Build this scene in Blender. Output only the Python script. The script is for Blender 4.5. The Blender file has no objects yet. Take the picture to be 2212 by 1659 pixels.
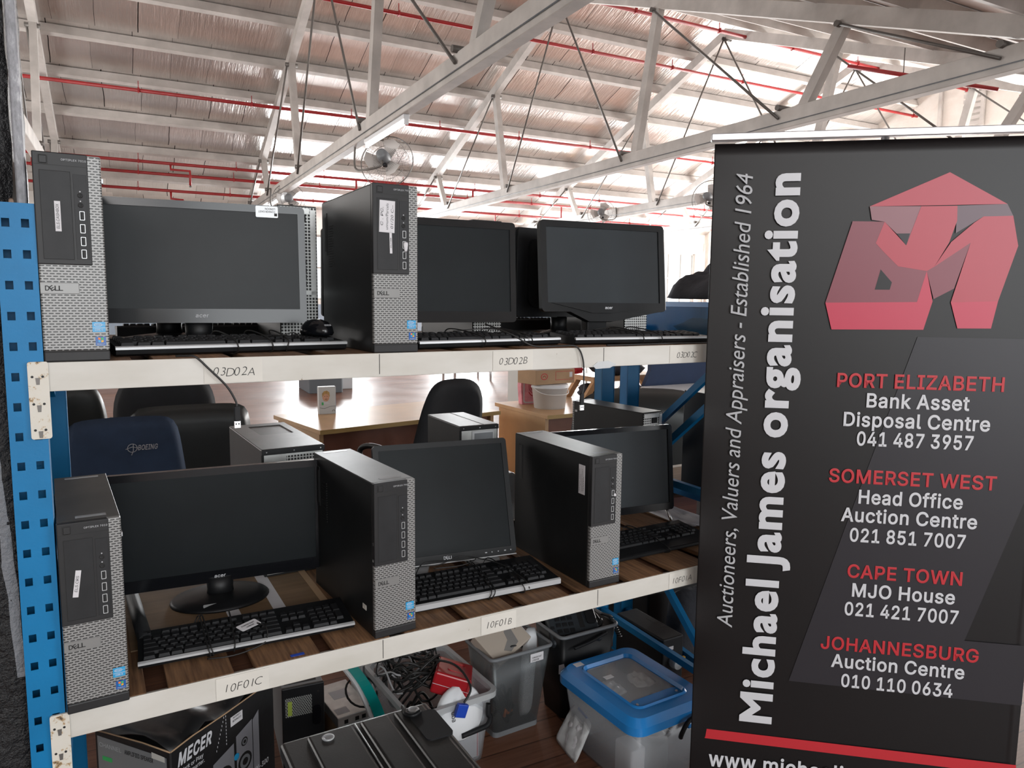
import bpy, bmesh, math, random
from math import sin, cos, pi, radians, sqrt, atan2
from mathutils import Vector, Matrix
random.seed(7)
SC = bpy.context.scene
COL = SC.collection

# ------------------------------------------------------------------ camera, sky, lights, exposure
CAMP = Vector((0.0, -1.5197, 1.6))
YAW, PITCH, ROLL, FPX = radians(30.2503), radians(6.5036), radians(0.6246), 1587.37
fw = Vector((sin(YAW) * cos(PITCH), cos(YAW) * cos(PITCH), -sin(PITCH)))
rt = Vector((cos(YAW), -sin(YAW), 0)); upv = rt.cross(fw)
rt2 = rt * cos(ROLL) + upv * sin(ROLL); up2 = upv * cos(ROLL) - rt * sin(ROLL)
cam_d = bpy.data.cameras.new('camera'); cam = bpy.data.objects.new('camera', cam_d); COL.objects.link(cam)
cam_d.sensor_width = 36.0; cam_d.lens = 36.0 * FPX / 2212.0; cam_d.clip_start = 0.02; cam_d.clip_end = 300
mw = Matrix.Identity(4)
for i in range(3):
    mw[i][0] = rt2[i]; mw[i][1] = up2[i]; mw[i][2] = -fw[i]; mw[i][3] = CAMP[i]
cam.matrix_world = mw
SC.camera = cam
SC.view_settings.view_transform = 'Standard'
try: SC.view_settings.look = 'None'
except Exception: pass
SC.view_settings.gamma = 1.0
SC.view_settings.use_curve_mapping = False
SC.view_settings.exposure = 0.35
w = bpy.data.worlds.new('sky'); SC.world = w; w.use_nodes = True
w.node_tree.nodes['Background'].inputs[0].default_value = (0.90, 0.96, 1.0, 1)
w.node_tree.nodes['Background'].inputs[1].default_value = 1.4
DL = radians(-2.5)                      # the hall stands 2.5 degrees off the rack
BM = Matrix.Rotation(DL, 4, 'Z')
def hall(x, y, z): return BM @ Vector((x, y, z))
def area(name, loc, target, sx, sy, power, color=(1, 1, 1)):
    l = bpy.data.lights.new(name, 'AREA'); l.shape = 'RECTANGLE'; l.size = sx; l.size_y = sy; l.energy = power; l.color = color
    o = bpy.data.objects.new(name, l); COL.objects.link(o); o.location = loc
    d = Vector(target) - Vector(loc); o.rotation_euler = d.to_track_quat('-Z', 'Y').to_euler()
    return o
WINS = [(4.0, 5.6), (8.1, 9.3), (12.2, 13.6), (15.9, 17.5)]    # windows of the far wall, hall x from, to
WZ0, WZ1 = 1.55, 3.25
for k, (a, b) in enumerate(WINS):
    area('window_daylight', hall((a + b) / 2, 18.05, (WZ0 + WZ1) / 2), hall((a + b) / 2, 9, 2.6), b - a, WZ1 - WZ0, [440, 340, 400, 400][k], (0.95, 0.98, 1.0))
GWINS = [(5.0, 7.0), (9.0, 11.0), (13.2, 15.6)]                # windows of the gable wall, hall y from, to
for a, b in GWINS:
    area('gable_daylight', hall(17.7, (a + b) / 2, 2.4), hall(9, (a + b) / 2 + .5, 4.2), b - a, 1.7, 540, (1.0, 0.98, 0.95))
area('left_roof_fill', hall(-4.5, 10, 2.6), hall(6, 11, 5.5), 5.0, 1.8, 330, (1.0, 0.97, 0.95))  # added fill for the left roof and trusses; that gable has no windows
area('front_fill', (0.5, -6.7, 2.35), (0.7, 0.3, 1.1), 2.2, 3.5, 128, (0.95, 0.98, 1.0))  # added fill behind the camera for the rack front; its doorway is made up
area('side_fill', (7.2, -6.7, 2.2), (1.2, 0.2, 1.2), 3.0, 3.4, 160, (0.97, 0.98, 1.0))  # added fill from behind right, mirrored in the right-hand screens; door is made up
area('banner_sheen_light', (-2.1, -6.7, 3.2), (1.0, 0.0, 1.4), 2.4, 1.4, 62, (1.0, 0.95, 0.93))  # added to give the banner top its sheen; the window is made up

# ------------------------------------------------------------------ materials
MATS = {}
def nodes_of(name):
    m = bpy.data.materials.new(name); m.use_nodes = True
    nt = m.node_tree; b = nt.nodes['Principled BSDF']; MATS[name] = m
    return m, nt, b
class X:                                  # tiny expression helper for math nodes
    def __init__(s, nt, so): s.nt, s.so = nt, so
    def _m(s, op, o=None, clamp=False):
        n = s.nt.nodes.new('ShaderNodeMath'); n.operation = op; n.use_clamp = clamp
        s.nt.links.new(s.so, n.inputs[0])
        if o is not None:
            if isinstance(o, X): s.nt.links.new(o.so, n.inputs[1])
            else: n.inputs[1].default_value = o
        return X(s.nt, n.outputs[0])
    def __add__(s, o): return s._m('ADD', o)
    def __sub__(s, o): return s._m('SUBTRACT', o)
    def __mul__(s, o): return s._m('MULTIPLY', o)
    def __truediv__(s, o): return s._m('DIVIDE', o)
    def lt(s, o): return s._m('LESS_THAN', o)
    def gt(s, o): return s._m('GREATER_THAN', o)
    def fl(s): return s._m('FLOOR')
    def fr(s): return s._m('FRACT')
    def ab(s): return s._m('ABSOLUTE')
    def mod(s, o): return s._m('FLOORED_MODULO', o)
def coords(nt, kind='Object'):
    t = nt.nodes.new('ShaderNodeTexCoord'); sp = nt.nodes.new('ShaderNodeSeparateXYZ')
    nt.links.new(t.outputs[kind], sp.inputs[0])
    return [X(nt, sp.outputs[i]) for i in range(3)], t.outputs[kind]
def noise(nt, vec, scale, detail=4, stretch=None, rough=.55):
    if stretch:
        mp = nt.nodes.new('ShaderNodeMapping'); mp.inputs['Scale'].default_value = stretch
        nt.links.new(vec, mp.inputs[0]); vec = mp.outputs[0]
    n = nt.nodes.new('ShaderNodeTexNoise'); n.inputs['Scale'].default_value = scale; n.inputs['Detail'].default_value = detail
    n.inputs['Roughness'].default_value = rough
    nt.links.new(vec, n.inputs['Vector']); return X(nt, n.outputs['Fac'])
def ramp(nt, x, stops):
    r = nt.nodes.new('ShaderNodeValToRGB'); nt.links.new(x.so, r.inputs[0])
    e = r.color_ramp.elements
    while len(e) < len(stops): e.new(.5)
    for i, (p, c) in enumerate(stops): e[i].position = p; e[i].color = (*c, 1)
    return r.outputs[0]
def mixc(nt, fac, a, b):
    n = nt.nodes.new('ShaderNodeMix'); n.data_type = 'RGBA'
    nt.links.new(fac.so, n.inputs[0])
    for so, v in ((n.inputs[6], a), (n.inputs[7], b)):
        if isinstance(v, tuple): so.default_value = (*v, 1)
        else: nt.links.new(v, so)
    return n.outputs[2]
def bump(nt, b, h, strength=.3, dist=.01):
    n = nt.nodes.new('ShaderNodeBump'); n.inputs['Strength'].default_value = strength; n.inputs['Distance'].default_value = dist
    nt.links.new(h.so, n.inputs['Height']); nt.links.new(n.outputs[0], b.inputs['Normal'])
def pbr(name, col, rough=.5, metal=0., spec=.5, vary=0., vscale=6., bmp=0., bscale=60., bdist=.002, coat=0.):
    m, nt, b = nodes_of(name)
    b.inputs['Base Color'].default_value = (*col, 1); b.inputs['Roughness'].default_value = rough
    b.inputs['Metallic'].default_value = metal; b.inputs['Specular IOR Level'].default_value = spec
    if coat: b.inputs['Coat Weight'].default_value = coat; b.inputs['Coat Roughness'].default_value = .08
    _, vec = coords(nt)
    if vary:
        n = noise(nt, vec, vscale, 5)
        lo = tuple(max(0, c * (1 - vary)) for c in col); hi = tuple(min(1, c * (1 + vary)) for c in col)
        nt.links.new(ramp(nt, n, [(.3, lo), (.7, hi)]), b.inputs['Base Color'])
    if bmp: bump(nt, b, noise(nt, vec, bscale, 3), bmp, bdist)
    return m
black = pbr('black_plastic', (.008, .0085, .0095), .42, spec=.25, vary=.3, vscale=9)
blackgloss = pbr('glossy_black_plastic', (.005, .0055, .007), .16, spec=.35)
blackmat = pbr('matt_black_plastic', (.010, .0105, .012), .6, spec=.3)
panelgrey = pbr('charcoal_panel', (.019, .019, .020), .45, spec=.3, vary=.15, vscale=14)
doorgrey = pbr('charcoal_drive_door', (.017, .0175, .019), .5, spec=.3, vary=.2, vscale=20)
casesteel = pbr('black_painted_steel', (.013, .0135, .014), .42, spec=.3, vary=.35, vscale=5, bmp=.05, bscale=400)
dustytop = pbr('dusty_grey_steel', (.105, .103, .098), .45, .4, vary=.25, vscale=7)
silver = pbr('silver_plastic', (.50, .51, .52), .35, .3)
galv = pbr('galvanised_steel', (.55, .56, .55), .38, .75, vary=.15, vscale=25)
chrome = pbr('bright_metal', (.7, .7, .7), .22, 1.)
badge = pbr('badge_grey', (.22, .22, .215), .4, .3)
inkblack = pbr('black_ink', (.01, .01, .01), .6)
inkwhite = pbr('white_print', (.62, .63, .66), .5)
inkgrey = pbr('pale_grey_print', (.45, .46, .48), .5)
inkred = pbr('red_print', (.50, .02, .03), .5)
paper = pbr('white_paper', (.62, .61, .63), .7, vary=.05)
creampaper = pbr('cream_paper_label', (.60, .58, .53), .7, vary=.06)
screenA = pbr('matt_grey_screen', (.028, .034, .039), .45, spec=.25, vary=.1, vscale=5)  # reflected room light is put into this paler base colour
screenC = pbr('matt_charcoal_screen', (.020, .023, .025), .45, spec=.25, vary=.15, vscale=5)  # base lifted to stand for the reflection on the largest monitor
screenB = pbr('matt_dark_screen', (.007, .0095, .011), .42, spec=.15, vary=.15, vscale=6)
bluepaint = pbr('blue_rack_paint', (.003, .155, .36), .45, spec=.3, vary=.14, vscale=5, bmp=.08, bscale=160)
cable = pbr('black_cable', (.012, .012, .012), .45)
greycable = pbr('grey_cable', (.35, .35, .36), .5)
timber = pbr('painted_truss_timber', (.50, .475, .45), .7, vary=.16, vscale=3, bmp=.15, bscale=30)
steelrod = pbr('dull_steel_rod', (.15, .14, .13), .5, .6)
redpipe = pbr('red_pipe_paint', (.30, .010, .012), .45, vary=.15)
lightwood = pbr('light_wood_laminate', (.50, .31, .16), .4, vary=.1, vscale=4)
edgewood = pbr('laminate_edge', (.40, .27, .10), .5)
redwood = pbr('brown_laminate', (.16, .06, .035), .5, vary=.15)
fabricblack = pbr('black_chair_fabric', (.012, .014, .017), .85, vary=.25, vscale=8, bmp=.2, bscale=300)
leather = pbr('black_leather', (.012, .015, .015), .38, vary=.2, vscale=6, bmp=.15, bscale=90)
navycloth = pbr('navy_cover_cloth', (.022, .042, .085), .85, vary=.2, vscale=7, bmp=.2, bscale=400)
navyboard = pbr('navy_board', (.012, .028, .075), .7, vary=.1)
cardboard = pbr('brown_cardboard', (.40, .26, .15), .75, vary=.1)
whiteplastic = pbr('white_plastic', (.78, .80, .82), .4)
greyplastic = pbr('grey_plastic', (.16, .17, .18), .5, vary=.1)
redplastic = pbr('glossy_red_plastic', (.36, .012, .018), .22)
teal = pbr('teal_plastic', (.0, .30, .28), .35)
pink = pbr('pink_bag_print', (.75, .30, .36), .6, vary=.25, vscale=14)
darkcloth = pbr('dark_grey_cloth', (.035, .037, .045), .9, vary=.35, vscale=9, bmp=.4, bscale=40, bdist=.01)
magenta = pbr('raspberry_cloth', (.32, .03, .07), .85, vary=.3, vscale=12)
blueplug = pbr('blue_connector', (.01, .06, .45), .4)
yellow = pbr('yellow_plug', (.65, .35, .02), .4)
skinprint = pbr('skin_tone_print', (.62, .34, .22), .6, vary=.15, vscale=30)
blondprint = pbr('fair_hair_print', (.45, .28, .10), .6, vary=.3, vscale=60)
boxblue = pbr('blue_carton_side', (.02, .14, .50), .45)
stickblue = pbr('sky_blue_sticker', (.02, .30, .58), .35)
windblue = pbr('deep_blue_sticker', (.01, .09, .33), .35)
green = pbr('green_print', (.05, .42, .12), .5)
orange = pbr('orange_print', (.75, .20, .03), .5)
brownpatch = pbr('bare_plaster_patch', (.30, .21, .16), .8)
bluelid = pbr('blue_lid_plastic', (.02, .21, .56), .25)
whitewall = pbr('white_painted_wall', (.74, .73, .70), .8, vary=.05, vscale=3)
bluewall = pbr('blue_grey_dado_paint', (.30, .37, .45), .8, vary=.06)
boardwhite = pbr('white_roof_board', (.66, .62, .60), .8, vary=.12, vscale=2)
rust = pbr('rust_stain', (.10, .05, .02), .8)
bag_clear = None

def glassy(name, col, alpha, rough=.1, tint=None):
    m, nt, b = nodes_of(name)
    b.inputs['Base Color'].default_value = (*col, 1); b.inputs['Roughness'].default_value = rough
    tr = nt.nodes.new('ShaderNodeBsdfTransparent'); tr.inputs[0].default_value = (*(tint or (1, 1, 1)), 1)
    mx = nt.nodes.new('ShaderNodeMixShader'); mx.inputs[0].default_value = alpha
    nt.links.new(tr.outputs[0], mx.inputs[1]); nt.links.new(b.outputs[0], mx.inputs[2])
    nt.links.new(mx.outputs[0], nt.nodes['Material Output'].inputs[0])
    return m
pane = glassy('window_glass', (.8, .85, .85), .06, .03)
clearplastic = glassy('clear_box_plastic', (.62, .66, .70), .34, .22)
clearlid = glassy('frosted_lid_plastic', (.60, .62, .63), .6, .2)
lidwindow = glassy('clear_lid_window', (.60, .62, .63), .28, .15)
ziplock = glassy('clear_bag_film', (.72, .73, .73), .62, .16)
bluecrate = glassy('blue_crate_plastic', (.01, .09, .18), .5, .15, (.35, .65, .85))
def lampmat(name, col, strength):
    m, nt, b = nodes_of(name)
    b.inputs['Emission Color'].default_value = (*col, 1); b.inputs['Emission Strength'].default_value = strength
    b.inputs['Base Color'].default_value = (.8, .8, .8, 1)
    return m
tubelit = lampmat('lit_fluorescent_tube', (.95, .98, 1), 6)

def slots(name, base, hole, px, pz, hx, hz, rough, metal, offs=.5, axes=(0, 2)):
    m, nt, b = nodes_of(name)
    c, vec = coords(nt); u, v = c[axes[0]] / px, c[axes[1]] / pz
    row = v.fl(); u2 = (u + row.mod(2.) * offs).fr() - .5; v2 = v.fr() - .5
    h = u2.ab().lt(hx) * v2.ab().lt(hz)
    nt.links.new(mixc(nt, h, base, hole), b.inputs['Base Color'])
    b.inputs['Roughness'].default_value = rough
    if metal:
        k = (h * -metal) + metal; nt.links.new(k.so, b.inputs['Metallic'])
    return m
grille = slots('slotted_grey_grille', (.26, .26, .255), (.004, .004, .004), .0098, .0046, .36, .20, .42, .2)
rearmesh = slots('punched_steel_mesh', (.55, .56, .55), (.006, .006, .006), .0085, .0085, .34, .34, .4, .6, 0.)
hexmesh = slots('round_hole_steel', (.5, .52, .5), (.006, .006, .006), .007, .006, .33, .36, .4, .6, .5)
binmesh_m, nt, b = nodes_of('grey_wire_mesh')
c, vec = coords(nt)
s1 = ((c[0] + c[1] + c[2]) / .0034).fr() - .5; s2 = ((c[0] + c[1] - c[2]) / .0034).fr() - .5
hole = s1.ab().lt(.39) * s2.ab().lt(.39)
b.inputs['Base Color'].default_value = (.18, .20, .21, 1); b.inputs['Metallic'].default_value = .6; b.inputs['Roughness'].default_value = .4
tr = nt.nodes.new('ShaderNodeBsdfTransparent'); mx = nt.nodes.new('ShaderNodeMixShader')
nt.links.new(hole.so, mx.inputs[0]); nt.links.new(b.outputs[0], mx.inputs[1]); nt.links.new(tr.outputs[0], mx.inputs[2])
nt.links.new(mx.outputs[0], nt.nodes['Material Output'].inputs[0])

# white rack paint with chips and rust along the edges
beampaint, nt, b = nodes_of('white_rack_paint')
c, vec = coords(nt)
chips = noise(nt, vec, 38, 6, None, .7).gt(.685)
grime = noise(nt, vec, 4, 4, (1, 1, 3))
col = ramp(nt, grime, [(.3, (.50, .48, .43)), (.65, (.60, .585, .545))])
nt.links.new(mixc(nt, chips, col, (.20, .15, .10)), b.inputs['Base Color']); b.inputs['Roughness'].default_value = .5
rustpaint, nt, b = nodes_of('rust_marked_white_paint')
c, vec = coords(nt)
chips = noise(nt, vec, 60, 5, None, .7)
nt.links.new(ramp(nt, chips, [(.0, (.60, .585, .54)), (.56, (.60, .57, .50)), (.63, (.38, .25, .12)), (.70, (.05, .035, .03))]), b.inputs['Base Color']); b.inputs['Roughness'].default_value = .55
# weathered pallet planks
def woodmat(name, lo, hi, along=0, sc=6):
    m, nt, b = nodes_of(name); c, vec = coords(nt)
    st = [22, 22, 22]; st[along] = 1.2
    n = noise(nt, vec, sc, 6, tuple(st), .6)
    oi = nt.nodes.new('ShaderNodeObjectInfo')
    base = ramp(nt, n, [(.28, lo), (.72, hi)])
    hs = nt.nodes.new('ShaderNodeHueSaturation'); nt.links.new(base, hs.inputs['Color'])
    v = X(nt, oi.outputs['Random']) * .5 + .75
    nt.links.new(v.so, hs.inputs['Value']); nt.links.new(hs.outputs[0], b.inputs['Base Color'])
    b.inputs['Roughness'].default_value = .65; bump(nt, b, n, .25, .002)
    return m
plankwood = woodmat('weathered_plank_wood', (.075, .036, .018), (.27, .145, .07), 1)
plywood = woodmat('worn_plywood', (.06, .025, .015), (.14, .06, .03), 0)
hardboard = woodmat('brown_hardboard', (.15, .09, .045), (.22, .14, .075), 0, 2)
# hall floor: narrow varnished boards
floorwood, nt, b = nodes_of('varnished_floor_boards'); c, vec = coords(nt)
row = (c[1] / .11).fl(); seam = (c[1] / .11).fr().lt(.05)
jn = ((c[0] / 1.9) + (row * .37).fr()).fr().lt(.004)
wn = nt.nodes.new('ShaderNodeTexWhiteNoise'); wn.noise_dimensions = '1D'; nt.links.new(row.so, wn.inputs['W'])
g = noise(nt, vec, 3, 5, (1.5, 26, 1)) * .7 + X(nt, wn.outputs[0]) * .3
col = ramp(nt, g, [(.25, (.085, .032, .018)), (.75, (.20, .092, .055))])
nt.links.new(mixc(nt, seam._m('MAXIMUM', jn), col, (.05, .02, .012)), b.inputs['Base Color'])
wear = noise(nt, vec, 1.3, 4)
b.inputs['Specular IOR Level'].default_value = .32
nt.links.new((wear * .30 + .20).so, b.inputs['Roughness']); bump(nt, b, g, .1, .002)
# crinkled roof foil
def foilmat(name, base, metal, rough):
    m, nt, b = nodes_of(name); c, vec = coords(nt)
    row = (c[1] / 1.06).fl()
    shift = (row * .413).fr()
    wv = noise(nt, vec, .9, 2) * .16
    cell = (c[0] / .62) + (shift * .35) + wv
    wn = nt.nodes.new('ShaderNodeTexWhiteNoise'); wn.noise_dimensions = '2D'
    cb = nt.nodes.new('ShaderNodeCombineXYZ'); nt.links.new(cell.fl().so, cb.inputs[0]); nt.links.new(row.so, cb.inputs[1]); nt.links.new(cb.outputs[0], wn.inputs['Vector'])
    tone = X(nt, wn.outputs[0]); seam = (cell.fr() - .02).ab().lt(tone * .015)
    n1 = noise(nt, vec, 2.2, 5, (3.2, .5, .5), .6); n2 = noise(nt, vec, 7, 4, (2.2, .8, .8), .6)
    sag = (c[1] / 1.06).fr() - .5
    n3 = noise(nt, vec, 5, 3, (5.0, .35, .35), .5)
    n4 = noise(nt, vec, 13, 3, (4.0, .25, .25), .5)
    h = n1 * .10 + n2 * .035 + n3 * .06 + n4 * .03 + tone * .02
    bump(nt, b, h, .6, .22)
    stain = noise(nt, vec, 1.1, 4) * .7 + tone * .3
    col = ramp(nt, stain, [(.3, tuple(v * .72 for v in base)), (.7, base)])
    nt.links.new(mixc(nt, seam, col, (.02, .018, .016)), b.inputs['Base Color'])
    b.inputs['Metallic'].default_value = metal; b.inputs['Roughness'].default_value = rough
    return m
foil = foilmat('crinkled_roof_foil', (.76, .72, .69), .80, .36)
# painted brick gable
brickm, nt, b = nodes_of('white_painted_brick'); c, vec = coords(nt)
row = (c[2] / .085).fl(); e1 = (c[2] / .085).fr().lt(.12); e2 = ((c[1] / .24) + row.mod(2.) * .5).fr().lt(.05)
e = e1._m('MAXIMUM', e2)
col = ramp(nt, noise(nt, vec, 2.5, 4), [(.3, (.66, .61, .56)), (.7, (.76, .73, .69))])
nt.links.new(col, b.inputs['Base Color']); b.inputs['Roughness'].default_value = .85
bump(nt, b, (e * -1.) + noise(nt, vec, 20, 3) * .5, .5, .012)
# black lumpy wall with pale drips
lumpy, nt, b = nodes_of('black_lumpy_paint'); c, vec = coords(nt)
d1 = noise(nt, vec, 14, 4, (1.5, 1, .3), .6); d2 = noise(nt, vec, 45, 5)
u = c[0] + d1 * .020 - .010; z = c[2]
main = (u + .131 + (z - .92) * .05).ab().lt(.0085) * z.gt(.885) * z.lt(1.42) * (d2 * .6 + d1 * .4).gt(.38)
drip = ((u + .1235).ab().lt(.0014) + (u + .1165).ab().lt(.0018)) * z.lt(.90)
streak = (main + drip)._m('MINIMUM', 1.)
nt.links.new(mixc(nt, streak, (.012, .012, .013), (.22, .23, .25)), b.inputs['Base Color'])
b.inputs['Roughness'].default_value = .3
bump(nt, b, noise(nt, vec, 55, 5, None, .65), .9, .012)
greystrip, nt, b = nodes_of('flaking_grey_paint'); c, vec = coords(nt)
nn = noise(nt, vec, 60, 5, (1, 1, .35), .7)
nt.links.new(ramp(nt, nn, [(.35, (.14, .14, .15)), (.55, (.26, .26, .28)), (.72, (.6, .6, .62))]), b.inputs['Base Color']); b.inputs['Roughness'].default_value = .45
bump(nt, b, nn, .5, .003)
bannercloth = pbr('black_banner_vinyl', (.0055, .0045, .005), .40, spec=.36, vary=.1, bmp=.12, bscale=900, bdist=.0004)
bannergrey = pbr('dark_grey_banner_print', (.026, .024, .029), .38, spec=.32, bmp=.12, bscale=900, bdist=.0004)
emred = pbr('emblem_red', (.42, .03, .055), .38)
emred2 = pbr('emblem_bright_red', (.50, .018, .06), .38)
emdark = pbr('emblem_dark_red', (.20, .03, .05), .38)
emmid = pbr('emblem_dusky_pink', (.24, .09, .11), .38)
emgrey = pbr('emblem_mauve_grey', (.11, .06, .08), .38)
alum = pbr('brushed_aluminium', (.62, .62, .64), .3, .85)

# ------------------------------------------------------------------ geometry helpers
def newbm(): return bmesh.new()
def box(bm, x0, x1, y0, y1, z0, z1, mi=0, bev=0., seg=2, M=None):
    vs = [bm.verts.new((x, y, z)) for x in (x0, x1) for y in (y0, y1) for z in (z0, z1)]
    F = [(0, 1, 3, 2), (4, 6, 7, 5), (0, 4, 5, 1), (2, 3, 7, 6), (0, 2, 6, 4), (1, 5, 7, 3)]
    fs = [bm.faces.new([vs[i] for i in f]) for f in F]
    for f in fs: f.material_index = mi
    allv = vs
    if bev:
        r = bmesh.ops.bevel(bm, geom=list({e for f in fs for e in f.edges}), offset=bev, segments=seg, affect='EDGES', profile=.5)
        allv = list({v for f in r['faces'] for v in f.verts} | {v for v in vs if v.is_valid})
        for f in {f for v in allv for f in v.link_faces}: f.material_index = mi
    if M is not None:
        for v in allv: v.co = M @ v.co
    return allv
def prism(bm, poly, y0, y1, mi=0, axis='Y', M=None):
    def P(a, b, t):
        p = {'Y': (a, t, b), 'X': (t, a, b), 'Z': (a, b, t)}[axis]
        p = Vector(p); return (M @ p) if M is not None else p
    A = [bm.verts.new(P(a, b, y0)) for a, b in poly]; B = [bm.verts.new(P(a, b, y1)) for a, b in poly]
    n = len(poly); fs = []
    fs.append(bm.faces.new(A)); fs.append(bm.faces.new(B[::-1]))
    for i in range(n): fs.append(bm.faces.new([A[i], B[i], B[(i + 1) % n], A[(i + 1) % n]]))
    for f in fs: f.material_index = mi
    return fs
def tube(bm, pts, r, n=8, mi=0, closed=False):
    pts = [Vector(p) for p in pts]; N = len(pts); rings = []
    t0 = (pts[1] - pts[0]).normalized(); a = Vector((0, 0, 1)) if abs(t0.z) < .9 else Vector((1, 0, 0))
    nv = t0.cross(a).normalized()
    for i, p in enumerate(pts):
        if closed: t = (pts[(i + 1) % N] - pts[i - 1])
        else: t = pts[min(i + 1, N - 1)] - pts[max(i - 1, 0)]
        if t.length < 1e-9: t = t0.copy()
        t.normalize(); nv = (nv - t * nv.dot(t))
        if nv.length < 1e-6: nv = t.orthogonal()
        nv.normalize(); bv = t.cross(nv)
        rr = r[i] if isinstance(r, (list, tuple)) else r
        rings.append([bm.verts.new(p + (nv * cos(2 * pi * k / n) + bv * sin(2 * pi * k / n)) * rr) for k in range(n)])
    for i in range(N if closed else N - 1):
        A, B = rings[i], rings[(i + 1) % N]
        for k in range(n):
            f = bm.faces.new([A[k], A[(k + 1) % n], B[(k + 1) % n], B[k]]); f.material_index = mi; f.smooth = True
    if not closed:
        for R in (rings[0][::-1], rings[-1]):
            f = bm.faces.new(R); f.material_index = mi
def lathe(bm, prof, n=24, c=(0, 0, 0), mi=0, M=None, sx=1., sy=1.):
    rings = []
    for r, z in prof:
        rings.append([bm.verts.new(Vector((c[0] + r * sx * cos(2 * pi * k / n), c[1] + r * sy * sin(2 * pi * k / n), c[2] + z))) for k in range(n)])
    fs = []
    for A, B in zip(rings, rings[1:]):
        for k in range(n):
            f = bm.faces.new([A[k], A[(k + 1) % n], B[(k + 1) % n], B[k]]); f.smooth = True; fs.append(f)
    fs.append(bm.faces.new(rings[0][::-1])); fs.append(bm.faces.new(rings[-1]))
    for f in fs: f.material_index = mi
    if M is not None:
        for R in rings:
            for v in R: v.co = M @ v.co
def pad(bm, w0, w1, h, t, bend=0., nu=14, nv=12, mi=0, M=None, p=4., sag=0., wr=0., seed=0):
    """upholstered slab: x width w0 (bottom) to w1 (top), z height h, thickness t along y, rounded edges"""
    rnd = random.Random(seed); ph = [rnd.uniform(0, 6.28) for _ in range(6)]
    sides = {}
    for sgn in (-1, 1):
        for i in range(nu + 1):
            for j in range(nv + 1):
                a, bb = -1 + 2 * i / nu, -1 + 2 * j / nv
                # squircle map keeps the outline rounded
                k = (abs(a) ** p + abs(bb) ** p) ** (1 / p); m = max(abs(a), abs(bb))
                s = (m / k) if k > 1e-6 else 1
                u, v = a * s, bb * s
                wv = w0 + (w1 - w0) * (v + 1) / 2
                e = max(0., 1 - max(abs(a), abs(bb)) ** 5) ** .5
                wob = wr * (sin(7 * u + ph[0] + 2 * v) + sin(9 * v + ph[1] - 3 * u) + .6 * sin(15 * u + 8 * v + ph[2]))
                y = sgn * t / 2 * e + bend * (u * u) + sag * (1 - v * v) + wob * e
                co = Vector((u * wv / 2, y, (v + 1) / 2 * h))
                if M is not None: co = M @ co
                edge = i in (0, nu) or j in (0, nv)
                key = (i, j) if edge else (sgn, i, j)
                if key not in sides: sides[key] = bm.verts.new(co)
    for sgn in (-1, 1):
        g = lambda i, j: sides[(i, j)] if (i in (0, nu) or j in (0, nv)) else sides[(sgn, i, j)]
        for i in range(nu):
            for j in range(nv):
                q = [g(i, j), g(i + 1, j), g(i + 1, j + 1), g(i, j + 1)]
                if sgn > 0: q.reverse()
                f = bm.faces.new(q); f.smooth = True; f.material_index = mi
def rrect(x0, x1, z0, z1, r, n=5):
    pts = []
    for cx, cz, a0 in ((x1 - r, z1 - r, 0), (x0 + r, z1 - r, 90), (x0 + r, z0 + r, 180), (x1 - r, z0 + r, 270)):
        for k in range(n + 1):
            a = radians(a0 + 90 * k / n); pts.append((cx + r * cos(a), cz + r * sin(a)))
    return pts
def mesh(name, bm, mats):
    bmesh.ops.recalc_face_normals(bm, faces=bm.faces[:])
    me = bpy.data.meshes.new(name); bm.to_mesh(me); bm.free()
    for m in (mats if isinstance(mats, (list, tuple)) else [mats]): me.materials.append(m)
    return me
def obj(name, bm, mats, parent=None, loc=None, rot=None, label=None):
    me = mesh(name, bm, mats) if isinstance(bm, bmesh.types.BMesh) else bm
    o = bpy.data.objects.new(name, me); COL.objects.link(o)
    if parent: o.parent = parent
    if loc is not None: o.location = loc
    if rot is not None: o.rotation_euler = rot
    if label: o['label'] = label
    return o
def tag(o, label, cat, group=None):
    o['label'] = label; o['category'] = cat
    if group: o['group'] = group
    return o
def thing(name, label, cat, loc=(0, 0, 0), rz=0., group=None, rot=None):
    o = bpy.data.objects.new(name, None); COL.objects.link(o); o.empty_display_size = .05
    o.location = loc; o.rotation_euler = rot or (0, 0, rz)
    return tag(o, label, cat, group)
def struct(name, bm, mats, rot=None, loc=None):
    o = obj(name, bm, mats, None, loc, rot); o['kind'] = 'structure'; return o
def dup(root, parent=None):
    c = root.copy(); COL.objects.link(c)
    if parent: c.parent = parent
    for ch in list(root.children): dup(ch, c)
    return c
def bx(name, mats, parent, *a, bev=0., seg=2, label=None):
    bm = newbm(); box(bm, *a, bev=bev, seg=seg); return obj(name, bm, mats, parent, label=label)
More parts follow.
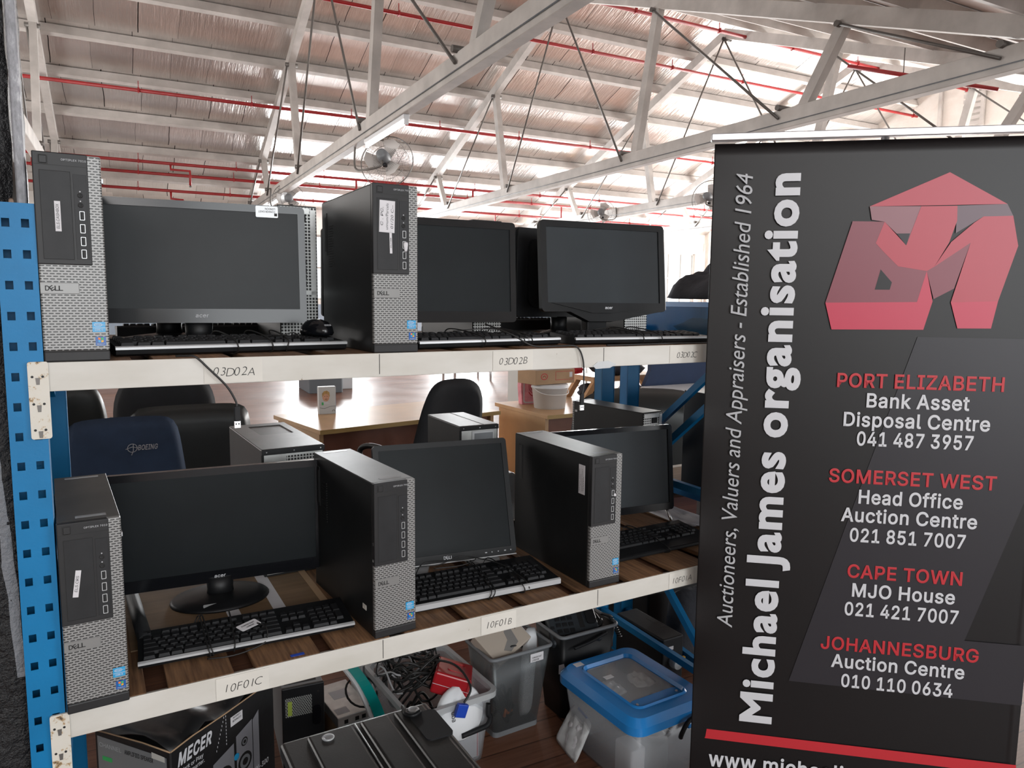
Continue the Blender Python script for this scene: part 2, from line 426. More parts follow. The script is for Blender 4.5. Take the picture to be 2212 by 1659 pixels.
# ---- lettering: flat meshes from the built-in font
TXT = {}
from mathutils.geometry import tessellate_polygon
def glyph_table(s):
    T = {}
    for it in s.split('|'):
        a, *sp = it[1:].split(';')
        T[it[0]] = (int(a) / 1000, [[tuple(int(v) / 1000 for v in q.split(',')) for q in s2.split(' ')] for s2 in sp])
    return T
GLS = {'G': glyph_table(',188;38,-119 68,71 137,71 84,-119|-453;337,244 337,188 114,188 114,244|.188;95,-4 78,-1 63,9 53,24 50,41 53,59 63,73 78,83 95,87 113,83 128,73 138,59 141,41 138,24 128,9 113,-1|0453;227,-7 191,-3 158,7 130,24 105,48 85,77 69,113 60,144 53,178 49,214 48,254 49,294 53,330 60,364 69,395 85,431 106,461 130,484 159,502 191,512 227,516 262,512 295,502 323,484 348,461 368,431 384,395 393,364 400,330 404,294 405,254 404,214 400,178 393,144 384,113 368,77 348,48 323,24 295,7 263,-3;227,50 250,52 271,60 290,74 306,92 320,116 330,144 338,176 342,213 344,254 342,295 338,332 330,365 320,393 306,416 290,435 271,449 250,457 227,460 203,457 182,449 163,435 147,416 134,393 123,365 115,332 111,295 109,254 111,213 115,176 123,144 134,116 147,92 163,74 182,60 203,52|1453;76,0 76,55 391,55 391,0;276,509 276,0 212,0 212,448 209,448 86,358 86,427 198,509|2453;64,0 64,47 234,229 282,282 294,298 303,312 311,327 318,348 320,371 317,397 308,419 293,436 273,449 258,455 241,458 224,460 205,458 188,454 172,447 153,433 139,413 132,398 128,381 127,362 66,362 68,391 75,418 86,442 102,464 121,482 143,496 168,507 196,513 225,516 254,513 281,507 306,497 328,482 346,465 361,445 372,423 379,398 381,372 380,354 377,336 371,318 363,299 351,280 336,259 267,180 153,60 153,57 389,57 389,0|3453;218,-7 188,-5 159,1 133,10 108,22 88,38 70,57 57,79 48,104 44,132 109,132 115,107 126,87 144,71 165,59 182,54 200,51 219,50 239,51 258,55 275,61 291,69 304,80 315,93 323,108 328,125 329,145 328,163 323,180 316,196 306,211 292,223 275,234 254,241 229,246 201,248 157,248 157,299 288,448 288,452 70,452 70,509 372,509 372,461 211,278 211,289 247,290 279,286 308,276 333,262 354,244 371,222 383,198 391,173 393,145 390,116 383,90 370,66 354,45 333,27 309,12 281,2 251,-5|4453;40,105 40,158 247,509 311,509 109,166 109,163 413,163 413,105;282,0 282,121 282,146 282,318 343,318 343,0|5453;221,-7 192,-5 165,1 140,11 118,25 99,41 83,60 71,82 63,105 60,130 122,130 127,108 138,89 154,73 173,60 196,52 221,50 241,51 259,56 276,64 291,75 304,89 314,104 322,122 326,141 328,162 326,183 321,203 314,221 303,237 290,251 275,262 257,270 238,275 218,277 201,276 184,273 167,268 145,258 128,246 67,253 96,509 366,509 366,452 151,452 134,301 136,301 155,315 178,325 194,330 212,333 229,334 252,332 274,328 294,321 313,311 330,299 345,285 358,269 370,251 379,231 386,210 390,187 391,163 388,132 381,102 369,76 352,52 332,32 309,15 282,3 253,-4|6453;226,-7 196,-4 168,3 142,15 119,31 100,51 84,74 73,101 66,130 64,162 65,187 71,212 80,239 93,268 112,302 137,340 252,509 322,509 151,261 145,261 154,275 165,288 179,299 196,307 214,312 235,314 265,312 291,305 316,295 337,280 355,262 370,240 380,215 387,187 389,157 387,127 379,98 368,73 352,50 333,30 310,14 284,3 257,-4;226,48 245,50 263,55 279,63 293,73 304,86 314,101 322,119 326,137 327,157 326,178 322,196 314,213 304,228 293,241 279,251 263,259 245,264 226,265 207,264 190,259 174,252 160,241 148,229 138,214 131,197 126,179 125,158 126,138 131,119 138,102 148,86 160,73 174,63 190,55 207,50|7453;97,0 323,448 323,452 62,452 62,509 391,509 391,449 165,0|8453;226,-7 193,-5 163,1 136,11 111,25 91,42 74,62 62,84 54,109 52,135 53,156 58,176 65,195 75,212 87,228 101,241 117,252 134,260 153,265 153,267 129,276 109,289 93,308 80,330 73,354 70,380 73,405 79,429 90,450 106,469 124,485 146,498 170,508 197,514 226,516 255,514 282,508 306,498 328,485 346,469 361,450 373,429 379,405 382,380 379,354 372,330 359,308 343,289 323,276 300,267 300,265 319,260 335,252 351,241 365,228 377,212 387,195 395,176 399,156 401,135 398,109 391,84 378,62 362,42 341,25 317,11 289,1 259,-5;226,49 248,50 267,54 285,60 307,74 323,91 333,113 337,139 335,157 330,173 322,189 312,202 298,213 283,223 265,230 247,234 226,235 206,234 187,230 169,223 154,213 140,202 130,189 122,173 117,157 115,139 119,113 129,91 145,74 167,60 185,54 205,50;226,290 252,292 274,300 293,313 307,330 316,351 319,376 316,399 308,420 294,437 275,449 252,457 226,460 208,459 192,455 177,449 159,437 145,420 136,399 133,376 136,351 145,330 159,313 178,300 201,292|9453;226,516 256,513 285,506 310,494 333,478 352,458 368,434 380,408 387,378 389,347 387,322 382,296 373,270 359,240 340,207 315,168 200,0 130,0 301,248 307,248 299,234 287,221 273,210 257,202 238,196 218,195 188,197 161,203 137,214 116,229 98,247 83,269 72,294 66,321 64,352 66,382 73,411 85,436 101,459 120,479 143,494 168,506 196,513;226,460 207,459 190,454 174,446 160,435 148,423 138,407 131,390 127,372 125,352 127,331 131,313 138,295 148,280 160,268 174,257 190,250 207,245 226,243 245,245 263,249 279,257 293,267 305,280 314,295 322,312 326,330 327,350 326,371 322,390 314,407 305,422 293,435 279,446 263,454 245,459|A480;16,0 201,509 276,509 463,0 395,0 287,302 264,372 232,478 245,478 213,371 191,302 85,0;110,142 110,199 370,199 370,142|B456;60,0 60,509 241,509 274,507 304,501 329,491 350,477 367,461 381,442 390,421 396,398 398,374 397,353 393,336 387,320 373,301 356,286 336,275 315,267 315,262 331,260 347,254 363,245 378,234 391,220 402,203 411,184 416,161 418,136 416,111 410,88 400,67 386,48 368,31 344,18 317,8 284,2 247,0;125,57 245,57 281,60 309,67 330,80 344,96 353,115 355,137 352,161 342,184 333,197 320,209 306,218 289,225 269,229 248,231 125,231;125,285 238,285 256,287 273,290 288,296 308,309 323,326 333,348 336,372 333,393 326,412 313,429 294,442 270,449 240,452 125,452|C510;267,-7 235,-5 205,1 177,11 150,25 126,42 104,63 86,88 70,115 57,146 48,179 42,215 40,254 42,293 48,329 57,362 70,393 86,421 104,445 126,466 150,484 177,498 205,508 235,514 267,516 293,514 317,511 340,504 362,496 383,485 402,471 419,456 435,438 448,418 459,397 467,373 473,348 408,348 401,373 389,395 375,413 357,428 337,440 315,449 292,454 267,456 237,453 209,445 184,432 161,414 141,391 125,364 113,332 106,295 103,254 106,213 113,177 125,145 141,117 161,94 184,76 210,63 237,56 267,53 292,55 315,60 337,69 357,81 375,96 389,114 401,136 408,160 473,160 467,135 459,112 448,91 435,71 420,53 402,38 383,24 363,13 341,5 317,-2 293,-6|D502;219,0 96,0 96,57 215,57 254,60 288,68 318,81 343,99 363,122 379,149 390,181 397,216 399,255 397,294 390,329 379,361 364,388 344,410 320,428 291,441 258,449 221,452 93,452 93,509 225,509 261,507 294,501 325,492 353,478 385,455 412,426 433,391 446,361 455,329 460,293 462,255 460,217 455,181 446,149 433,119 417,92 398,68 376,48 351,31 322,17 291,8 256,2;125,509 125,0 60,0 60,509|E419;60,0 60,509 372,509 372,452 125,452 125,286 355,286 355,229 125,229 125,57 375,57 375,0|F410;60,0 60,509 369,509 369,452 125,452 125,278 346,278 346,221 125,221 125,0|G520;269,-7 236,-5 205,1 176,11 149,25 125,43 104,64 85,88 69,116 57,146 47,179 42,215 40,254 42,293 47,329 57,362 69,393 85,421 103,445 125,466 149,484 175,498 203,508 233,514 265,516 291,514 316,510 340,504 363,494 384,483 403,469 421,453 436,436 449,416 460,395 468,373 474,349 408,349 399,372 387,393 373,411 356,427 337,439 315,448 300,453 283,455 265,456 236,453 209,445 183,432 160,414 141,392 125,364 113,332 106,295 103,254 106,213 113,177 125,145 141,117 161,95 184,76 210,63 238,56 269,53 296,55 322,61 345,71 365,85 382,102 396,123 407,147 413,173 415,202 434,199 283,199 283,256 478,256 478,200 475,160 466,124 451,91 431,62 406,38 377,19 344,5 308,-4|H517;60,0 60,509 125,509 125,289 392,289 392,509 457,509 457,0 392,0 392,232 125,232 125,0|I300;31,0 31,57 118,57 118,452 31,452 31,509 269,509 269,452 183,452 183,57 269,57 269,0|J396;185,-7 143,-2 106,11 75,33 57,55 44,81 36,111 33,145 33,173 98,173 98,145 100,117 108,93 122,74 139,61 160,53 185,50 209,53 230,61 248,74 261,93 269,117 272,145 272,509 336,509 336,145 334,111 326,81 313,55 294,33 263,11 227,-2|K467;104,145 104,216 139,261 174,303 212,344 364,509 448,509 231,276 228,276;60,0 60,509 125,509 125,334 124,225 125,193 125,0;372,0 188,259 228,309 449,0|L393;60,0 60,509 125,509 125,57 361,57 361,0|M628;60,0 60,509 152,509 277,187 287,159 299,123 311,84 322,49 307,49 318,83 330,121 342,158 352,187 476,509 568,509 568,0 504,0 504,291 504,327 505,369 506,413 507,457 513,457 498,409 482,363 467,322 456,291 342,0 286,0 170,291 159,321 145,361 129,408 112,457 119,457 120,416 121,372 122,328 122,291 122,0|N523;60,0 60,509 136,509 343,183 363,151 388,107 414,55 405,54 401,108 399,157 399,195 399,509 463,509 463,0 387,0 202,290 177,331 148,381 108,452 119,454 122,384 124,328 125,291 125,0|O533;267,-7 235,-5 205,1 177,11 150,25 126,42 105,63 86,88 70,115 57,146 48,179 42,215 40,254 42,293 48,329 57,362 70,393 86,421 105,445 126,466 150,484 177,498 205,508 235,514 267,516 299,514 329,508 357,498 384,484 408,466 429,445 448,421 464,393 477,362 486,329 491,293 493,254 491,215 486,179 477,146 464,115 448,88 429,63 408,42 384,25 357,11 329,1 299,-5;267,53 296,55 324,63 349,76 372,94 392,116 408,144 420,176 428,213 430,254 428,295 420,332 408,365 392,392 372,415 349,433 324,446 296,453 267,456 237,453 210,445 184,433 161,415 142,392 125,364 113,332 106,295 103,254 106,213 113,176 125,144 142,117 161,94 184,76 210,63 237,55|P445;60,0 60,509 235,509 272,506 305,499 332,487 356,471 375,452 390,430 400,404 407,377 409,348 407,318 400,291 390,265 375,243 356,223 332,207 305,195 272,188 235,186 109,186 109,242 233,242 257,244 279,248 297,256 312,266 324,279 333,294 339,310 343,328 344,348 343,367 339,385 333,402 324,416 312,428 297,439 279,446 257,451 232,452 125,452 125,0|R449;60,0 60,509 236,509 273,506 305,500 333,489 356,473 376,455 390,433 401,408 407,381 409,352 407,323 401,296 390,271 376,250 356,232 333,217 305,206 273,200 236,198 96,198 96,255 234,255 258,256 280,260 298,267 319,281 334,300 340,316 344,333 345,352 344,371 340,389 334,405 325,419 313,430 298,440 279,446 258,451 233,452 125,452 125,0;353,0 230,229 303,229 428,0|S447;224,-9 188,-7 156,-1 128,9 102,23 81,40 64,60 51,83 42,109 38,137 104,137 108,118 114,102 123,88 136,76 150,66 166,59 185,53 204,50 224,49 246,50 267,54 286,60 303,69 317,79 329,92 338,106 344,122 346,139 342,161 332,179 316,193 296,205 245,222 184,239 145,253 112,269 86,289 67,313 56,341 52,372 54,400 62,425 75,448 92,468 113,484 138,498 165,508 195,514 227,516 259,514 289,508 316,498 340,484 360,468 377,449 390,427 398,403 401,378 337,378 332,402 320,421 302,437 280,449 254,456 225,459 204,457 185,454 167,448 145,435 129,418 118,398 115,376 119,352 131,334 148,319 169,308 212,293 264,279 312,264 328,256 344,248 359,238 372,226 384,213 395,198 402,180 407,161 408,139 406,112 399,87 386,64 370,43 349,25 323,11 294,0 261,-7|T449;32,452 32,509 417,509 417,452 257,452 257,0 193,0 193,452|U517;259,-8 220,-6 186,2 154,15 126,33 103,55 85,80 71,108 63,140 60,173 60,509 124,509 124,178 126,155 132,133 141,113 153,95 169,80 187,68 208,59 232,53 259,52 285,53 309,59 331,68 349,80 364,95 377,113 385,133 391,155 393,178 393,509 457,509 457,173 454,140 446,108 433,80 414,55 391,33 363,15 332,2 297,-6|V480;204,0 16,509 84,509 192,206 215,137 248,31 235,31 267,138 290,206 395,509 463,509 278,0|W686;155,0 16,509 82,509 163,196 175,145 187,94 197,40 189,40 200,94 211,145 224,196 306,509 380,509 462,196 474,145 486,94 497,40 488,40 499,94 510,145 523,196 603,509 670,509 530,0 455,0 368,323 351,391 336,475 350,475 335,395 318,323 230,0|X474;18,0 217,284 217,236 29,509 104,509 178,400 204,361 223,329 243,292 232,292 252,329 272,361 298,400 374,509 446,509 259,239 259,287 456,0 382,0 292,129 268,165 250,195 230,231 244,231 225,196 206,166 182,129 91,0|Y472;203,0 203,208 16,509 91,509 192,344 222,292 250,230 224,230 251,293 280,344 381,509 455,509 268,208 268,0|Z438;42,0 42,46 273,385 306,431 341,476 348,454 285,452 223,452 40,452 40,509 397,509 397,462 169,129 134,81 97,33 90,54 152,57 214,57 399,57 399,0|a389;160,-9 137,-7 115,-3 94,5 76,15 60,29 48,45 38,63 32,84 30,108 32,128 36,146 43,161 58,179 78,193 92,200 108,206 125,211 178,220 234,227 252,230 265,235 273,243 276,255 276,257 273,279 267,297 256,311 240,322 220,329 196,331 171,329 149,322 132,313 118,301 107,288 100,274 41,291 51,313 64,331 79,346 95,358 114,368 133,375 153,380 173,383 194,384 239,379 255,375 271,369 286,360 300,350 312,336 322,320 330,301 335,278 337,251 337,0 277,0 277,52 272,52 252,25 236,12 215,1 199,-4 181,-7;170,45 192,47 211,51 228,59 248,74 263,93 272,115 276,138 276,190 259,182 231,176 200,171 175,168 134,159 117,150 103,139 95,124 92,105 94,87 102,72 114,61 130,52 149,47|b424;229,-8 208,-7 189,-3 172,4 153,17 138,31 118,59 112,59 112,0 53,0 53,509 114,509 114,319 118,319 137,346 152,360 171,373 188,379 207,383 229,384 259,382 287,374 313,361 335,342 354,320 370,293 381,261 388,227 390,189 388,151 381,116 370,84 355,57 336,34 313,16 288,3 260,-6;220,47 242,49 262,55 279,66 294,80 306,97 316,117 323,139 327,163 328,189 327,215 323,239 316,261 307,281 295,298 280,311 262,322 243,328 220,330 198,328 178,322 161,312 147,299 134,282 125,263 118,241 114,216 113,189 114,162 118,138 125,115 135,95 147,78 162,65 179,55 198,49|c396;207,-8 174,-5 144,3 117,16 93,35 72,58 56,85 44,116 37,150 34,187 37,225 44,260 56,291 72,318 93,341 117,360 144,374 174,382 207,384 226,384 243,381 260,377 284,368 305,356 324,341 340,322 349,308 356,293 362,277 303,262 290,289 270,311 242,325 207,330 184,328 163,321 145,310 130,296 118,278 108,258 102,236 98,212 96,187 98,163 102,139 108,117 118,97 130,80 145,66 163,55 184,49 207,46 243,52 271,66 292,89 304,117 363,102 357,86 350,70 341,56 325,37 306,21 292,12 277,5 261,-1 244,-5 226,-7|d424;195,-8 165,-6 137,3 111,16 89,34 70,57 55,84 43,116 36,151 34,189 36,227 43,261 55,293 70,320 89,342 112,361 137,374 165,382 196,384 218,383 237,379 253,373 272,360 287,346 306,319 311,319 311,509 372,509 372,0 313,0 313,59 307,59 287,31 272,17 252,4 236,-3 217,-7;205,47 226,49 246,55 263,65 278,78 290,95 299,115 306,138 310,162 312,189 310,216 306,241 300,263 290,282 278,299 263,312 246,322 227,328 205,330 182,328 162,322 145,311 130,298 118,281 108,261 102,239 98,215 96,189 98,163 102,139 109,117 118,97 130,80 145,66 162,55 182,49|e404;212,-8 177,-5 145,3 117,16 92,35 72,58 56,85 44,116 37,150 34,187 36,224 44,258 55,290 71,317 91,340 115,359 142,373 172,382 205,384 226,383 246,380 266,374 285,366 303,355 319,341 334,324 347,305 357,282 365,256 370,227 371,194 371,169 75,169 75,221 338,221 310,202 308,226 304,248 298,269 288,286 277,301 263,314 246,323 227,328 205,330 183,328 164,323 146,313 131,301 119,286 109,270 102,251 97,231 96,211 96,178 98,151 102,127 110,106 121,88 135,73 151,61 169,53 190,48 212,46 234,48 254,53 271,61 285,73 297,88 306,105 365,91 358,72 348,55 335,39 320,26 302,14 283,4 261,-3 237,-7|f254;228,379 228,327 6,327 6,379;81,0 81,432 82,452 87,470 96,486 107,499 120,510 135,519 152,525 169,529 187,530 222,527 243,521 227,468 215,472 195,474 171,470 154,460 145,443 142,419 142,0|g425;207,-151 180,-149 156,-146 134,-140 114,-132 97,-122 82,-110 70,-97 59,-84 51,-69 101,-41 122,-66 136,-78 154,-88 169,-93 187,-96 207,-97 236,-95 261,-87 282,-75 298,-58 308,-34 311,-6 311,68 306,68 287,41 272,28 252,16 236,10 217,6 195,5 165,7 138,14 113,27 90,43 71,65 55,90 43,120 36,154 34,191 36,229 43,263 55,293 71,320 90,342 112,361 138,374 166,382 196,384 218,383 237,379 253,373 273,360 288,346 308,319 313,319 313,379 372,379 372,-9 370,-40 363,-67 350,-90 334,-109 314,-124 291,-136 265,-144 237,-149;205,59 227,61 246,66 264,75 278,87 290,103 300,121 307,142 311,166 312,193 311,219 307,242 300,264 291,283 279,299 264,312 247,322 227,328 205,330 182,328 163,322 145,312 130,298 118,282 109,262 102,241 98,218 96,193 98,167 102,144 109,123 118,104 131,88 145,76 163,66 183,61|h410;114,227 114,0 53,0 53,509 114,509 114,287 102,287 116,319 132,344 152,362 175,374 200,382 227,384 252,383 275,377 295,369 313,356 328,340 341,321 350,298 355,271 357,240 357,0 296,0 296,235 293,263 286,286 273,304 256,318 235,326 210,329 192,328 176,324 161,317 141,303 126,283 119,266 115,248|i167;53,0 53,379 114,379 114,0;84,443 67,446 54,455 44,468 41,483 44,499 54,512 67,521 84,524 100,521 114,512 123,499 126,483 123,468 114,455 100,446|j167;53,379 114,379 114,-30 112,-52 108,-72 102,-90 92,-106 80,-119 65,-129 47,-137 27,-141 4,-143 -10,-143 -10,-87 2,-87 25,-83 40,-72 50,-54 53,-29;83,443 67,446 53,455 44,468 41,483 44,499 53,512 67,521 83,524 100,521 114,512 123,499 126,483 123,468 114,455 100,446|k381;110,137 110,212 121,212 284,379 360,379 184,199 177,199;53,0 53,509 114,509 114,0;294,0 148,186 191,229 372,0|l189;139,-2 112,0 91,8 74,20 62,37 55,59 53,84 53,509 114,509 114,99 115,77 120,62 130,54 146,52 160,53 170,54 181,3 162,-1|m610;53,0 53,379 112,379 112,295 108,295 114,314 122,331 132,346 151,363 172,376 195,384 219,386 245,383 268,375 287,361 303,342 314,320 321,295 312,295 318,312 326,329 337,343 350,356 364,366 381,375 398,381 417,385 437,386 458,385 478,380 497,372 514,361 529,346 541,328 550,307 555,283 557,255 557,0 496,0 496,254 493,279 485,298 473,313 456,323 438,329 419,330 395,328 374,320 358,307 345,290 338,270 335,247 335,0 274,0 274,260 272,280 265,297 253,311 238,322 220,328 199,330 178,328 158,320 140,307 126,289 119,274 115,257 114,238 114,0|n410;114,227 114,0 53,0 53,379 112,379 112,287 102,287 116,319 132,344 152,362 175,374 200,382 227,384 252,383 275,377 295,369 313,356 328,340 341,321 350,298 355,271 357,240 357,0 296,0 296,235 293,263 286,286 273,304 256,318 235,326 210,329 192,328 176,324 161,317 141,303 126,283 119,266 115,248|o415;207,-8 174,-5 144,3 117,16 93,35 72,58 56,85 44,116 37,150 34,187 37,225 44,260 56,291 72,318 93,341 117,360 144,374 174,382 207,384 241,382 271,374 299,360 323,341 343,318 359,291 371,260 379,225 381,187 379,150 371,116 359,85 343,58 323,35 299,16 271,3 241,-5;207,46 231,49 252,55 270,66 285,80 298,97 307,117 314,139 318,163 319,187 318,212 314,236 307,258 298,278 285,296 270,310 252,321 231,328 207,330 184,328 163,321 145,310 130,296 118,278 108,258 102,236 98,212 96,187 98,163 102,139 108,117 118,97 130,80 145,66 163,55 184,49|p424;53,-143 53,379 112,379 112,319 118,319 137,346 152,360 171,373 188,379 207,383 229,384 259,382 287,374 313,361 335,342 354,320 370,293 381,261 388,227 390,189 388,151 381,116 370,84 355,57 336,34 313,16 288,3 260,-6 229,-8 208,-7 189,-3 173,4 153,17 138,31 118,59 114,59 114,-143;220,47 242,49 262,55 279,66 294,80 306,97 316,117 323,139 327,163 328,189 327,215 323,239 316,261 307,281 295,298 280,311 262,322 243,328 220,330 198,328 178,322 161,312 147,299 134,282 125,263 118,241 114,216 113,189 114,162 118,138 125,115 135,95 147,78 162,65 179,55 198,49|r259;53,0 53,379 112,379 112,321 115,321 124,339 137,354 152,367 171,377 191,383 213,385 229,384 243,384 243,322 230,324 207,326 182,323 159,315 140,301 126,284 117,262 114,237 114,0|s365;182,-8 157,-7 133,-3 112,3 93,12 76,24 62,38 50,54 41,73 36,94 94,107 101,87 111,72 124,60 141,52 160,47 181,45 206,47 227,53 244,62 262,81 268,103 265,121 254,136 237,147 212,155 149,170 118,180 92,192 72,208 58,227 50,249 47,274 49,295 55,314 65,332 79,347 95,360 115,370 137,378 161,383 187,384 212,383 234,379 254,372 271,363 286,352 299,339 309,324 318,308 324,290 268,277 258,298 243,316 228,325 210,331 187,333 166,331 147,326 131,317 114,299 109,277 112,258 124,243 136,235 152,229 172,223 229,209 261,200 287,187 306,171 320,153 328,131 331,107 329,85 323,65 312,47 298,31 281,18 260,6 236,-2 210,-7|t227;204,379 204,327 6,327 6,379;65,471 126,471 126,98 128,76 136,61 150,53 170,50 185,51 202,54 213,2 192,-3 168,-4 138,-1 113,7 92,21 77,41 68,64 65,93|u410;182,-5 158,-3 135,2 115,11 97,23 82,39 69,59 60,82 54,109 53,139 53,379 114,379 114,144 116,117 124,94 137,75 154,61 175,53 200,50 218,51 234,55 249,62 268,77 283,97 290,113 295,132 296,153 296,379 357,379 357,0 298,0 298,92 307,92 294,60 277,35 257,17 234,5 209,-3|w567;138,0 23,379 87,379 133,214 154,137 175,41 165,41 186,135 206,214 252,379 316,379 362,214 382,136 402,41 391,41 413,135 434,214 480,379 545,379 429,0 368,0 319,172 305,225 291,280 277,338 291,338 277,280 263,225 248,172 199,0|y389;47,-139 61,-86 71,-87 88,-90 104,-89 118,-84 130,-74 141,-58 151,-36 163,-1 17,379 84,379 165,155 187,87 206,21 184,21 202,87 224,155 305,379 371,379 204,-58 196,-77 187,-93 177,-107 159,-124 139,-136 117,-143 91,-145 65,-143'),
       'B': glyph_table(',219;59,-118 111,-94 147,-59 169,-17 176,26 171,66 157,97 134,116 105,123 75,116 54,95 46,66 52,37 69,18 95,10 97,-29 85,-69 59,-99|-323;283,267 40,267 40,174 283,174|1500;300,682 202,682 202,0 300,0|4500;398,691 356,691 11,269 11,224 300,224 300,0 398,0 398,224 471,224 471,312 398,312;298,506 300,506 300,312 142,312|6500;317,691 200,594 114,482 62,360 44,233 60,134 105,58 174,9 264,-9 341,7 405,51 449,116 465,195 450,274 410,337 350,379 274,394 232,390 197,379 167,366 198,437 246,506 307,567 376,616;146,265 184,287 217,298 254,301 299,293 335,271 358,238 367,196 359,150 337,115 302,92 258,84 207,97 166,133 143,189|9500;187,-9 297,80 384,191 441,316 461,442 445,541 400,620 331,672 244,691 158,674 93,628 51,563 36,489 51,411 92,348 153,305 229,290 266,294 302,303 335,319 311,253 267,187 205,123 127,63;134,490 142,533 166,568 201,590 246,598 290,588 327,561 351,522 360,475 360,459 359,441 355,420 318,399 282,387 250,383 205,391 168,414 143,448|A667;362,686 293,686 0,0 100,0 186,201 476,201 567,0 667,0;326,536 436,289 224,289|E500;462,682 75,682 75,0 471,0 471,88 173,88 173,300 452,300 452,388 173,388 173,594 462,594|J250;174,682 76,682 76,21 73,-48 58,-98 25,-127 -37,-137 -62,-137 -44,-228 -14,-230 73,-213 131,-167 164,-96 174,-8|M781;709,682 618,682 391,402 165,682 73,682 73,0 171,0 171,531 173,531 383,267 399,267 609,531 611,531 611,0 709,0|V604;604,682 507,682 303,203 98,682 0,682 295,-6 315,-6|a427;411,80 392,67 376,59 364,56 351,61 347,79 347,310 334,376 300,422 248,449 184,458 138,454 98,443 64,424 35,397 35,300 68,333 104,356 140,370 177,374 222,366 249,340 258,295 258,271 179,243 125,222 76,196 40,157 26,101 34,59 56,24 91,0 136,-9 167,-6 197,2 227,17 257,37 270,11 292,-4 325,-9 351,-6 377,5 411,26;258,91 233,71 207,58 180,54 147,62 124,84 116,117 128,152 159,180 204,202 258,222|b500;148,682 59,682 59,25 95,11 137,0 181,-7 226,-9 327,8 402,56 450,132 466,234 451,323 411,394 350,441 272,458 239,456 208,448 178,435 148,417;148,332 183,359 216,374 250,378 301,367 341,335 366,286 375,221 365,162 337,116 293,86 238,75 209,77 177,82 148,89|c438;393,427 362,440 331,450 299,456 263,458 171,441 101,393 57,316 41,216 58,125 105,54 177,8 269,-9 306,-7 342,-1 376,7 403,17 403,105 371,92 341,83 312,77 284,75 221,85 174,115 143,161 132,224 142,286 170,334 213,365 269,376 298,374 326,367 358,353 393,332|d510;451,682 362,682 362,440 328,450 298,456 268,458 178,441 107,395 61,325 44,235 59,138 103,64 171,16 262,0 451,0;362,75 272,75 207,86 165,117 142,164 135,222 145,286 175,335 220,367 279,378 307,376 334,371 362,361|e479;438,130 399,107 360,90 321,80 281,76 223,85 179,110 147,152 130,211 446,211 432,320 393,397 332,443 251,458 166,442 100,395 56,323 41,230 55,140 98,64 166,11 259,-9 311,-6 357,4 398,21 438,44;132,270 146,317 171,352 207,374 253,381 296,373 328,351 349,316 358,270|g427;421,449 236,449 154,438 93,407 54,359 40,294 43,263 51,235 64,210 84,188 109,169 139,153 139,151 101,136 77,114 68,87 73,68 88,49 113,30 62,12 27,-14 7,-49 0,-94 15,-149 58,-192 124,-220 207,-230 296,-220 363,-192 405,-147 419,-87 412,-46 390,-10 350,18 289,38 230,51 187,64 161,79 152,96 172,123 221,134 280,148 334,181 354,208 370,244 376,282 372,317 357,347 329,380 421,380;296,293 290,259 272,233 245,215 210,209 173,215 145,232 126,258 120,291 127,322 146,348 174,366 209,372 252,361 284,333;333,-94 325,-121 300,-142 261,-155 209,-159 155,-155 116,-141 92,-120 84,-90 91,-62 113,-41 145,-27 186,-22 232,-25 280,-37 318,-59|h500;150,682 61,682 61,0 150,0 150,322 180,352 207,372 234,383 262,387 299,379 326,357 344,323 350,278 350,0 439,0 439,275 427,355 396,413 347,447 286,458 249,453 213,440 180,419 152,390 150,390|i219;154,449 65,449 65,0 154,0;163,585 156,612 137,631 110,638 83,631 64,612 57,585 64,558 83,539 110,532 137,539 156,558|l219;154,682 65,682 65,0 154,0|m771;59,449 59,0 148,0 148,326 175,353 201,371 229,380 260,383 291,377 317,358 335,326 341,279 341,0 430,0 430,326 464,355 498,376 530,383 566,376 596,356 616,323 623,278 623,0 712,0 712,282 702,354 672,410 625,445 563,458 518,452 479,434 444,408 413,377 387,412 356,437 320,453 279,458 247,454 215,441 182,420 148,390 148,449|n500;150,449 61,449 61,0 150,0 150,322 180,352 207,372 234,383 262,387 299,379 326,357 344,323 350,278 350,0 439,0 439,277 427,357 394,414 346,447 286,458 249,453 213,440 180,419 152,390 150,390|o552;273,458 179,440 104,392 54,319 36,229 54,134 103,58 178,9 273,-9 372,8 449,57 498,132 516,229 498,321 447,393 370,441;272,378 333,367 382,336 414,288 425,228 414,163 384,113 336,82 272,71 213,82 167,114 138,164 127,229 138,289 168,336 214,367|p500;146,11 178,0 207,-7 236,-9 328,8 400,55 447,128 464,221 448,319 399,391 320,434 211,449 57,449 57,-230 146,-230;146,369 227,369 291,359 336,330 364,284 373,222 362,162 333,114 287,82 230,71 202,73 174,80 146,91|r396;69,449 69,0 158,0 158,235 166,289 190,333 224,362 267,373 292,367 321,352 350,329 397,406 361,435 326,452 290,458 258,452 226,432 193,397 160,346 158,346 158,449|s385;324,421 289,437 256,449 224,456 192,458 131,450 84,426 54,387 44,336 77,260 149,206 221,163 254,120 245,93 221,76 188,69 158,73 123,84 83,102 41,128 41,32 82,13 120,0 158,-7 197,-9 256,1 303,27 334,69 345,123 340,155 322,185 291,215 244,249 194,280 160,304 141,323 135,339 142,360 163,375 194,380 221,377 253,369 287,354 324,333|t333;167,542 0,379 0,369 78,369 78,132 87,76 115,31 160,2 224,-9 258,-5 297,6 332,21 332,104 297,86 263,75 231,71 203,77 178,98 167,139 167,369 309,369 309,449 167,449|u500;437,0 437,449 348,449 348,128 325,101 299,81 271,69 241,65 201,72 172,91 155,122 149,164 149,449 60,449 60,170 71,94 103,38 152,3 215,-9 249,-4 284,9 318,30 348,57 348,0')}
def sarea(P): return sum(P[i - 1][0] * P[i][1] - P[i][0] * P[i - 1][1] for i in range(len(P))) / 2
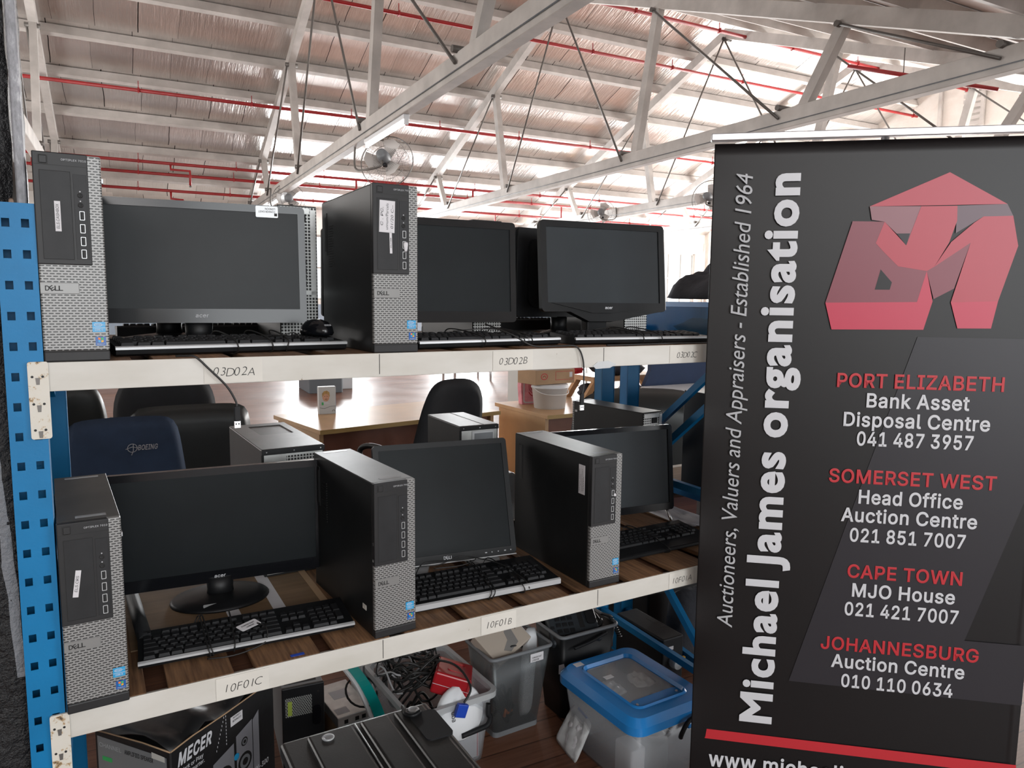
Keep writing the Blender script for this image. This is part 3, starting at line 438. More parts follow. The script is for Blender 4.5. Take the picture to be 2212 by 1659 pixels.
def inside(pt, P):
    c = False
    for i in range(len(P)):
        (x0, y0), (x1, y1) = P[i - 1], P[i]
        if (y0 > pt[1]) != (y1 > pt[1]) and pt[0] < x0 + (pt[1] - y0) / (y1 - y0) * (x1 - x0): c = not c
    return c
def stroke(P, d, sg, V, Fc, x, shear):
    """band of width d round the outside of an outline, mitred at its corners: makes the lettering bolder"""
    n = len(P); Q = [Vector(a) for a in P]; k = len(V); O = []
    for i in range(n):
        e1 = (Q[i] - Q[i - 1]).normalized(); e2 = (Q[(i + 1) % n] - Q[i]).normalized()
        n1 = Vector((e1.y, -e1.x)) * sg; n2 = Vector((e2.y, -e2.x)) * sg; m = n1 + n2
        if m.length < .05: m = n1.copy()
        m.normalize(); O.append(Q[i] + m * (d / max(.55, m.dot(n1))))
    for L in (Q, O):
        for q in L: V.append(Vector((x + q.x + q.y * shear, q.y, 0 if L is O else 1)))
    for i in range(n): Fc.append((k + i, k + (i + 1) % n, k + n + (i + 1) % n, k + n + i))
def text_mesh(body, bold=0., shear=0., spacing=1., font='G'):
    """flat lettering; font 'G': grotesque outlines, 'B': humanist outlines, 'H': the built-in face as handwriting"""
    k = (body, bold, shear, spacing, font)
    if k in TXT: return TXT[k]
    if font != 'H' and any(c not in GLS[font] and c != ' ' for c in body): font = 'H'
    if font == 'H':
        cu = bpy.data.curves.new('lettering', 'FONT'); cu.body = body; cu.size = 1.; cu.shear = shear; cu.resolution_u = 3; cu.space_character = spacing
        cu.offset = bold; cu.fill_mode = 'FRONT'
        o = bpy.data.objects.new('lettering_tmp', cu); COL.objects.link(o)
        dg = bpy.context.evaluated_depsgraph_get(); me = bpy.data.meshes.new_from_object(o.evaluated_get(dg))
        V = [v.co.copy() for v in me.vertices]; Fc = [tuple(q.vertices) for q in me.polygons]
        bpy.data.objects.remove(o); bpy.data.curves.remove(cu); bpy.data.meshes.remove(me)
        TXT[k] = (V, Fc); return TXT[k]
    if font == 'G': bold *= .62
    V, Fc = [], []; x = 0.
    sp_w = .20 if font == 'G' else .25
    for ch in body:
        if ch == ' ': x += sp_w * spacing; continue
        adv, sps = GLS[font][ch]
        big = max(sps, key=lambda P: abs(sarea(P))); sg = 1 if sarea(big) > 0 else -1
        outs = [P for P in sps if sarea(P) * sg > 0]; holes = [P for P in sps if sarea(P) * sg <= 0]
        for O in outs:
            hs = [H for H in holes if inside(H[0], O) and not any(Q is not O and abs(sarea(Q)) < abs(sarea(O)) and inside(H[0], Q) for Q in outs)]
            L = [O] + hs
            if bold > 0:
                for P in L: stroke(P, bold, sg, V, Fc, x, shear)
            base = len(V); fl = [Vector((a + x + b_ * shear, b_, 1)) for P in L for a, b_ in P]
            tr_ = tessellate_polygon([[Vector((a, b_, 0)) for a, b_ in P] for P in L])
            V += fl; Fc += [tuple(base + q for q in t) for t in tr_]
        x += (adv + bold * 1.6) * spacing
    TXT[k] = (V, Fc); return TXT[k]
CAPHS = {f: max(v.y for v in text_mesh('M', 0., 0., 1., f)[0]) for f in 'GBH'}
def add_text(bm, body, o, ex, ey, width=None, cap=None, bold=0., shear=0., align='L', mi=0, spacing=1., font='G'):
    """o: baseline point (left/centre); ex, ey: unit vectors; width: total width; cap: capital height"""
    V, Fc = text_mesh(body, bold, shear, spacing, font); CAPH = CAPHS['H' if font == 'H' or any(c not in GLS[font] and c != ' ' for c in body) else font]
    x0 = min(v.x for v in V); x1 = max(v.x for v in V)
    sy = cap / CAPH if cap else width / (x1 - x0)
    sx = width / (x1 - x0) if width else sy
    off = {'L': x0, 'C': (x0 + x1) / 2, 'R': x1}[align]
    o = Vector(o); ex = Vector(ex); ey = Vector(ey)
    nrm = ex.cross(ey) * .0002
    vs = [bm.verts.new(o + ex * ((v.x - off) * sx) + ey * (v.y * sy) + nrm * v.z) for v in V]
    for f in Fc:
        try: fc = bm.faces.new([vs[i] for i in f]); fc.material_index = mi
        except ValueError: pass
XV, YV, ZV = Vector((1, 0, 0)), Vector((0, 1, 0)), Vector((0, 0, 1))
def flat(bm, pts3, mi=0):
    f = bm.faces.new([bm.verts.new(p) for p in pts3]); f.material_index = mi; return f
def quadxz(bm, x0, x1, z0, z1, y, mi=0): flat(bm, [(x0, y, z0), (x1, y, z0), (x1, y, z1), (x0, y, z1)], mi)
def arc(c, r, a0, a1, n=8, plane='XZ'):
    out = []
    for k in range(n + 1):
        a = radians(a0 + (a1 - a0) * k / n)
        out.append((c[0] + r * cos(a), c[1], c[2] + r * sin(a)) if plane == 'XZ' else (c[0] + r * cos(a), c[1] + r * sin(a), c[2]))
    return out
def smooth_path(pts, n=6):
    P = [Vector(p) for p in pts]; out = []
    for i in range(len(P) - 1):
        p0, p1, p2, p3 = P[max(i - 1, 0)], P[i], P[i + 1], P[min(i + 2, len(P) - 1)]
        for k in range(n):
            t = k / n
            out.append(.5 * ((2 * p1) + (p2 - p0) * t + (2 * p0 - 5 * p1 + 4 * p2 - p3) * t * t + (3 * p1 - p0 - 3 * p2 + p3) * t ** 3))
    out.append(P[-1]); return out
# ------------------------------------------------------------------ the hall
HR = (0, 0, DL)
RIDGE, RY, RS = 7.05, 9.8, .376
def zroof(y): return RIDGE - RS * abs(y - RY)
bm = newbm(); box(bm, -9, 20, -7, 20, -.1, 0); struct('floor', bm, floorwood, HR)
# far wall with window openings, blue-grey dado below
XW0, XW1 = -4.7, 17.9
bm = newbm(); YW = 18.2
box(bm, XW0, XW1, YW, YW + .25, 0, 1.44, 1); box(bm, XW0, XW1, YW, YW + .25, 1.44, WZ0, 0); box(bm, XW0, XW1, YW, YW + .25, WZ1, 3.95, 0)
xs = [XW0] + [v for w_ in WINS for v in w_] + [XW1]
for i in range(0, len(xs), 2): box(bm, xs[i], xs[i + 1], YW, YW + .25, WZ0, WZ1, 0)
struct('wall_back', bm, [whitewall, bluewall], HR)
def window(n, x0, x1, z0, z1, axis, pos):
    bm = newbm(); t = .05
    def bb(a0, a1, c0, c1):
        if axis == 'Y': box(bm, a0, a1, pos + .08, pos + .14, c0, c1)
        else: box(bm, pos + .08, pos + .14, a0, a1, c0, c1)
    bb(x0, x1, z0, z0 + t); bb(x0, x1, z1 - t, z1); bb(x0, x0 + t, z0, z1); bb(x1 - t, x1, z0, z1)
    nm = max(1, round((x1 - x0) / .6))
    for k in range(1, nm): q = x0 + (x1 - x0) * k / nm; bb(q - .02, q + .02, z0, z1)
    bb(x0, x1, (z0 + z1) / 2 - .02, (z0 + z1) / 2 + .02)
    f = struct('window_%d' % n, bm, timber, HR)
    bm = newbm()
    if axis == 'Y': box(bm, x0 + t, x1 - t, pos + .105, pos + .112, z0 + t, z1 - t)
    else: box(bm, pos + .105, pos + .112, x0 + t, x1 - t, z0 + t, z1 - t)
    obj('pane', bm, pane, f)
for k, (a, b_) in enumerate(WINS): window(k + 1, a, b_, WZ0, WZ1, 'Y', YW)
bm = newbm(); GX = 17.9
box(bm, GX, GX + .25, .8, YW, 0, 1.55); ys = [.8] + [v for g_ in GWINS for v in g_] + [YW]
for i in range(0, len(ys), 2): box(bm, GX, GX + .25, ys[i], ys[i + 1], 1.55, 3.25)
prism(bm, [(.8, 3.25), (YW, 3.25), (YW, zroof(YW)), (RY, RIDGE), (.8, zroof(.8))], GX, GX + .25, axis='X')
struct('wall_right', bm, brickm, HR)
for k, (a, b_) in enumerate(GWINS): window(k + 5, a, b_, 1.55, 3.25, 'X', GX)
bm = newbm(); prism(bm, [(.8, 0), (YW, 0), (YW, zroof(YW)), (RY, RIDGE), (.8, zroof(.8))], XW0 - .2, XW0, axis='X')
struct('wall_left', bm, whitewall, HR)
# unseen bay added to hold back sky light; its three openings are made up
bm = newbm(); FY = -7.0
box(bm, -6.2, -.7, FY - .2, FY, 0, 2.45); box(bm, -6.2, -3.4, FY - .2, FY, 2.45, 4.3); box(bm, -3.4, -.7, FY - .2, FY, 3.95, 4.3); box(bm, 1.7, 5.6, FY - .2, FY, 0, 4.3); box(bm, 8.8, 12.2, FY - .2, FY, 0, 4.3); box(bm, -.7, 1.7, FY - .2, FY, 4.15, 4.3); box(bm, 5.6, 8.8, FY - .2, FY, 4.0, 4.3); struct('wall_unseen_front', bm, whitewall)
bm = newbm(); box(bm, -6.2, -6.0, FY, 1.0, 0, 4.3); struct('wall_unseen_left', bm, whitewall)
bm = newbm(); box(bm, 12.0, 12.2, FY, 1.0, 0, 4.3); struct('wall_unseen_right', bm, whitewall)
bm = newbm(); box(bm, -6.2, 12.2, FY - .2, 1.05, 4.3, 4.4); struct('ceiling_unseen', bm, boardwhite)
# vent opening with loose cables high in the gable
t = thing('vent_frame', 'small timber framed vent opening high in the white brick gable wall', 'vent', hall(17.87, 9.55, 5.75), DL)
bm = newbm(); 
for a in ((-.55, -.47, 0, 1.3), (.47, .55, 0, 1.3), (-.55, .55, 1.22, 1.3)): box(bm, -.06, .0, a[0], a[1], a[2], a[3])
obj('frame', bm, timber, t)
bm = newbm()
for k in range(9): box(bm, -.035, -.01, -.47, -.05, .05 + k * .13, .13 + k * .13)
obj('louvre', bm, timber, t)
# roof skins
def slope(y0, y1, x0, x1, nx, ny):
    bm = newbm(); g = []
    for i in range(nx + 1):
        col = []
        for j in range(ny + 1):
            y = y0 + (y1 - y0) * j / ny
            col.append(bm.verts.new((x0 + (x1 - x0) * i / nx, y, zroof(y))))
        g.append(col)
    for i in range(nx):
        for j in range(ny):
            f = bm.faces.new([g[i][j], g[i + 1][j], g[i + 1][j + 1], g[i][j + 1]]); f.smooth = True
    return bm
FARP = [9.75 + .02, 10.75, 11.8, 12.85, 13.85, 14.95, 16.05, 17.1]
bm = slope(RY, 18.45, XW0, 18.1, 20, 8); struct('ceiling', bm, foil, HR)
bm = slope(.8, RY, XW0, 18.1, 20, 8); struct('ceiling_near', bm, [boardwhite], HR)
# purlins of both slopes
def purlin(y, label, group):
    z = zroof(y) - .015; sl = (-1 if y > RY else 1) * atan2(RS, 1)
    bm = newbm(); box(bm, XW0, 17.88, -.045, .045, -.155, 0)
    o = obj('roof_purlin', bm, timber, None, hall(0, y, z), (0, 0, DL)); o.rotation_euler = (Matrix.Rotation(DL, 4, 'Z') @ Matrix.Rotation(sl, 4, 'X')).to_euler()
    tag(o, label, 'purlin', group)
ORD = ['lowest', 'second up', 'third up', 'fourth up', 'fifth up', 'sixth up', 'seventh up', 'topmost']
for k, y in enumerate(reversed(FARP[1:])): purlin(y, 'white timber purlin under the foil roof slope, %s from the far eave' % ORD[k], 'purlins under the foil slope')
for k, y in enumerate([2.2, 3.3, 4.4, 5.5, 6.6, 7.7, 8.8]): purlin(y, 'white timber purlin under the pale boarded near slope, %s from the near eave' % ORD[k], 'purlins under the boarded slope')
# trusses
def rod(bm, p, q, r): tube(bm, [p, q], r, 6)
def truss(Xt, label):
    t = thing('roof_truss', label, 'roof truss', hall(Xt, RY, 3.6), DL, 'white timber roof trusses')
    # local frame: x across the timber, y along the hall, z from the tie bottom
    def zr(y): return zroof(y + RY) - .172 - 3.6
    bm = newbm(); box(bm, 0, .125, -8.5, 8.5, 0, .22, bev=.006, seg=1); obj('tie_beam', bm, timber, t)
    for s in (1, -1):
        bm = newbm()
        prism(bm, [(0, zr(0)), (s * 8.5, zr(8.5)), (s * 8.5, zr(8.5) - .19), (0, zr(0) - .19)], .0, .12, axis='X'); obj('rafter', bm, timber, t)
        for yb, yt in ((2.15, 2.6), (5.25, 5.75)):
            bm = newbm(); prism(bm, [(s * yb - .07, .2), (s * yb + .07, .2), (s * yt + .07, zr(yt) - .12), (s * yt - .07, zr(yt) - .12)], .008, .115, axis='X'); obj('strut', bm, timber, t)
        for a, b_ in (((.0, zr(0) - .2), (1.9, .12)), ((2.55, zr(2.55) - .22), (4.95, .12)), ((5.7, zr(5.7) - .2), (7.4, .12))):
            bm = newbm(); rod(bm, (-.02, s * a[0], a[1]), (-.02, s * b_[0], b_[1]), .017); obj('tension_rod', bm, steelrod, t)
            bm = newbm(); tube(bm, [(-.05, s * b_[0], .24), (.16, s * b_[0], .24)], .035, 8); obj('bolt', bm, steelrod, t)
            bm = newbm(); tube(bm, [(-.05, s * a[0], a[1]), (.16, s * a[0], a[1])], .035, 8); obj('bolt', bm, steelrod, t)
    bm = newbm(); tube(bm, [(-.012, -8.3, .06), (-.012, 8.3, .06)], .006, 6); obj('conduit', bm, greyplastic, t)
    return t
TX = [-1.05, 2.82, 6.88, 10.6, 14.4]
for Xt, l in zip(TX, ['white timber roof truss at the far left, beyond the topmost black computer',
                      'white timber roof truss nearest the rack, carrying the lit fluorescent tubes',
                      'long white timber roof truss running behind the top of the banner',
                      'white timber roof truss with two wall fans on its tie beam',
                      'white timber roof truss farthest off, nearest the bright gable wall']): truss(Xt, l)
# red sprinkler pipes
def pipe(label, y, z, x0=XW0 + .15, x1=17.7, drops=(), r=.032, hangers=True):
    t = thing('sprinkler_pipe', label, 'pipe', hall(0, y, z), DL, 'red sprinkler pipes under the roof')
    bm = newbm(); tube(bm, [(x0, 0, 0), (x1, 0, 0)], r, 8); obj('pipe_run', bm, redpipe, t)
    for d in drops:
        bm = newbm(); tube(bm, d, r * .8, 8); obj('drop_pipe', bm, redpipe, t)
        bm = newbm(); lathe(bm, [(.008, -.04), (.03, -.03), (.008, 0)], 8, d[-1]); obj('sprinkler_head', bm, steelrod, t)
    if hangers:
        x = x0 + 1.2
        while x < x1:
            bm = newbm(); box(bm, x - .015, x + .015, -r - .006, r + .006, -r - .006, r + .006); box(bm, x - .006, x + .006, -.006, .006, 0, .16); obj('pipe_clamp', bm, redpipe, t); x += 1.9
pipe('red sprinkler pipe crossing high under the upper foil slope', 10.55, 6.24)
pipe('red sprinkler pipe crossing midway up the foil slope', 13.45, 5.20)
pipe('red sprinkler pipe highest of the group above the top shelf, with a stepped drop', 15.8, 4.36, drops=[[(1.05, 0, 0), (1.05, 0, -.12), (1.4, -.25, -.16), (1.4, -.25, -.45)], [(5.0, 0, 0), (5.0, 0, -.36)], [(8.0, 0, 0), (8.0, 0, -.42)]])
pipe('red sprinkler pipe just under the highest of the lower group', 16.25, 4.2, drops=[[(10.4, 0, 0), (10.9, 0, 0), (10.9, 0, -.42)]])
pipe('red sprinkler pipe lowest of the group, just above the large top monitor', 16.95, 3.95, drops=[[(1.1, 0, 0), (1.1, 0, -.17), (1.35, -.1, -.2)], [(8.6, 0, 0), (9.2, 0, 0), (9.2, 0, -.25)]])
pipe('red sprinkler pipe under the ridge at upper right', 9.25, 6.55, r=.034)
# thick pipe under the near slope and loose ceiling boards
t = thing('feed_pipe', 'thick dark red feed pipe slanting under the pale boards, upper right', 'pipe', hall(9.9, 5.2, 4.75), DL)
bm = newbm(); tube(bm, [(0, 1.2, .42), (1.3, -.3, -.1)], .032, 8); obj('pipe_run', bm, redpipe, t)
bm = newbm(); tube(bm, [(.5, .62, .23), (.5, .62, .6)], .008, 6); obj('hanger_rod', bm, steelrod, t)
t = thing('branch_pipe', 'short red branch pipe with an upturned end near the torn boards, upper right', 'pipe', hall(11.6, 4.3, 4.25), DL)
bm = newbm(); tube(bm, [(0, .5, .36), (0, .5, .28), (.9, -.6, .16)], .026, 8); obj('pipe_run', bm, redpipe, t)
def cboard(label, x0, x1, y0, y1, dz, m):
    bm = newbm(); prism(bm, [(y0, zroof(y0) - dz), (y1, zroof(y1) - dz), (y1, zroof(y1) - dz - .015), (y0, zroof(y0) - dz - .015)], x0, x1, axis='X')
    o = obj('ceiling_board', bm, m, None, None, HR); tag(o, label, 'ceiling board')
cboard('white ceiling board hanging below the near slope at upper right', 11.0, 13.6, 4.6, 6.0, .28, boardwhite)
cboard('torn foil sheet showing beside the white ceiling board, upper right', 10.9, 13.9, 3.2, 4.5, .20, foil)
# fluorescent fittings under the tie beams
def fitting(label, Xt, y0, y1):
    t = thing('fluorescent_light', label, 'ceiling light', hall(Xt + .055, (y0 + y1) / 2, 3.6), DL, 'fluorescent fittings under the nearest tie beam')
    L = (y1 - y0) / 2
    bm = newbm(); box(bm, -.035, .035, -L, L, -.05, -.001, bev=.006); obj('batten', bm, whiteplastic, t)
    bm = newbm(); tube(bm, [(0, -L + .03, -.085), (0, L - .03, -.085)], .016, 10); obj('tube', bm, tubelit, t)
    for s in (-1, 1): bx('end_cap', whiteplastic, t, -.022, .022, s * L - .03 * (s > 0), s * L + .03 * (s < 0), -.108, -.045)
fitting('lit fluorescent tube under the nearest truss, beside the large wall fan', 2.82, 6.35, 7.85)
fitting('lit fluorescent tube under the nearest truss, just above the big top monitor', 2.82, 13.2, 14.9)
fitting('lit fluorescent tube at the far end of the nearest truss by the eave', 2.82, 16.2, 17.6)
# wall fans
paleblade = pbr('pale_fan_blade', (.55, .52, .50), .5)
def fan(label, loc, head, D, mount, tilt=0.):
    t = thing('wall_fan', label, 'fan', hall(*loc), 0, 'wall fans on the trusses', rot=(-tilt, 0, -head)); R = D / 2
    bm = newbm()                                   # y: away from viewer when head = view heading
    for rr, yy in ((R, .02), (R, .0), (R * .8, .10), (R * .8, -.07), (R * .5, .13), (R * .5, -.09)):
        tube(bm, [(rr * cos(a * pi / 16), yy, rr * sin(a * pi / 16)) for a in range(32)], .0045 if rr == R else .0022, 5, closed=True)
    for k in range(40):
        a = 2 * pi * k / 40
        for s in (1, -1):
            tube(bm, [(R * cos(a), .01, R * sin(a)), (R * .8 * cos(a), .10 if s > 0 else -.07, R * .8 * sin(a)), (R * .2 * cos(a), .14 if s > 0 else -.10, R * .2 * sin(a))], .0013, 4)
    obj('wire_guard', bm, steelrod, t)
    bm = newbm(); lathe(bm, [(.03, -.26), (.07, -.25), (.085, -.16), (.08, -.08), (.04, -.06)], 16, M=Matrix.Rotation(-pi / 2, 4, 'X')); obj('motor', bm, greyplastic, t)
    bm = newbm(); lathe(bm, [(.02, -.04), (.045, -.03), (.045, .05), (.02, .06)], 14, M=Matrix.Rotation(-pi / 2, 4, 'X')); obj('hub', bm, blackmat, t)
    for k in range(3):
        a = radians(120 * k + 20); bm = newbm()
        Mx = Matrix.Rotation(a, 4, 'Y') @ Matrix.Rotation(radians(28), 4, 'X')
        prism(bm, [(-.05, .05), (.05, .05), (.13, R * .75), (.02, R * .86), (-.10, R * .7)], -.002, .002, M=Mx); obj('blade', bm, paleblade, t)
    bm = newbm(); tube(bm, smooth_path([(0, -.2, -.07), (.0, -.22, -.16), (mount[0] * .5, -.2, -.2), (mount[0], mount[1] * .6, -.12), mount]), .014, 8); obj('bracket_arm', bm, steelrod, t)
    bm = newbm(); lathe(bm, [(.03, -.02), (.03, .02)], 12, (.05, -.2, -.14)); obj('tilt_knob', bm, blackmat, t)
fan('large wall fan with wire cage beside the nearest lit tube', (3.27, 8.25, 3.43), radians(38), .72, (-.40, -.15, .18), .25)
fan('wall fan half hidden behind the top of the big left monitor', (2.98, 13.4, 3.50), radians(14), .60, (-.33, .1, .2))
fan('pale wall fan above the monitor nearest the banner', (10.35, 13.5, 3.70), radians(40), .66, (.35, -.1, .12), .1)
fan('dark wall fan partly hidden behind the left edge of the banner', (10.2, 9.6, 3.60), radians(60), .70, (.25, .2, .12), .1)
# green exit sign on the far wall
t = thing('exit_sign', 'small green and white exit sign on the far wall', 'sign', hall(15.45, 18.17, 3.1), DL)
bx('panel', green, t, -.2, .2, -.015, .0, -.1, .1)
bm = newbm(); prism(bm, [(-.12, -.06), (-.02, -.06), (.02, .0), (.08, .06), (.0, .07), (-.06, .02)], -.018, -.0155); obj('running_figure', bm, inkwhite, t)
# downpipe in the far corner
bm = newbm(); tube(bm, [(0, 0, 0), (0, 0, 3.6)], .035, 8); tag(obj('down_pipe', bm, timber, None, hall(17.75, 18.05, 0), HR), 'cream pipe running up the far right corner of the hall', 'pipe')

# black lumpy wall at the left of the rack, with its grey corner strip
bm = newbm(); N = 60; Mz = 70; g = []
for i in range(13):
    g.append([])
    for j in range(Mz + 1):
        z = 2.9 * j / Mz; x = -.62 + (.5265 if z > 1.74 else .5155) * i / 12
        y = .075 + random.uniform(-.006, .006)
        if i == 12: x += random.uniform(-.003, .001)
        g[-1].append(bm.verts.new((x, y, z)))
back = [[bm.verts.new((v.co.x, .55, v.co.z)) for v in g[-1]]]
for i in range(12):
    for j in range(Mz):
        f = bm.faces.new([g[i][j], g[i + 1][j], g[i + 1][j + 1], g[i][j + 1]]); f.smooth = True
for j in range(Mz): bm.faces.new([g[12][j], back[0][j], back[0][j + 1], g[12][j + 1]])
struct('wall_side', bm, lumpy)
bm = newbm(); box(bm, -.0915, -.0755, .066, .10, 1.42, 2.95, bev=.003); struct('trim_1', bm, greystrip)
bm = newbm(); pad(bm, .011, .009, .034, .005, wr=.001, M=Matrix.Translation((-.099, .066, 1.735)), nu=8, nv=8); struct('trim_2', bm, brownpatch)
# ------------------------------------------------------------------ the rack
ZL, ZU, HB = .8322, 1.4826, .0514
RD = 1.03
rack = thing('storage_rack', 'blue and white steel rack holding two shelves of computers and monitors', 'shelving rack', (0, 0, 0))
def upright(parent, x0, y0, zt, face=-1, holes=True, wd=.057):
    """C section post with two columns of square holes in its front"""
    bm = newbm(); p = .0525; hw = .0115; cols = (x0 + .0145, x0 + wd - .0145)
    xs_ = [x0, cols[0] - hw / 2, cols[0] + hw / 2, cols[1] - hw / 2, cols[1] + hw / 2, x0 + wd]
    zs_ = [0.]; z = .034
    hz = []
    while z + .016 < zt:
        zs_ += [z, z + .0145]; hz.append(len(zs_) - 2); z += p
    zs_.append(zt)
    V = {}
    for i, x in enumerate(xs_):
        for j, zz in enumerate(zs_): V[i, j] = bm.verts.new((x, y0, zz))
    for i in range(5):
        for j in range(len(zs_) - 1):
            if holes and i in (1, 3) and j in hz: continue
            bm.faces.new([V[i, j], V[i + 1, j], V[i + 1, j + 1], V[i, j + 1]])
    d = .055 * (1 if face < 0 else -1)
    r = bmesh.ops.extrude_face_region(bm, geom=bm.faces[:])
    for v in [e for e in r['geom'] if isinstance(e, bmesh.types.BMVert)]: v.co.y += .0022 * (1 if face < 0 else -1)
    ya, yb = sorted((y0 + .0005 * (1 if face < 0 else -1), y0 + d))
    box(bm, x0, x0 + .002, ya, yb, 0, zt); box(bm, x0 + wd - .002, x0 + wd, ya, yb, 0, zt)
    yc = y0 + .053 * (1 if face < 0 else -1); box(bm, x0, x0 + wd, min(yc, yc + .002), max(yc, yc + .002), 0, zt); box(bm, x0, x0 + wd, ya, yb, zt - .003, zt)
    obj('upright', bm, bluepaint, parent)
    box_ = newbm(); box(box_, x0 - .008, x0 + wd + .008, min(ya, yb) - .008, max(ya, yb) + .008, 0, .004); obj('foot_plate', box_, bluepaint, parent)
def brace(parent, x, a, b_, wd=.026):
    bm = newbm(); a = Vector((x, *a)); b_ = Vector((x, *b_)); d = (b_ - a).normalized(); n = d.cross(XV).normalized()
    P = [a + n * wd / 2, b_ + n * wd / 2, b_ - n * wd / 2, a - n * wd / 2]
    A = [bm.verts.new(p - XV * .011) for p in P]; B_ = [bm.verts.new(p + XV * .011) for p in P]
    bm.faces.new(A); bm.faces.new(B_[::-1])
    for i in range(4): bm.faces.new([A[i], B_[i], B_[(i + 1) % 4], A[(i + 1) % 4]])
    obj('brace', bm, bluepaint, parent)
PX = -.1199
upright(rack, PX, 0, 1.755); upright(rack, PX + .005, RD, 1.755, 1, False, .062)
brace(rack, PX + .03, (.06, .40), (RD - .06, .40)); brace(rack, PX + .03, (.06, 1.30), (RD - .06, .62)); brace(rack, PX + .03, (.06, .42), (RD - .06, .60)); brace(rack, PX + .03, (.06, 1.62), (RD - .06, 1.32))
AX = 1.9
upright(rack, AX, 0, 1.50); upright(rack, AX, RD, 1.50, 1, False, .066)
XA = AX + .03
brace(rack, XA, (.06, .905), (RD - .06, .915)); brace(rack, XA, (.06, .215), (RD - .06, .24)); brace(rack, XA, (.06, 1.50), (RD - .06, .74)); brace(rack, XA, (.06, .03), (.80, .70))
# beams with their end brackets
def beam(y0, y1, zt, front):
    ya, yb = (y0, y0 + .004) if front else (y1 - .004, y1)
    bm = newbm(); box(bm, -.0605, AX, ya, yb, zt - HB, zt, bev=.0012); box(bm, -.0605, AX, y0 + (.0035 if front else 0), y1 - (0 if front else .0035), zt - HB, zt - .014)
    t = obj('beam', bm, beampaint, rack)
    for s in (0, 1):
        bm = newbm(); x0, x1 = ((-.0875, -.0565) if s == 0 else (AX - .004, AX + .032))
        yy = (y0 - .0058, y0 - .0015) if front else (y1 + .0015, y1 + .0058)
        prism(bm, rrect(x0, x1, zt - .134, zt + .002, .004), yy[0], yy[1]); obj('end_bracket', bm, rustpaint, t)
        if s == 0 and front:
            for k, zz in enumerate((zt - .030, zt - .078, zt - .124)):
                bm = newbm(); xc = -.073
                prism(bm, [(xc - .0035, zz + .004), (xc + .0035, zz + .004), (xc + .0025, zz - .008), (xc - .0025, zz - .008)], yy[0] - .0006, yy[0] + .001)
                obj('hook_slot', bm, steelrod, t)
                for dx in (-.008, .0075):
                    bm = newbm(); lathe(bm, [(.0022, -.0005), (.0022, .0005)], 10, M=Matrix.Translation((xc + dx, yy[0], zz + .006)) @ Matrix.Rotation(pi / 2, 4, 'X')); obj('rivet_hole', bm, inkblack, t)
    return t
bu = beam(0, .035, ZU, True); bl = beam(0, .035, ZL, True); beam(RD - .035, RD, ZU, False); beam(RD - .035, RD, ZL, False)
# hand written paper labels taped to the beams
def slip(parent, x0, x1, zt, s, w_=.078, m=creampaper):
    bm = newbm(); box(bm, x0, x1, -.0012, -.0004, zt - HB + .002, zt - .003); p = obj('paper_label', bm, m, parent, label='paper slip hand lettered %s' % s)
    bm = newbm(); xc = (x0 + x1) / 2; n = len(s); random.seed(hash(s) % 1000 if False else sum(map(ord, s)))
    for k, ch in enumerate(s):
        x = xc - w_ / 2 + w_ * (k + .5) / n
        add_text(bm, ch, (x, -.0017, zt - HB * .70 + random.uniform(-.0012, .0012)), XV, ZV, None, .0165 + random.uniform(-.001, .001), -.018, .22, 'C', font='H')
    obj('lettering', bm, inkblack, p)
slip(bu, .197, .306, ZU, '03D02A', .078); slip(bu, .833, .944, ZU, '03D02B', .080); slip(bu, 1.385, 1.51, ZU, '03D02C', .075)
slip(bl, .198, .302, ZL, '10F01C', .076); slip(bl, .806, .905, ZL, '10F01B', .074); slip(bl, 1.413, 1.507, ZL, '10F01A', .074)
for p, x, zt in ((bu, .5525, ZU), (bl, .5545, ZL), (bl, 1.16, ZL), (bu, 1.16, ZU)):
    bx('tape_seam', inkblack, p, x - .0006, x + .0006, -.0008, -.0002, zt - HB + .006, zt - .002)
bm = newbm(); prism(bm, [(1.125, ZU - .048), (1.14, ZU - .038), (1.175, ZU - .036), (1.2, ZU - .046), (1.18, ZU - .055), (1.135, ZU - .056)], -.0016, -.0004); obj('torn_tape', bm, clearlid, bu)
# deck planks on both shelves, thin sheet below them
def deck(zt, which, n0, x_start, period, wd):
    bm = newbm(); box(bm, -.05, AX - .005, .037, RD - .037, zt - .034, zt - .0205)
    tag(obj('deck_sheet', bm, plywood), 'dark plywood sheet under the planks of the %s shelf' % which, 'shelf board')
    x = x_start; k = 0
    while x < AX - .06:
        w_ = wd * random.uniform(.92, 1.05); x1 = min(x + w_, AX - .01)
        bm = newbm(); box(bm, x, x1, .0045, RD - .0045, zt + .0003, zt + .0008 + .012, bev=.0015)
        for v in bm.verts: v.co.z -= .0125
        lab = 'worn wooden plank of the %s shelf, %s from the blue post' % (which, ['first', 'second', 'third', 'fourth', 'fifth', 'sixth', 'seventh', 'eighth', 'ninth', 'tenth', 'eleventh', 'twelfth', 'thirteenth', 'fourteenth'][k])
        tag(obj('shelf_plank', bm, plankwood), lab, 'shelf board', 'planks of the %s shelf' % which); x += period; k += 1
deck(ZU, 'upper', 0, -.055, .166, .132); deck(ZL, 'lower', 0, -.055, .166, .132)
bm = newbm(); box(bm, .055, .50, .20, .62, ZL + .0012, ZL + .0042); tag(obj('hardboard_sheet', bm, hardboard), 'thin brown hardboard sheet under the lower left monitor stand', 'board')
def strip(name, label, pts, m, z0=ZL + .0043, th=.0006):
    bm = newbm(); prism(bm, pts, z0, z0 + th, axis='Z'); tag(obj(name, bm, m), label, 'paper' if m is paper else 'tape')
strip('paper_strip', 'white paper strip lying left of the lower left monitor base', [(.268, .25), (.298, .25), (.296, .60), (.266, .60)], paper)
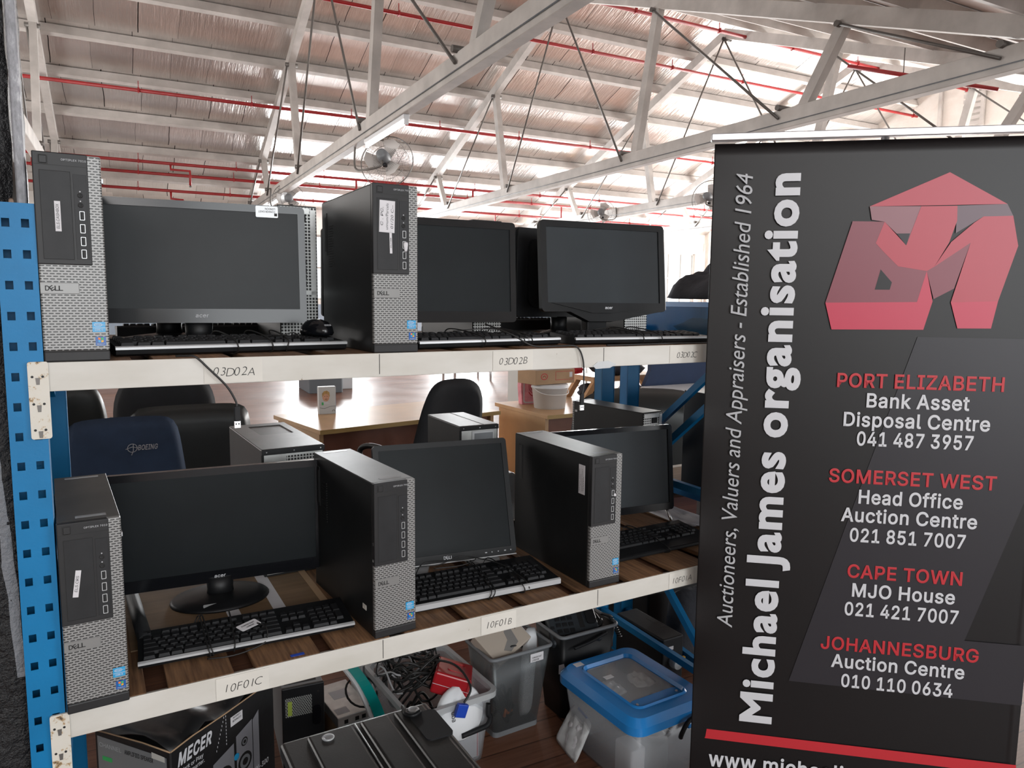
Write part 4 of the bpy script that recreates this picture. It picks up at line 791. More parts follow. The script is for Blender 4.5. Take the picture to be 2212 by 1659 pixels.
strip('paper_strip', 'white paper strip lying right of the lower left monitor base', [(.372, .25), (.402, .25), (.405, .60), (.375, .60)], paper)
strip('tape_strip', 'brown packing tape strip on the lower shelf beside the middle computer', [(.487, .21), (.505, .21), (.507, .60), (.489, .60)], cardboard)
strip('tape_strip', 'short blue tape strip on the front plank of the lower shelf', [(.352, .012), (.381, .012), (.381, .022), (.352, .022)], blueplug, ZL + .0012)
# neighbouring rack beyond the banner
rack2 = thing('storage_rack', 'second blue steel rack mostly hidden behind the banner', 'shelving rack', (0, 0, 0))
upright(rack2, 2.055, .02, 1.75); upright(rack2, 2.055, RD + .02, 1.50, 1, False, .066)
brace(rack2, 2.085, (.08, .83), (RD - .04, .83)); brace(rack2, 2.085, (.08, 1.70), (RD - .04, .95)); brace(rack2, 2.085, (.08, .1), (RD - .04, .2))
for y in (.02, RD - .015):
    for z in (ZU - .02, .83): bx('beam', beampaint, rack2, 2.113, 3.6, y, y + .035, z - HB, z)
bx('deck', hardboard, rack2, 2.113, 3.6, .056, RD - .02, ZU - .036, ZU - .02); bx('deck', hardboard, rack2, 2.113, 3.6, .056, RD - .02, .815, .83)
# ------------------------------------------------------------------ desktop computers
def ring(bm, outer, inner, y0, y1, mi=0, M=None):
    n = len(outer); L = []
    for pts, y in ((outer, y0), (inner, y0), (inner, y1), (outer, y1)):
        L.append([bm.verts.new((M @ Vector((a, y, c))) if M is not None else (a, y, c)) for a, c in pts])
    for A, B_ in ((0, 1), (1, 2), (2, 3), (3, 0)):
        for i in range(n):
            f = bm.faces.new([L[A][i], L[A][(i + 1) % n], L[B_][(i + 1) % n], L[B_][i]]); f.material_index = mi
PW, PH, PD = .102, .36, .41
def dell_text(bm, x, y, z, h):
    """four bold capitals, the second one tilted"""
    w_ = h * .86
    for k, ch in enumerate('DELL'):
        a = radians(32) if k == 1 else 0
        c = Vector((x + w_ * (k + .5) * (1.0 if k < 3 else .96), y, z + h / 2))
        ex = XV * cos(a) + ZV * sin(a); ez = -XV * sin(a) + ZV * cos(a)
        add_text(bm, ch, c - ez * h / 2, ex, ez, w_ * .92, h, .025, 0, 'C')
def stickers(t):
    z0, z1, x0, x1 = .052, .070, .076, .0965
    p = bx('processor_sticker', stickblue, t, x0, x1, -.0008, .0004, z0, z1, label='sky blue processor sticker')
    bm = newbm(); pts = [(x0 + .009 + .0066 * cos(a * pi / 10), z0 + .0128 + .0032 * sin(a * pi / 10)) for a in range(20)]
    inn = [(x0 + .009 + .0058 * cos(a * pi / 10), z0 + .0128 + .0026 * sin(a * pi / 10)) for a in range(20)]
    ring(bm, pts, inn, -.0011, -.0009); add_text(bm, 'intel', (x0 + .009, -.0011, z0 + .0117), XV, ZV, .0088, .0028, .02, 0, 'C')
    add_text(bm, 'inside', (x0 + .0175, -.0011, z0 + .0122), XV, ZV, .0040, .0014, .0, 0, 'C')
    quadxz(bm, x0 + .0006, x1 - .0006, z0 + .0071, z0 + .0078, -.0011)
    add_text(bm, 'CORE i5', (x0 + .010, -.0011, z0 + .0024), XV, ZV, .0125, .0032, .02, 0, 'C'); obj('lettering', bm, inkwhite, p)
    z0, z1, x0, x1 = .0275, .0435, .080, .0965
    p = bx('system_sticker', windblue, t, x0, x1, -.0008, .0004, z0, z1, label='dark blue sticker with a four colour flag')
    bm = newbm(); cx, cz = x0 + .0083, z0 + .0098
    for mi, (sx, sz) in enumerate(((-1, 1), (1, 1), (-1, -1), (1, -1))):
        a = .0004; b_ = .0042
        q = [(cx + sx * a, cz + sz * a), (cx + sx * b_, cz + sz * a + .0007), (cx + sx * b_, cz + sz * b_ + .0007), (cx + sx * a, cz + sz * b_)]
        flat(bm, [(u, -.0011, v) for u, v in q], mi)
    add_text(bm, 'Windows 7', (x0 + .0083, -.0011, z0 + .0018), XV, ZV, .0125, .0020, .01, 0, 'C', 4)
    obj('flag_emblem', bm, [orange, green, stickblue, yellow, inkwhite], p)
def make_pc():
    t = thing('desktop_computer', 'x', 'computer')
    bm = newbm(); box(bm, 0, PW, .013, PD - .012, 0, PH - .0015, bev=.0015, seg=1); obj('case', bm, casesteel, t)
    bm = newbm(); box(bm, .0005, PW - .0005, .0135, PD - .014, PH - .0018, PH, bev=.0006, seg=1); obj('top_cover', bm, dustytop, t)
    # front: grille on the right and below, dark panel upper left, dark foot strip
    bm = newbm(); box(bm, 0, PW, 0, .0128, .0185, PH, bev=.003, seg=3); obj('front_grille', bm, grille, t)
    bm = newbm(); box(bm, .0, PW, -.0006, .0128, 0, .0188, bev=.0025, seg=2); obj('foot_strip', bm, panelgrey, t)
    zt, zb = PH, PH * (1 - .528)
    bm = newbm(); box(bm, -.0006, .0815, -.0025, .012, zb, zt + .0006, bev=.0018, seg=2); obj('front_panel', bm, panelgrey, t)
    bx('panel_line', inkblack, t, .0005, .0812, -.0030, -.0020, PH - .0213, PH - .0207)
    bm = newbm(); ring(bm, rrect(.008, .0225, PH - .0205, PH - .0045, .002), rrect(.0093, .0212, PH - .0192, PH - .0058, .0015), -.0036, -.002); obj('button_surround', bm, inkblack, t)
    bx('power_button', panelgrey, t, .0095, .021, -.0042, -.002, PH - .019, PH - .006, bev=.001)
    d = (.009, .0545, PH * (1 - .502), PH * (1 - .085))
    bx('drive_door', doorgrey, t, d[0], d[1], -.0031, -.002, d[2], d[3], bev=.0004, seg=1)
    bm = newbm(); ring(bm, [(d[0] - .0007, d[2] - .0007), (d[1] + .0007, d[2] - .0007), (d[1] + .0007, d[3] + .0007), (d[0] - .0007, d[3] + .0007)], [(d[0], d[2]), (d[1], d[2]), (d[1], d[3]), (d[0], d[3])], -.0030, -.0021); obj('door_gap', bm, inkblack, t)
    bx('port_strip', doorgrey, t, .0585, .0785, -.0030, -.002, PH * (1 - .50), PH * (1 - .095), bev=.0003, seg=1)
    for f in (.194, .24):
        bm = newbm(); lathe(bm, [(.0042, 0), (.0042, .0012), (.0022, .0014), (.0020, -.0006)], 16, M=Matrix.Translation((.068, -.003, PH * (1 - f))) @ Matrix.Rotation(pi / 2, 4, 'X')); obj('audio_jack', bm, inkblack, t)
        bm = newbm(); lathe(bm, [(.0012, 0), (.0012, .0004)], 8, M=Matrix.Translation((.068, -.0030, PH * (1 - f) + .0068)) @ Matrix.Rotation(pi / 2, 4, 'X')); obj('port_mark', bm, inkgrey, t)
    for f in (.290, .352, .413, .474):
        z = PH * (1 - f); u = thing('usb_port', 'x', 'x'); del u['label']; del u['category']; u.parent = t; u.location = (.0695, -.003, z)
        bm = newbm(); ring(bm, rrect(-.0040, .0040, -.0078, .0078, .0012), rrect(-.0030, .0030, -.0068, .0068, .0008), -.0008, .0004); obj('surround', bm, silver, u)
        bm = newbm(); quadxz(bm, -.003, .003, -.0068, .0068, -.0001); obj('socket', bm, inkblack, u)
        bx('tongue', blackmat, u, -.0022, -.0004, -.0006, .0, -.0058, .0058)
    bm = newbm(); add_text(bm, 'OPTIPLEX 7010', (.0795, -.0029, PH - .0125), XV, ZV, .0375, .0033, .012, 0, 'R', 0, 1.05); obj('lettering', bm, inkgrey, t)
    b_ = bx('badge', badge, t, .0006, .059, -.0018, .001, PH * (1 - .668), PH * (1 - .615), bev=.0006, seg=1)
    bm = newbm(); dell_text(bm, .0075, -.0021, PH * (1 - .668) + .0054, .0082); obj('lettering', bm, inkblack, b_)
    stickers(t)
    # left side: recessed latch and louvres; right side lock tab
    bm = newbm(); box(bm, -.0014, .001, .352, .374, .225, .33, bev=.0008, seg=1); obj('latch_plate', bm, casesteel, t)
    bm = newbm(); box(bm, -.0020, -.0012, .357, .366, .235, .32); obj('side_latch', bm, inkblack, t)
    bm = newbm()
    for k in range(17): box(bm, -.0012, .0006, .300, .338, .195 + k * .0062, .1972 + k * .0062)
    obj('side_louvres', bm, inkblack, t)
    bx('lock_tab', silver, t, PW - .0005, PW + .003, .02, .034, PH - .043, PH - .035)
    # back
    bm = newbm(); box(bm, .002, PW - .002, PD - .013, PD - .010, .003, PH - .004); obj('rear_plate', bm, rearmesh, t)
    bm = newbm(); box(bm, .004, .018, PD - .0105, PD - .0085, .12, PH - .01); box(bm, .006, .085, PD - .0105, PD - .0085, .125, .135); box(bm, .02, .098, PD - .0105, PD - .0085, PH - .02, PH - .006); obj('rear_trim', bm, galv, t)
    bm = newbm()
    for z, x0, x1 in ((.150, .03, .06), (.168, .03, .06), (.185, .03, .05), (.205, .03, .066)): box(bm, x0, x1, PD - .0105, PD - .0075, z, z + .011)
    obj('rear_ports', bm, blackmat, t)
    bm = newbm(); box(bm, .03, .058, PD - .0105, PD - .007, .318, .338, bev=.002); obj('power_socket', bm, blackmat, t)
    return t
pc0 = make_pc(); used = False
def place_pc(x, y, z, rz, label, model='7010', group='desktop computers facing the front of the rack'):
    global used
    t = pc0 if not used else dup(pc0); used = True
    t.location = (x, y, z); t.rotation_euler = (0, 0, rz); tag(t, label, 'computer', group)
    if model != '7010':
        for ch in t.children:
            if ch.name.split('.')[0] == 'lettering':
                bm = newbm(); add_text(bm, 'OPTIPLEX ' + model, (.0795, -.0029, PH - .0125), XV, ZV, .0335, .0033, .012, 0, 'R', 0, 1.05); ch.data = mesh('lettering', bm, inkgrey)
    return t
TL = place_pc(-.062, -.0013, ZU + .0006, .0054, 'black and grey computer on the top shelf by the blue post, white strip on it')
TM = place_pc(.5412, .0019, ZU + .0006, -.0122, 'black and grey computer standing between monitors on the top shelf, paper note on its door', '790')
LL_ = place_pc(-.0588, -.0128, ZL + .0006, .036, 'black and grey computer at the left end of the lower shelf, slanting white strip')
LM = place_pc(.5382, .0054, ZL + .0006, .0636, 'black and grey computer with pale dusty top in the middle of the lower shelf', '790')
LR = place_pc(1.1403, .0126, ZL + .0006, .0015, 'black computer on the lower shelf nearest the banner, white label on its side')
REAR = 'computers turned backwards in the rear row'
place_pc(.556, .885, ZU + .0006, pi, 'backward computer on the top shelf, punched steel back beside the largest monitor', group=REAR)
place_pc(1.140, .905, ZU + .0006, pi, 'backward computer on the top shelf behind the middle monitor stand', group=REAR)
place_pc(1.733, .905, ZU + .0006, pi, 'backward computer on the top shelf behind the monitor nearest the banner', group=REAR)
place_pc(1.828, .955, ZL + .0006, pi + .10, 'backward computer on the lower shelf below the blue diagonal brace', group=REAR)
# paper notes and stickers on individual computers
def note(t, x0, x1, z0, z1, lines=(), m=paper, rot=0., y=-.0036, ink=inkblack, vertical=True, nm='note_label'):
    bm = newbm(); c = Vector(((x0 + x1) / 2, 0, (z0 + z1) / 2)); R = Matrix.Translation(c) @ Matrix.Rotation(rot, 4, 'Y') @ Matrix.Translation(-c)
    box(bm, x0, x1, y, y + .0005, z0, z1, M=R); p = obj(nm, bm, m, t)
    if lines:
        bm = newbm(); n = len(lines)
        for k, s in enumerate(lines):
            if vertical:
                xb = x0 + (x1 - x0) * (k + .72) / n; cap = (x1 - x0) / n * .50
                add_text(bm, s, R @ Vector((xb, y - .0002, (z0 + z1) / 2)), R.to_3x3() @ ZV, R.to_3x3() @ -XV, min((z1 - z0) * .82, len(s) * cap * .95), cap, -.004, .12, 'C')
        obj('lettering', bm, ink, p)
note(TL, .0285, .0375, .2270, .2785, ('ELS.CASHBOX',))
note(TM, .0135, .0480, .258, .325, ('C . PC.', 'unnum/Parcels', '01/20 C--'), rot=.03)
note(TM, .036, .0415, .214, .259, ('RWJTYBBR',), rot=-.02)
bm = newbm(); pad(bm, .006, .012, .022, .002, wr=.001, M=Matrix.Translation((.0725, -.0046, .218)), nu=8, nv=8); obj('torn_paper', bm, paper, TM)
note(LL_, .022, .031, .222, .272, ('ELS.CRS',), rot=.14)
bm = newbm(); box(bm, -.0006, .0002, .03, .058, .25, .33); p = obj('side_label', bm, paper, LR, label='white printed label on the black side')
bm = newbm()
for k, s in enumerate(('BATCH OFFICE', 'K 1000', 'SERVICE UNIT', 'TESTED')):
    add_text(bm, s, (-.0008, .0525 - .0062 * k, .258 + (.016 if k == 1 else 0)), ZV, YV, [.060, .03, .062, .04][k], .0026, 0, 0, 'L')
obj('lettering', bm, inkblack, p)
bx('paper_scrap', paper, LR, .0735, .0785, -.0046, -.003, .246, .253)
for t_, nm in ((LM, 0), (LR, 1), (LL_, 2)):
    bx('top_label', clearlid if nm == 0 else paper if nm == 1 else silver, t_, .02, .085, .372, .384, PH - .0003, PH + .0003)
    bx('top_label', clearlid, t_, .03, .08, .03, .043, PH - .0003, PH + .0003)
bx('screw', chrome, LM, -.0012, .0012, .004, .008, .218, .225); bx('screw', chrome, LM, -.0012, .0012, .004, .008, .180, .185)
bx('paper_scrap', creampaper, LM, -.0008, .0004, .05, .07, .05, .062)
# two stray towers of another build in the rear row of the lower shelf
def rear_tower(loc, rz, w_, h, d, label, top=True):
    t = thing('tower_computer', label, 'computer', loc, rz, 'tower computers turned backwards on the lower shelf')
    bx('case', casesteel, t, 0, w_, 0.006, d, 0, h - .002, bev=.002)
    bm = newbm()
    if top:
        ring(bm, rrect(.001, w_ - .001, .008, d, .003, 3), rrect(w_ * .28, w_ * .86, d * .52, d * .90, .006, 3), 0, .004)
        for v in bm.verts: v.co = Vector((v.co.x, v.co.z, h - .004 + v.co.y))
        box(bm, w_ * .27, w_ * .87, d * .51, d * .91, h - .012, h - .010)
        obj('top_cover', bm, dustytop, t)
        bx('top_recess', blackmat, t, w_ * .275, w_ * .865, d * .515, d * .905, h - .0098, h - .0094)
    else:
        box(bm, .001, w_ - .001, .008, d, h - .003, h); obj('top_cover', bm, dustytop, t); bx('top_seam', inkblack, t, w_ * .62, w_ * .64, .01, d, h - .0004, h + .0004)
    bx('rear_rim', black, t, 0, w_, 0, .012, h - .016, h - .001, bev=.001)
    bx('rear_plate', galv, t, .006, w_ - .006, .002, .01, .01, h - .016)
    for x in (.012, w_ * .5, w_ - .012):
        bm = newbm(); lathe(bm, [(.0028, 0), (.002, .0015)], 10, M=Matrix.Translation((x, 0, h - .008)) @ Matrix.Rotation(pi / 2, 4, 'X')); obj('screw', bm, chrome, t)
    if top:
        bm = newbm(); box(bm, w_ * .38, w_ * .86, .0008, .003, h - .055, h - .022); obj('vent_mesh', bm, rearmesh, t)
        bx('socket_plate', silver, t, w_ * .08, w_ * .30, .0002, .003, h - .062, h - .036)
        for k in (0, 1):
            bm = newbm(); lathe(bm, [(.0042, 0), (.0042, .001)], 10, M=Matrix.Translation((w_ * (.14 + .08 * k), 0, h - .046)) @ Matrix.Rotation(pi / 2, 4, 'X')); obj('jack', bm, inkblack, t)
    else:
        bx('lcd_bay', silver, t, w_ * .30, w_ * .88, -.001, .003, h - .06, h - .018, bev=.002); bx('bay_window', stickblue if False else greyplastic, t, w_ * .36, w_ * .84, -.0022, .0, h - .055, h - .026, bev=.001)
    return t
rear_tower((.398, .492, ZL + .0006), .03, .172, .36, .43, 'wide black tower with a recessed dusty top on the lower shelf, grey vented back showing')
rear_tower((1.036, .585, ZL + .0006), -.03, .140, .36, .28, 'black tower with a grey bay in its back behind the leaning square monitor', False)

# ------------------------------------------------------------------ monitors
def monitor(label, cx, cy, zs, zb, rz, tilt, W, H, side, top, bot, bez, scr, logo=None, stand='round', th=.045, back=False, base_dx=0., base_dy=.03, bs=1., group='flat screen monitors'):
    t = thing('monitor', label, 'monitor', (cx, cy, zs), rz + (pi if back else 0), group)
    hz = zb - zs; Mh = Matrix.Translation((0, 0, hz)) @ Matrix.Rotation(-tilt, 4, 'X')
    bm = newbm(); r = .011
    ring(bm, rrect(-W / 2, W / 2, 0, H, r), rrect(-W / 2 + side, W / 2 - side, bot, H - top, .001), 0, .016, M=Mh); obj('bezel', bm, bez, t)
    bm = newbm(); prism(bm, [(-W / 2 + side - .001, bot - .001), (W / 2 - side + .001, bot - .001), (W / 2 - side + .001, H - top + .001), (-W / 2 + side - .001, H - top + .001)], .003, .008, M=Mh); obj('screen', bm, scr, t)
    bm = newbm()
    prism(bm, rrect(-W / 2 + .003, W / 2 - .003, .003, H - .003, r), .0155, .03, M=Mh); prism(bm, rrect(-W / 2 + .04, W / 2 - .04, .035, H - .035, .03), .0295, th, M=Mh); obj('back_shell', bm, black, t)
    if logo:
        s, px, col, wl = logo; bm = newbm(); o = Mh @ Vector((px, -.0006, bot * .40)); ez = Mh.to_3x3() @ ZV
        if s == 'DELL':
            b2 = newbm(); b2.free(); tmp = newbm(); dell_text(tmp, px, -.0006, bot * .30, wl / 3.4)
            for v in tmp.verts: v.co = Mh @ v.co
            bm.free(); bm = tmp
        else: add_text(bm, s, o, XV, ez, wl, wl * .30, .03, .12, 'C')
        obj('logo', bm, col, t)
    if stand == 'round':
        bm = newbm(); lathe(bm, [(.034, .01), (.031, hz * .5 + .005), (.033, hz + .012)], 20, (base_dx, base_dy, 0), sy=.62); obj('stand_neck', bm, blackgloss if False else black, t)
        bm = newbm(); lathe(bm, [(.118 * bs, 0), (.118 * bs, .004), (.112 * bs, .009), (.08 * bs, .014), (.036, .019), (.0, .020)], 40, (base_dx, base_dy, 0), sy=.80); obj('stand_base', bm, black, t)
    elif stand == 'square':
        bm = newbm(); box(bm, base_dx - .035, base_dx + .035, base_dy - .02, base_dy + .025, .008, hz + .02, bev=.004); obj('stand_neck', bm, black, t)
        bm = newbm(); prism(bm, rrect(base_dx - .115, base_dx + .115, base_dy - .08, base_dy + .09, .03), 0, .012, axis='Z'); obj('stand_base', bm, blackmat, t)
    return t, Mh
tl, Mh = monitor('largest top shelf monitor, at the left, with an asset sticker on its top edge', .244, .415, ZU + .0006, 1.537, radians(-6.7), radians(2.9), .513, .292, .017, .018, .034, blackgloss, screenC, ('acer', .008, inkgrey, .030))
bm = newbm(); X0, X1, Z0, Z1 = .139, .192, .262, .290; 
def onhead(bmv, M):
    for v in bmv.verts: v.co = M @ v.co
prism(bm, rrect(X0, X1, Z0, Z1, .003), -.0012, -.0002); onhead(bm, Mh); st = obj('asset_sticker', bm, silver, tl, label='silver asset sticker stuck upside down')
bm = newbm(); add_text(bm, 'CONAIR EAST', ((X0 + X1) / 2, -.0015, Z0 + .0165), -XV, -ZV, .040, .0045, .02, 0, 'C'); add_text(bm, 'LONDON', ((X0 + X1) / 2 + .008, -.0015, Z0 + .0235), -XV, -ZV, .024, .0045, .02, 0, 'C'); quadxz(bm, X1 - .009, X1 - .002, Z0 + .004, Z0 + .011, -.0015); onhead(bm, Mh); obj('lettering', bm, inkblack, st)
monitor('glossy black top shelf monitor just right of the computer with the paper note', .905, .427, ZU + .0006, 1.534, radians(-3.8), radians(3.4), .470, .298, .018, .021, .032, blackgloss, screenB, ('acer', -.140, inkgrey, .027), base_dx=-.135)
tr_, Mr = monitor('thick framed grey screen monitor on the top shelf nearest the banner', 1.423, .338, ZU + .0006, 1.567, radians(-7.7), radians(5.9), .441, .279, .020, .020, .028, black, screenA, None, 'square', base_dy=.04, base_dx=-.02)
bm = newbm(); prism(bm, [(-.125, .0), (.20, .0), (.03, -.030), (-.06, -.030)], .001, .03); prism(bm, [(-.19, .027), (.1, .027), (.13, .012), (.02, -.004), (-.05, -.004)], -.004, .001); onhead(bm, Mr); obj('chin', bm, black, tr_)
bm = newbm(); add_text(bm, 'acer', (.008, -.0046, .0085), XV, ZV, .027, .0085, .035, .12, 'C'); onhead(bm, Mr); obj('logo', bm, inkwhite, tr_)
bm = newbm(); box(bm, .2195, .2225, -.0015, .02, .006, .268, bev=.001); onhead(bm, Mr); obj('edge_trim', bm, silver, tr_)
ll_, _ = monitor('wide black monitor on an oval stand at the left of the lower shelf', .269, .396, ZL + .0045, .885, radians(-4.6), radians(0), .513, .293, .017, .018, .030, blackgloss, screenB, ('acer', .0, inkgrey, .027), base_dy=.012)
bm = newbm(); prism(bm, rrect(-.024, .024, -.006, .006, .003), 0, .0008, axis='Z', M=Matrix.Translation((-.02, -.058, .0112)) @ Matrix.Rotation(.30, 4, 'X')); obj('asset_sticker', bm, silver, ll_)
lm, Ml = monitor('squarish monitor leaning far back in the middle of the lower shelf, silver lower edge', .882, .328, ZL + .0006, .853, radians(-7.3), radians(16.4), .409, .345, .016, .016, .022, black, screenB, ('DELL', -.022, inkwhite, .030), None)
bm = newbm(); box(bm, -.204, .204, -.001, .016, -.004, -.0004, bev=.001); onhead(bm, Ml); obj('edge_trim', bm, silver, lm)
bm = newbm()
for k in range(5):
    x = .105 + .020 * k
    box(bm, x, x + (.006 if k in (0, 3) else .003), -.0008, 0., .0095, .0125)
onhead(bm, Ml); obj('buttons', bm, inkgrey, lm)
bm = newbm(); prism(bm, [(-.13, .001), (-.09, .001), (-.01, .10), (-.03, .16), (-.06, .16)], .115, .135); prism(bm, [(.13, .001), (.10, .001), (.01, .10), (.03, .16), (.06, .16)], .115, .135); box(bm, -.03, .03, .118, .145, .08, .2); obj('stand_neck', bm, silver, lm)
bm = newbm(); prism(bm, [(-.15, .0), (-.10, -.05), (-.085, -.045), (-.03, .10), (.03, .10), (.085, -.045), (.10, -.05), (.15, .0), (.09, .15), (-.09, .15)], 0.0, .012, axis='Z'); obj('stand_base', bm, silver, lm)
lr, Mq = monitor('grey screened monitor behind the computer nearest the banner, lower shelf', 1.486, .368, ZL + .0006, .888, radians(-6.4), radians(5.9), .510, .294, .017, .016, .024, blackgloss, screenA, None, base_dx=-.10, base_dy=.035)
bm = newbm(); tube(bm, [(.225, .015, .07), (.24, -.005, .022), (.243, -.008, .001)], .006, 8); obj('prop_leg', bm, chrome, lr)
BK = 'monitors turned backwards in the rear row'
monitor('backward monitor on the top shelf between punched steel back and noted computer', .810, .69, ZU + .0006, 1.545, 0., radians(3), .38, .262, .018, .018, .03, black, screenB, None, back=True, group=BK)
monitor('backward monitor just behind the left edge of the monitor nearest the banner', 1.410, .585, ZU + .0006, 1.545, radians(3), radians(2), .395, .29, .018, .018, .03, black, screenB, None, back=True, base_dy=0., bs=.6, group=BK)
monitor('backward monitor whose stand shows beneath the largest top shelf monitor', .20, .69, ZU + .0006, 1.545, 0., radians(2), .44, .262, .018, .018, .03, black, screenB, None, back=True, group=BK)

# ------------------------------------------------------------------ keyboards
KEYM = {}
def key_mesh(w_, tall):
    k = (round(w_, 4), tall)
    if k not in KEYM:
        bm = newbm(); d = .0165 * (1 if not tall else 2) + (.0025 if tall else 0); t0 = .0016
        A = [bm.verts.new(p) for p in ((0, 0, 0), (w_, 0, 0), (w_, d, 0), (0, d, 0))]
        B_ = [bm.verts.new(p) for p in ((t0, .0018, .0068), (w_ - t0, .0018, .0068), (w_ - t0, d - .0030, .0074), (t0, d - .0030, .0074))]
        bm.faces.new(A[::-1]); bm.faces.new(B_)
        for i in range(4): bm.faces.new([A[i], A[(i + 1) % 4], B_[(i + 1) % 4], B_[i]])
        KEYM[k] = mesh('key', bm, blackmat)
    return KEYM[k]
def keyboard(label, x, y, z, rz, W, D, edge=silver, edge_h=.004, rest=0., loops=(), group='keyboards on the shelves', h0=.019, h1=.028, rot=None):
    t = thing('keyboard', label, 'keyboard', (x, y, z), rz, group, rot=rot)
    def zt(yy): return h0 + (h1 - h0) * yy / D
    bm = newbm(); prism(bm, [(0.003, .004), (.0, h0 - .002), (.004, h0), (D - .004, h1), (D, h1 - .004), (D - .004, .004), (.012, .0)], 0, W, axis='X')
    obj('housing', bm, black, t)
    bm = newbm(); prism(bm, [(-.0012, h0 - .002 - edge_h), (-.0012, h0 - .0012), (.004, h0 + .0010), (.006, h0 + .0008), (.006, h0 - edge_h)], -.0008, W + .0008, axis='X'); obj('front_strip', bm, edge, t)
    u = (W - .02) / 22.9; y0 = .010 + rest; pitch = (D - y0 - .012) / 6.35; kd = .0165 / .019
    sy = pitch / .019
    rows = [(0, [(1.3, 0), (.2, 1), (1.3, 0), (1.3, 0), (6.0, 0), (1.3, 0), (1.3, 0), (2.25, 0), (.3, 1), (1, 0), (1, 0), (1, 0), (.3, 1), (2, 0), (1, 0)]),
            (1, [(2.25, 0)] + [(1, 0)] * 10 + [(2.75, 0), (1.3, 1), (1, 0), (1.3, 1)] + [(1, 0)] * 3 + [(1, 2)]),
            (2, [(1.75, 0)] + [(1, 0)] * 11 + [(2.25, 0), (3.6, 1)] + [(1, 0)] * 3),
            (3, [(1.5, 0)] + [(1, 0)] * 12 + [(1.5, 0), (.3, 1)] + [(1, 0)] * 3 + [(.3, 1)] + [(1, 0)] * 3 + [(1, 2)]),
            (4, [(1, 0)] * 13 + [(2, 0), (.3, 1)] + [(1, 0)] * 3 + [(.3, 1)] + [(1, 0)] * 4),
            (5.35, [(1, 0), (1, 1)] + [(1, 0)] * 4 + [(.5, 1)] + [(1, 0)] * 4 + [(.5, 1)] + [(1, 0)] * 4 + [(.3, 1)] + [(1, 0)] * 3)]
    sl = atan2(h1 - h0, D); n = 0
    for r, ks in rows:
        xx = .010
        for wk, kind in ks:
            if kind != 1 and n < 100:
                yy = y0 + r * pitch
                o = bpy.data.objects.new('key', key_mesh(wk * u - .0022, kind == 2)); COL.objects.link(o); o.parent = t
                o.location = (xx, yy, zt(yy) - .0006); o.rotation_euler = (sl, 0, 0); o.scale = (1, sy, 1); n += 1
            xx += wk * u
    for L in loops:
        bm = newbm(); tube(bm, smooth_path(L, 6), .0016, 6); obj('cord', bm, cable, t)
    return t
def wrap(x, W, D, dx=.012, h0=.019, h1=.028):   # cord wound round the keyboard
    return [(x - dx, D + .004, .012), (x, D + .002, h1 + .011), (x + dx * .3, D * .5, h1 + .010), (x + dx * .6, -.002, h0 + .006), (x + dx, -.004, .006), (x + dx * .6, .01, -.0002)]
keyboard('wide black silver-edged keyboard on the top shelf in front of the largest monitor', .052, .075, ZU + .0012, radians(5.4), .468, .150, loops=[wrap(.215, 0, .15), wrap(.287, 0, .15), wrap(.34, 0, .15, -.012), [(.31, .06, .03), (.33, .03, .034), (.352, .02, .04), (.362, .005, .03)]])
keyboard('black keyboard with silver edge and wound cord beside the computer with the paper note', .672, .058, ZU + .0012, radians(7), .43, .150, loops=[wrap(.17, 0, .15), wrap(.285, 0, .15, .02), wrap(.31, 0, .15, .02), [(.18, .14, .034), (.23, .11, .04), (.28, .08, .04), (.30, .04, .036), (.315, -.004, .02)]])
keyboard('black keyboard with silver edge on the top shelf running behind the banner', 1.128, .080, ZU + .0012, radians(-5.5), .45, .150, loops=[wrap(.20, 0, .15), wrap(.258, 0, .15, .016), [(.13, .13, .034), (.17, .1, .04), (.20, .03, .03)]])
kb4 = keyboard('black keyboard with a paper tag on the lower shelf in front of the oval stand', .064, .094, ZL + .0046, radians(-3.0), .448, .140, loops=[wrap(.125, 0, .14), wrap(.131, 0, .14), wrap(.19, 0, .14, -.006), [(.24, .05, .036), (.255, .02, .034), (.25, .0, .012), (.21, -.012, .004), (.17, -.016, .002), (.13, -.004, .0)]], h0=.017, h1=.026)
bm = newbm(); prism(bm, rrect(-.026, .026, -.012, .012, .003), 0, .0008, axis='Z', M=Matrix.Translation((.222, .052, .0335)) @ Matrix.Rotation(radians(33), 4, 'Z') @ Matrix.Rotation(radians(10), 4, 'X')); tg = obj('paper_tag', bm, paper, kb4, label='white paper tag wired to the cord')
bm = newbm(); MT = Matrix.Translation((.222, .052, .0346)) @ Matrix.Rotation(radians(33), 4, 'Z') @ Matrix.Rotation(radians(10), 4, 'X')
add_text(bm, 'CONAIR EAST', MT @ Vector((0, .001, 0)), MT.to_3x3() @ XV, MT.to_3x3() @ YV, .036, .004, .02, 0, 'C'); add_text(bm, 'LONDON', MT @ Vector((0, -.007, 0)), MT.to_3x3() @ XV, MT.to_3x3() @ YV, .020, .004, .02, 0, 'C'); obj('lettering', bm, inkblack, tg)
keyboard('black keyboard with a broad silver lip and bunched cord in front of the leaning monitor', .650, .082, ZL + .0012, radians(-2.4), .432, .175, edge_h=.012, rest=.012, h0=.022, h1=.032, loops=[wrap(.235, 0, .175, -.02, .022, .032), wrap(.245, 0, .175, -.02, .022, .032), wrap(.30, 0, .175, .02, .022, .032), [(.05, .19, .01), (.09, .185, .045), (.15, .17, .05), (.22, .19, .055), (.27, .16, .05), (.31, .1, .045), (.33, .02, .03), (.335, -.004, .012)], [(.08, .17, .03), (.12, .2, .05), (.2, .16, .056), (.26, .17, .05), (.21, .15, .045), (.13, .16, .045)]])
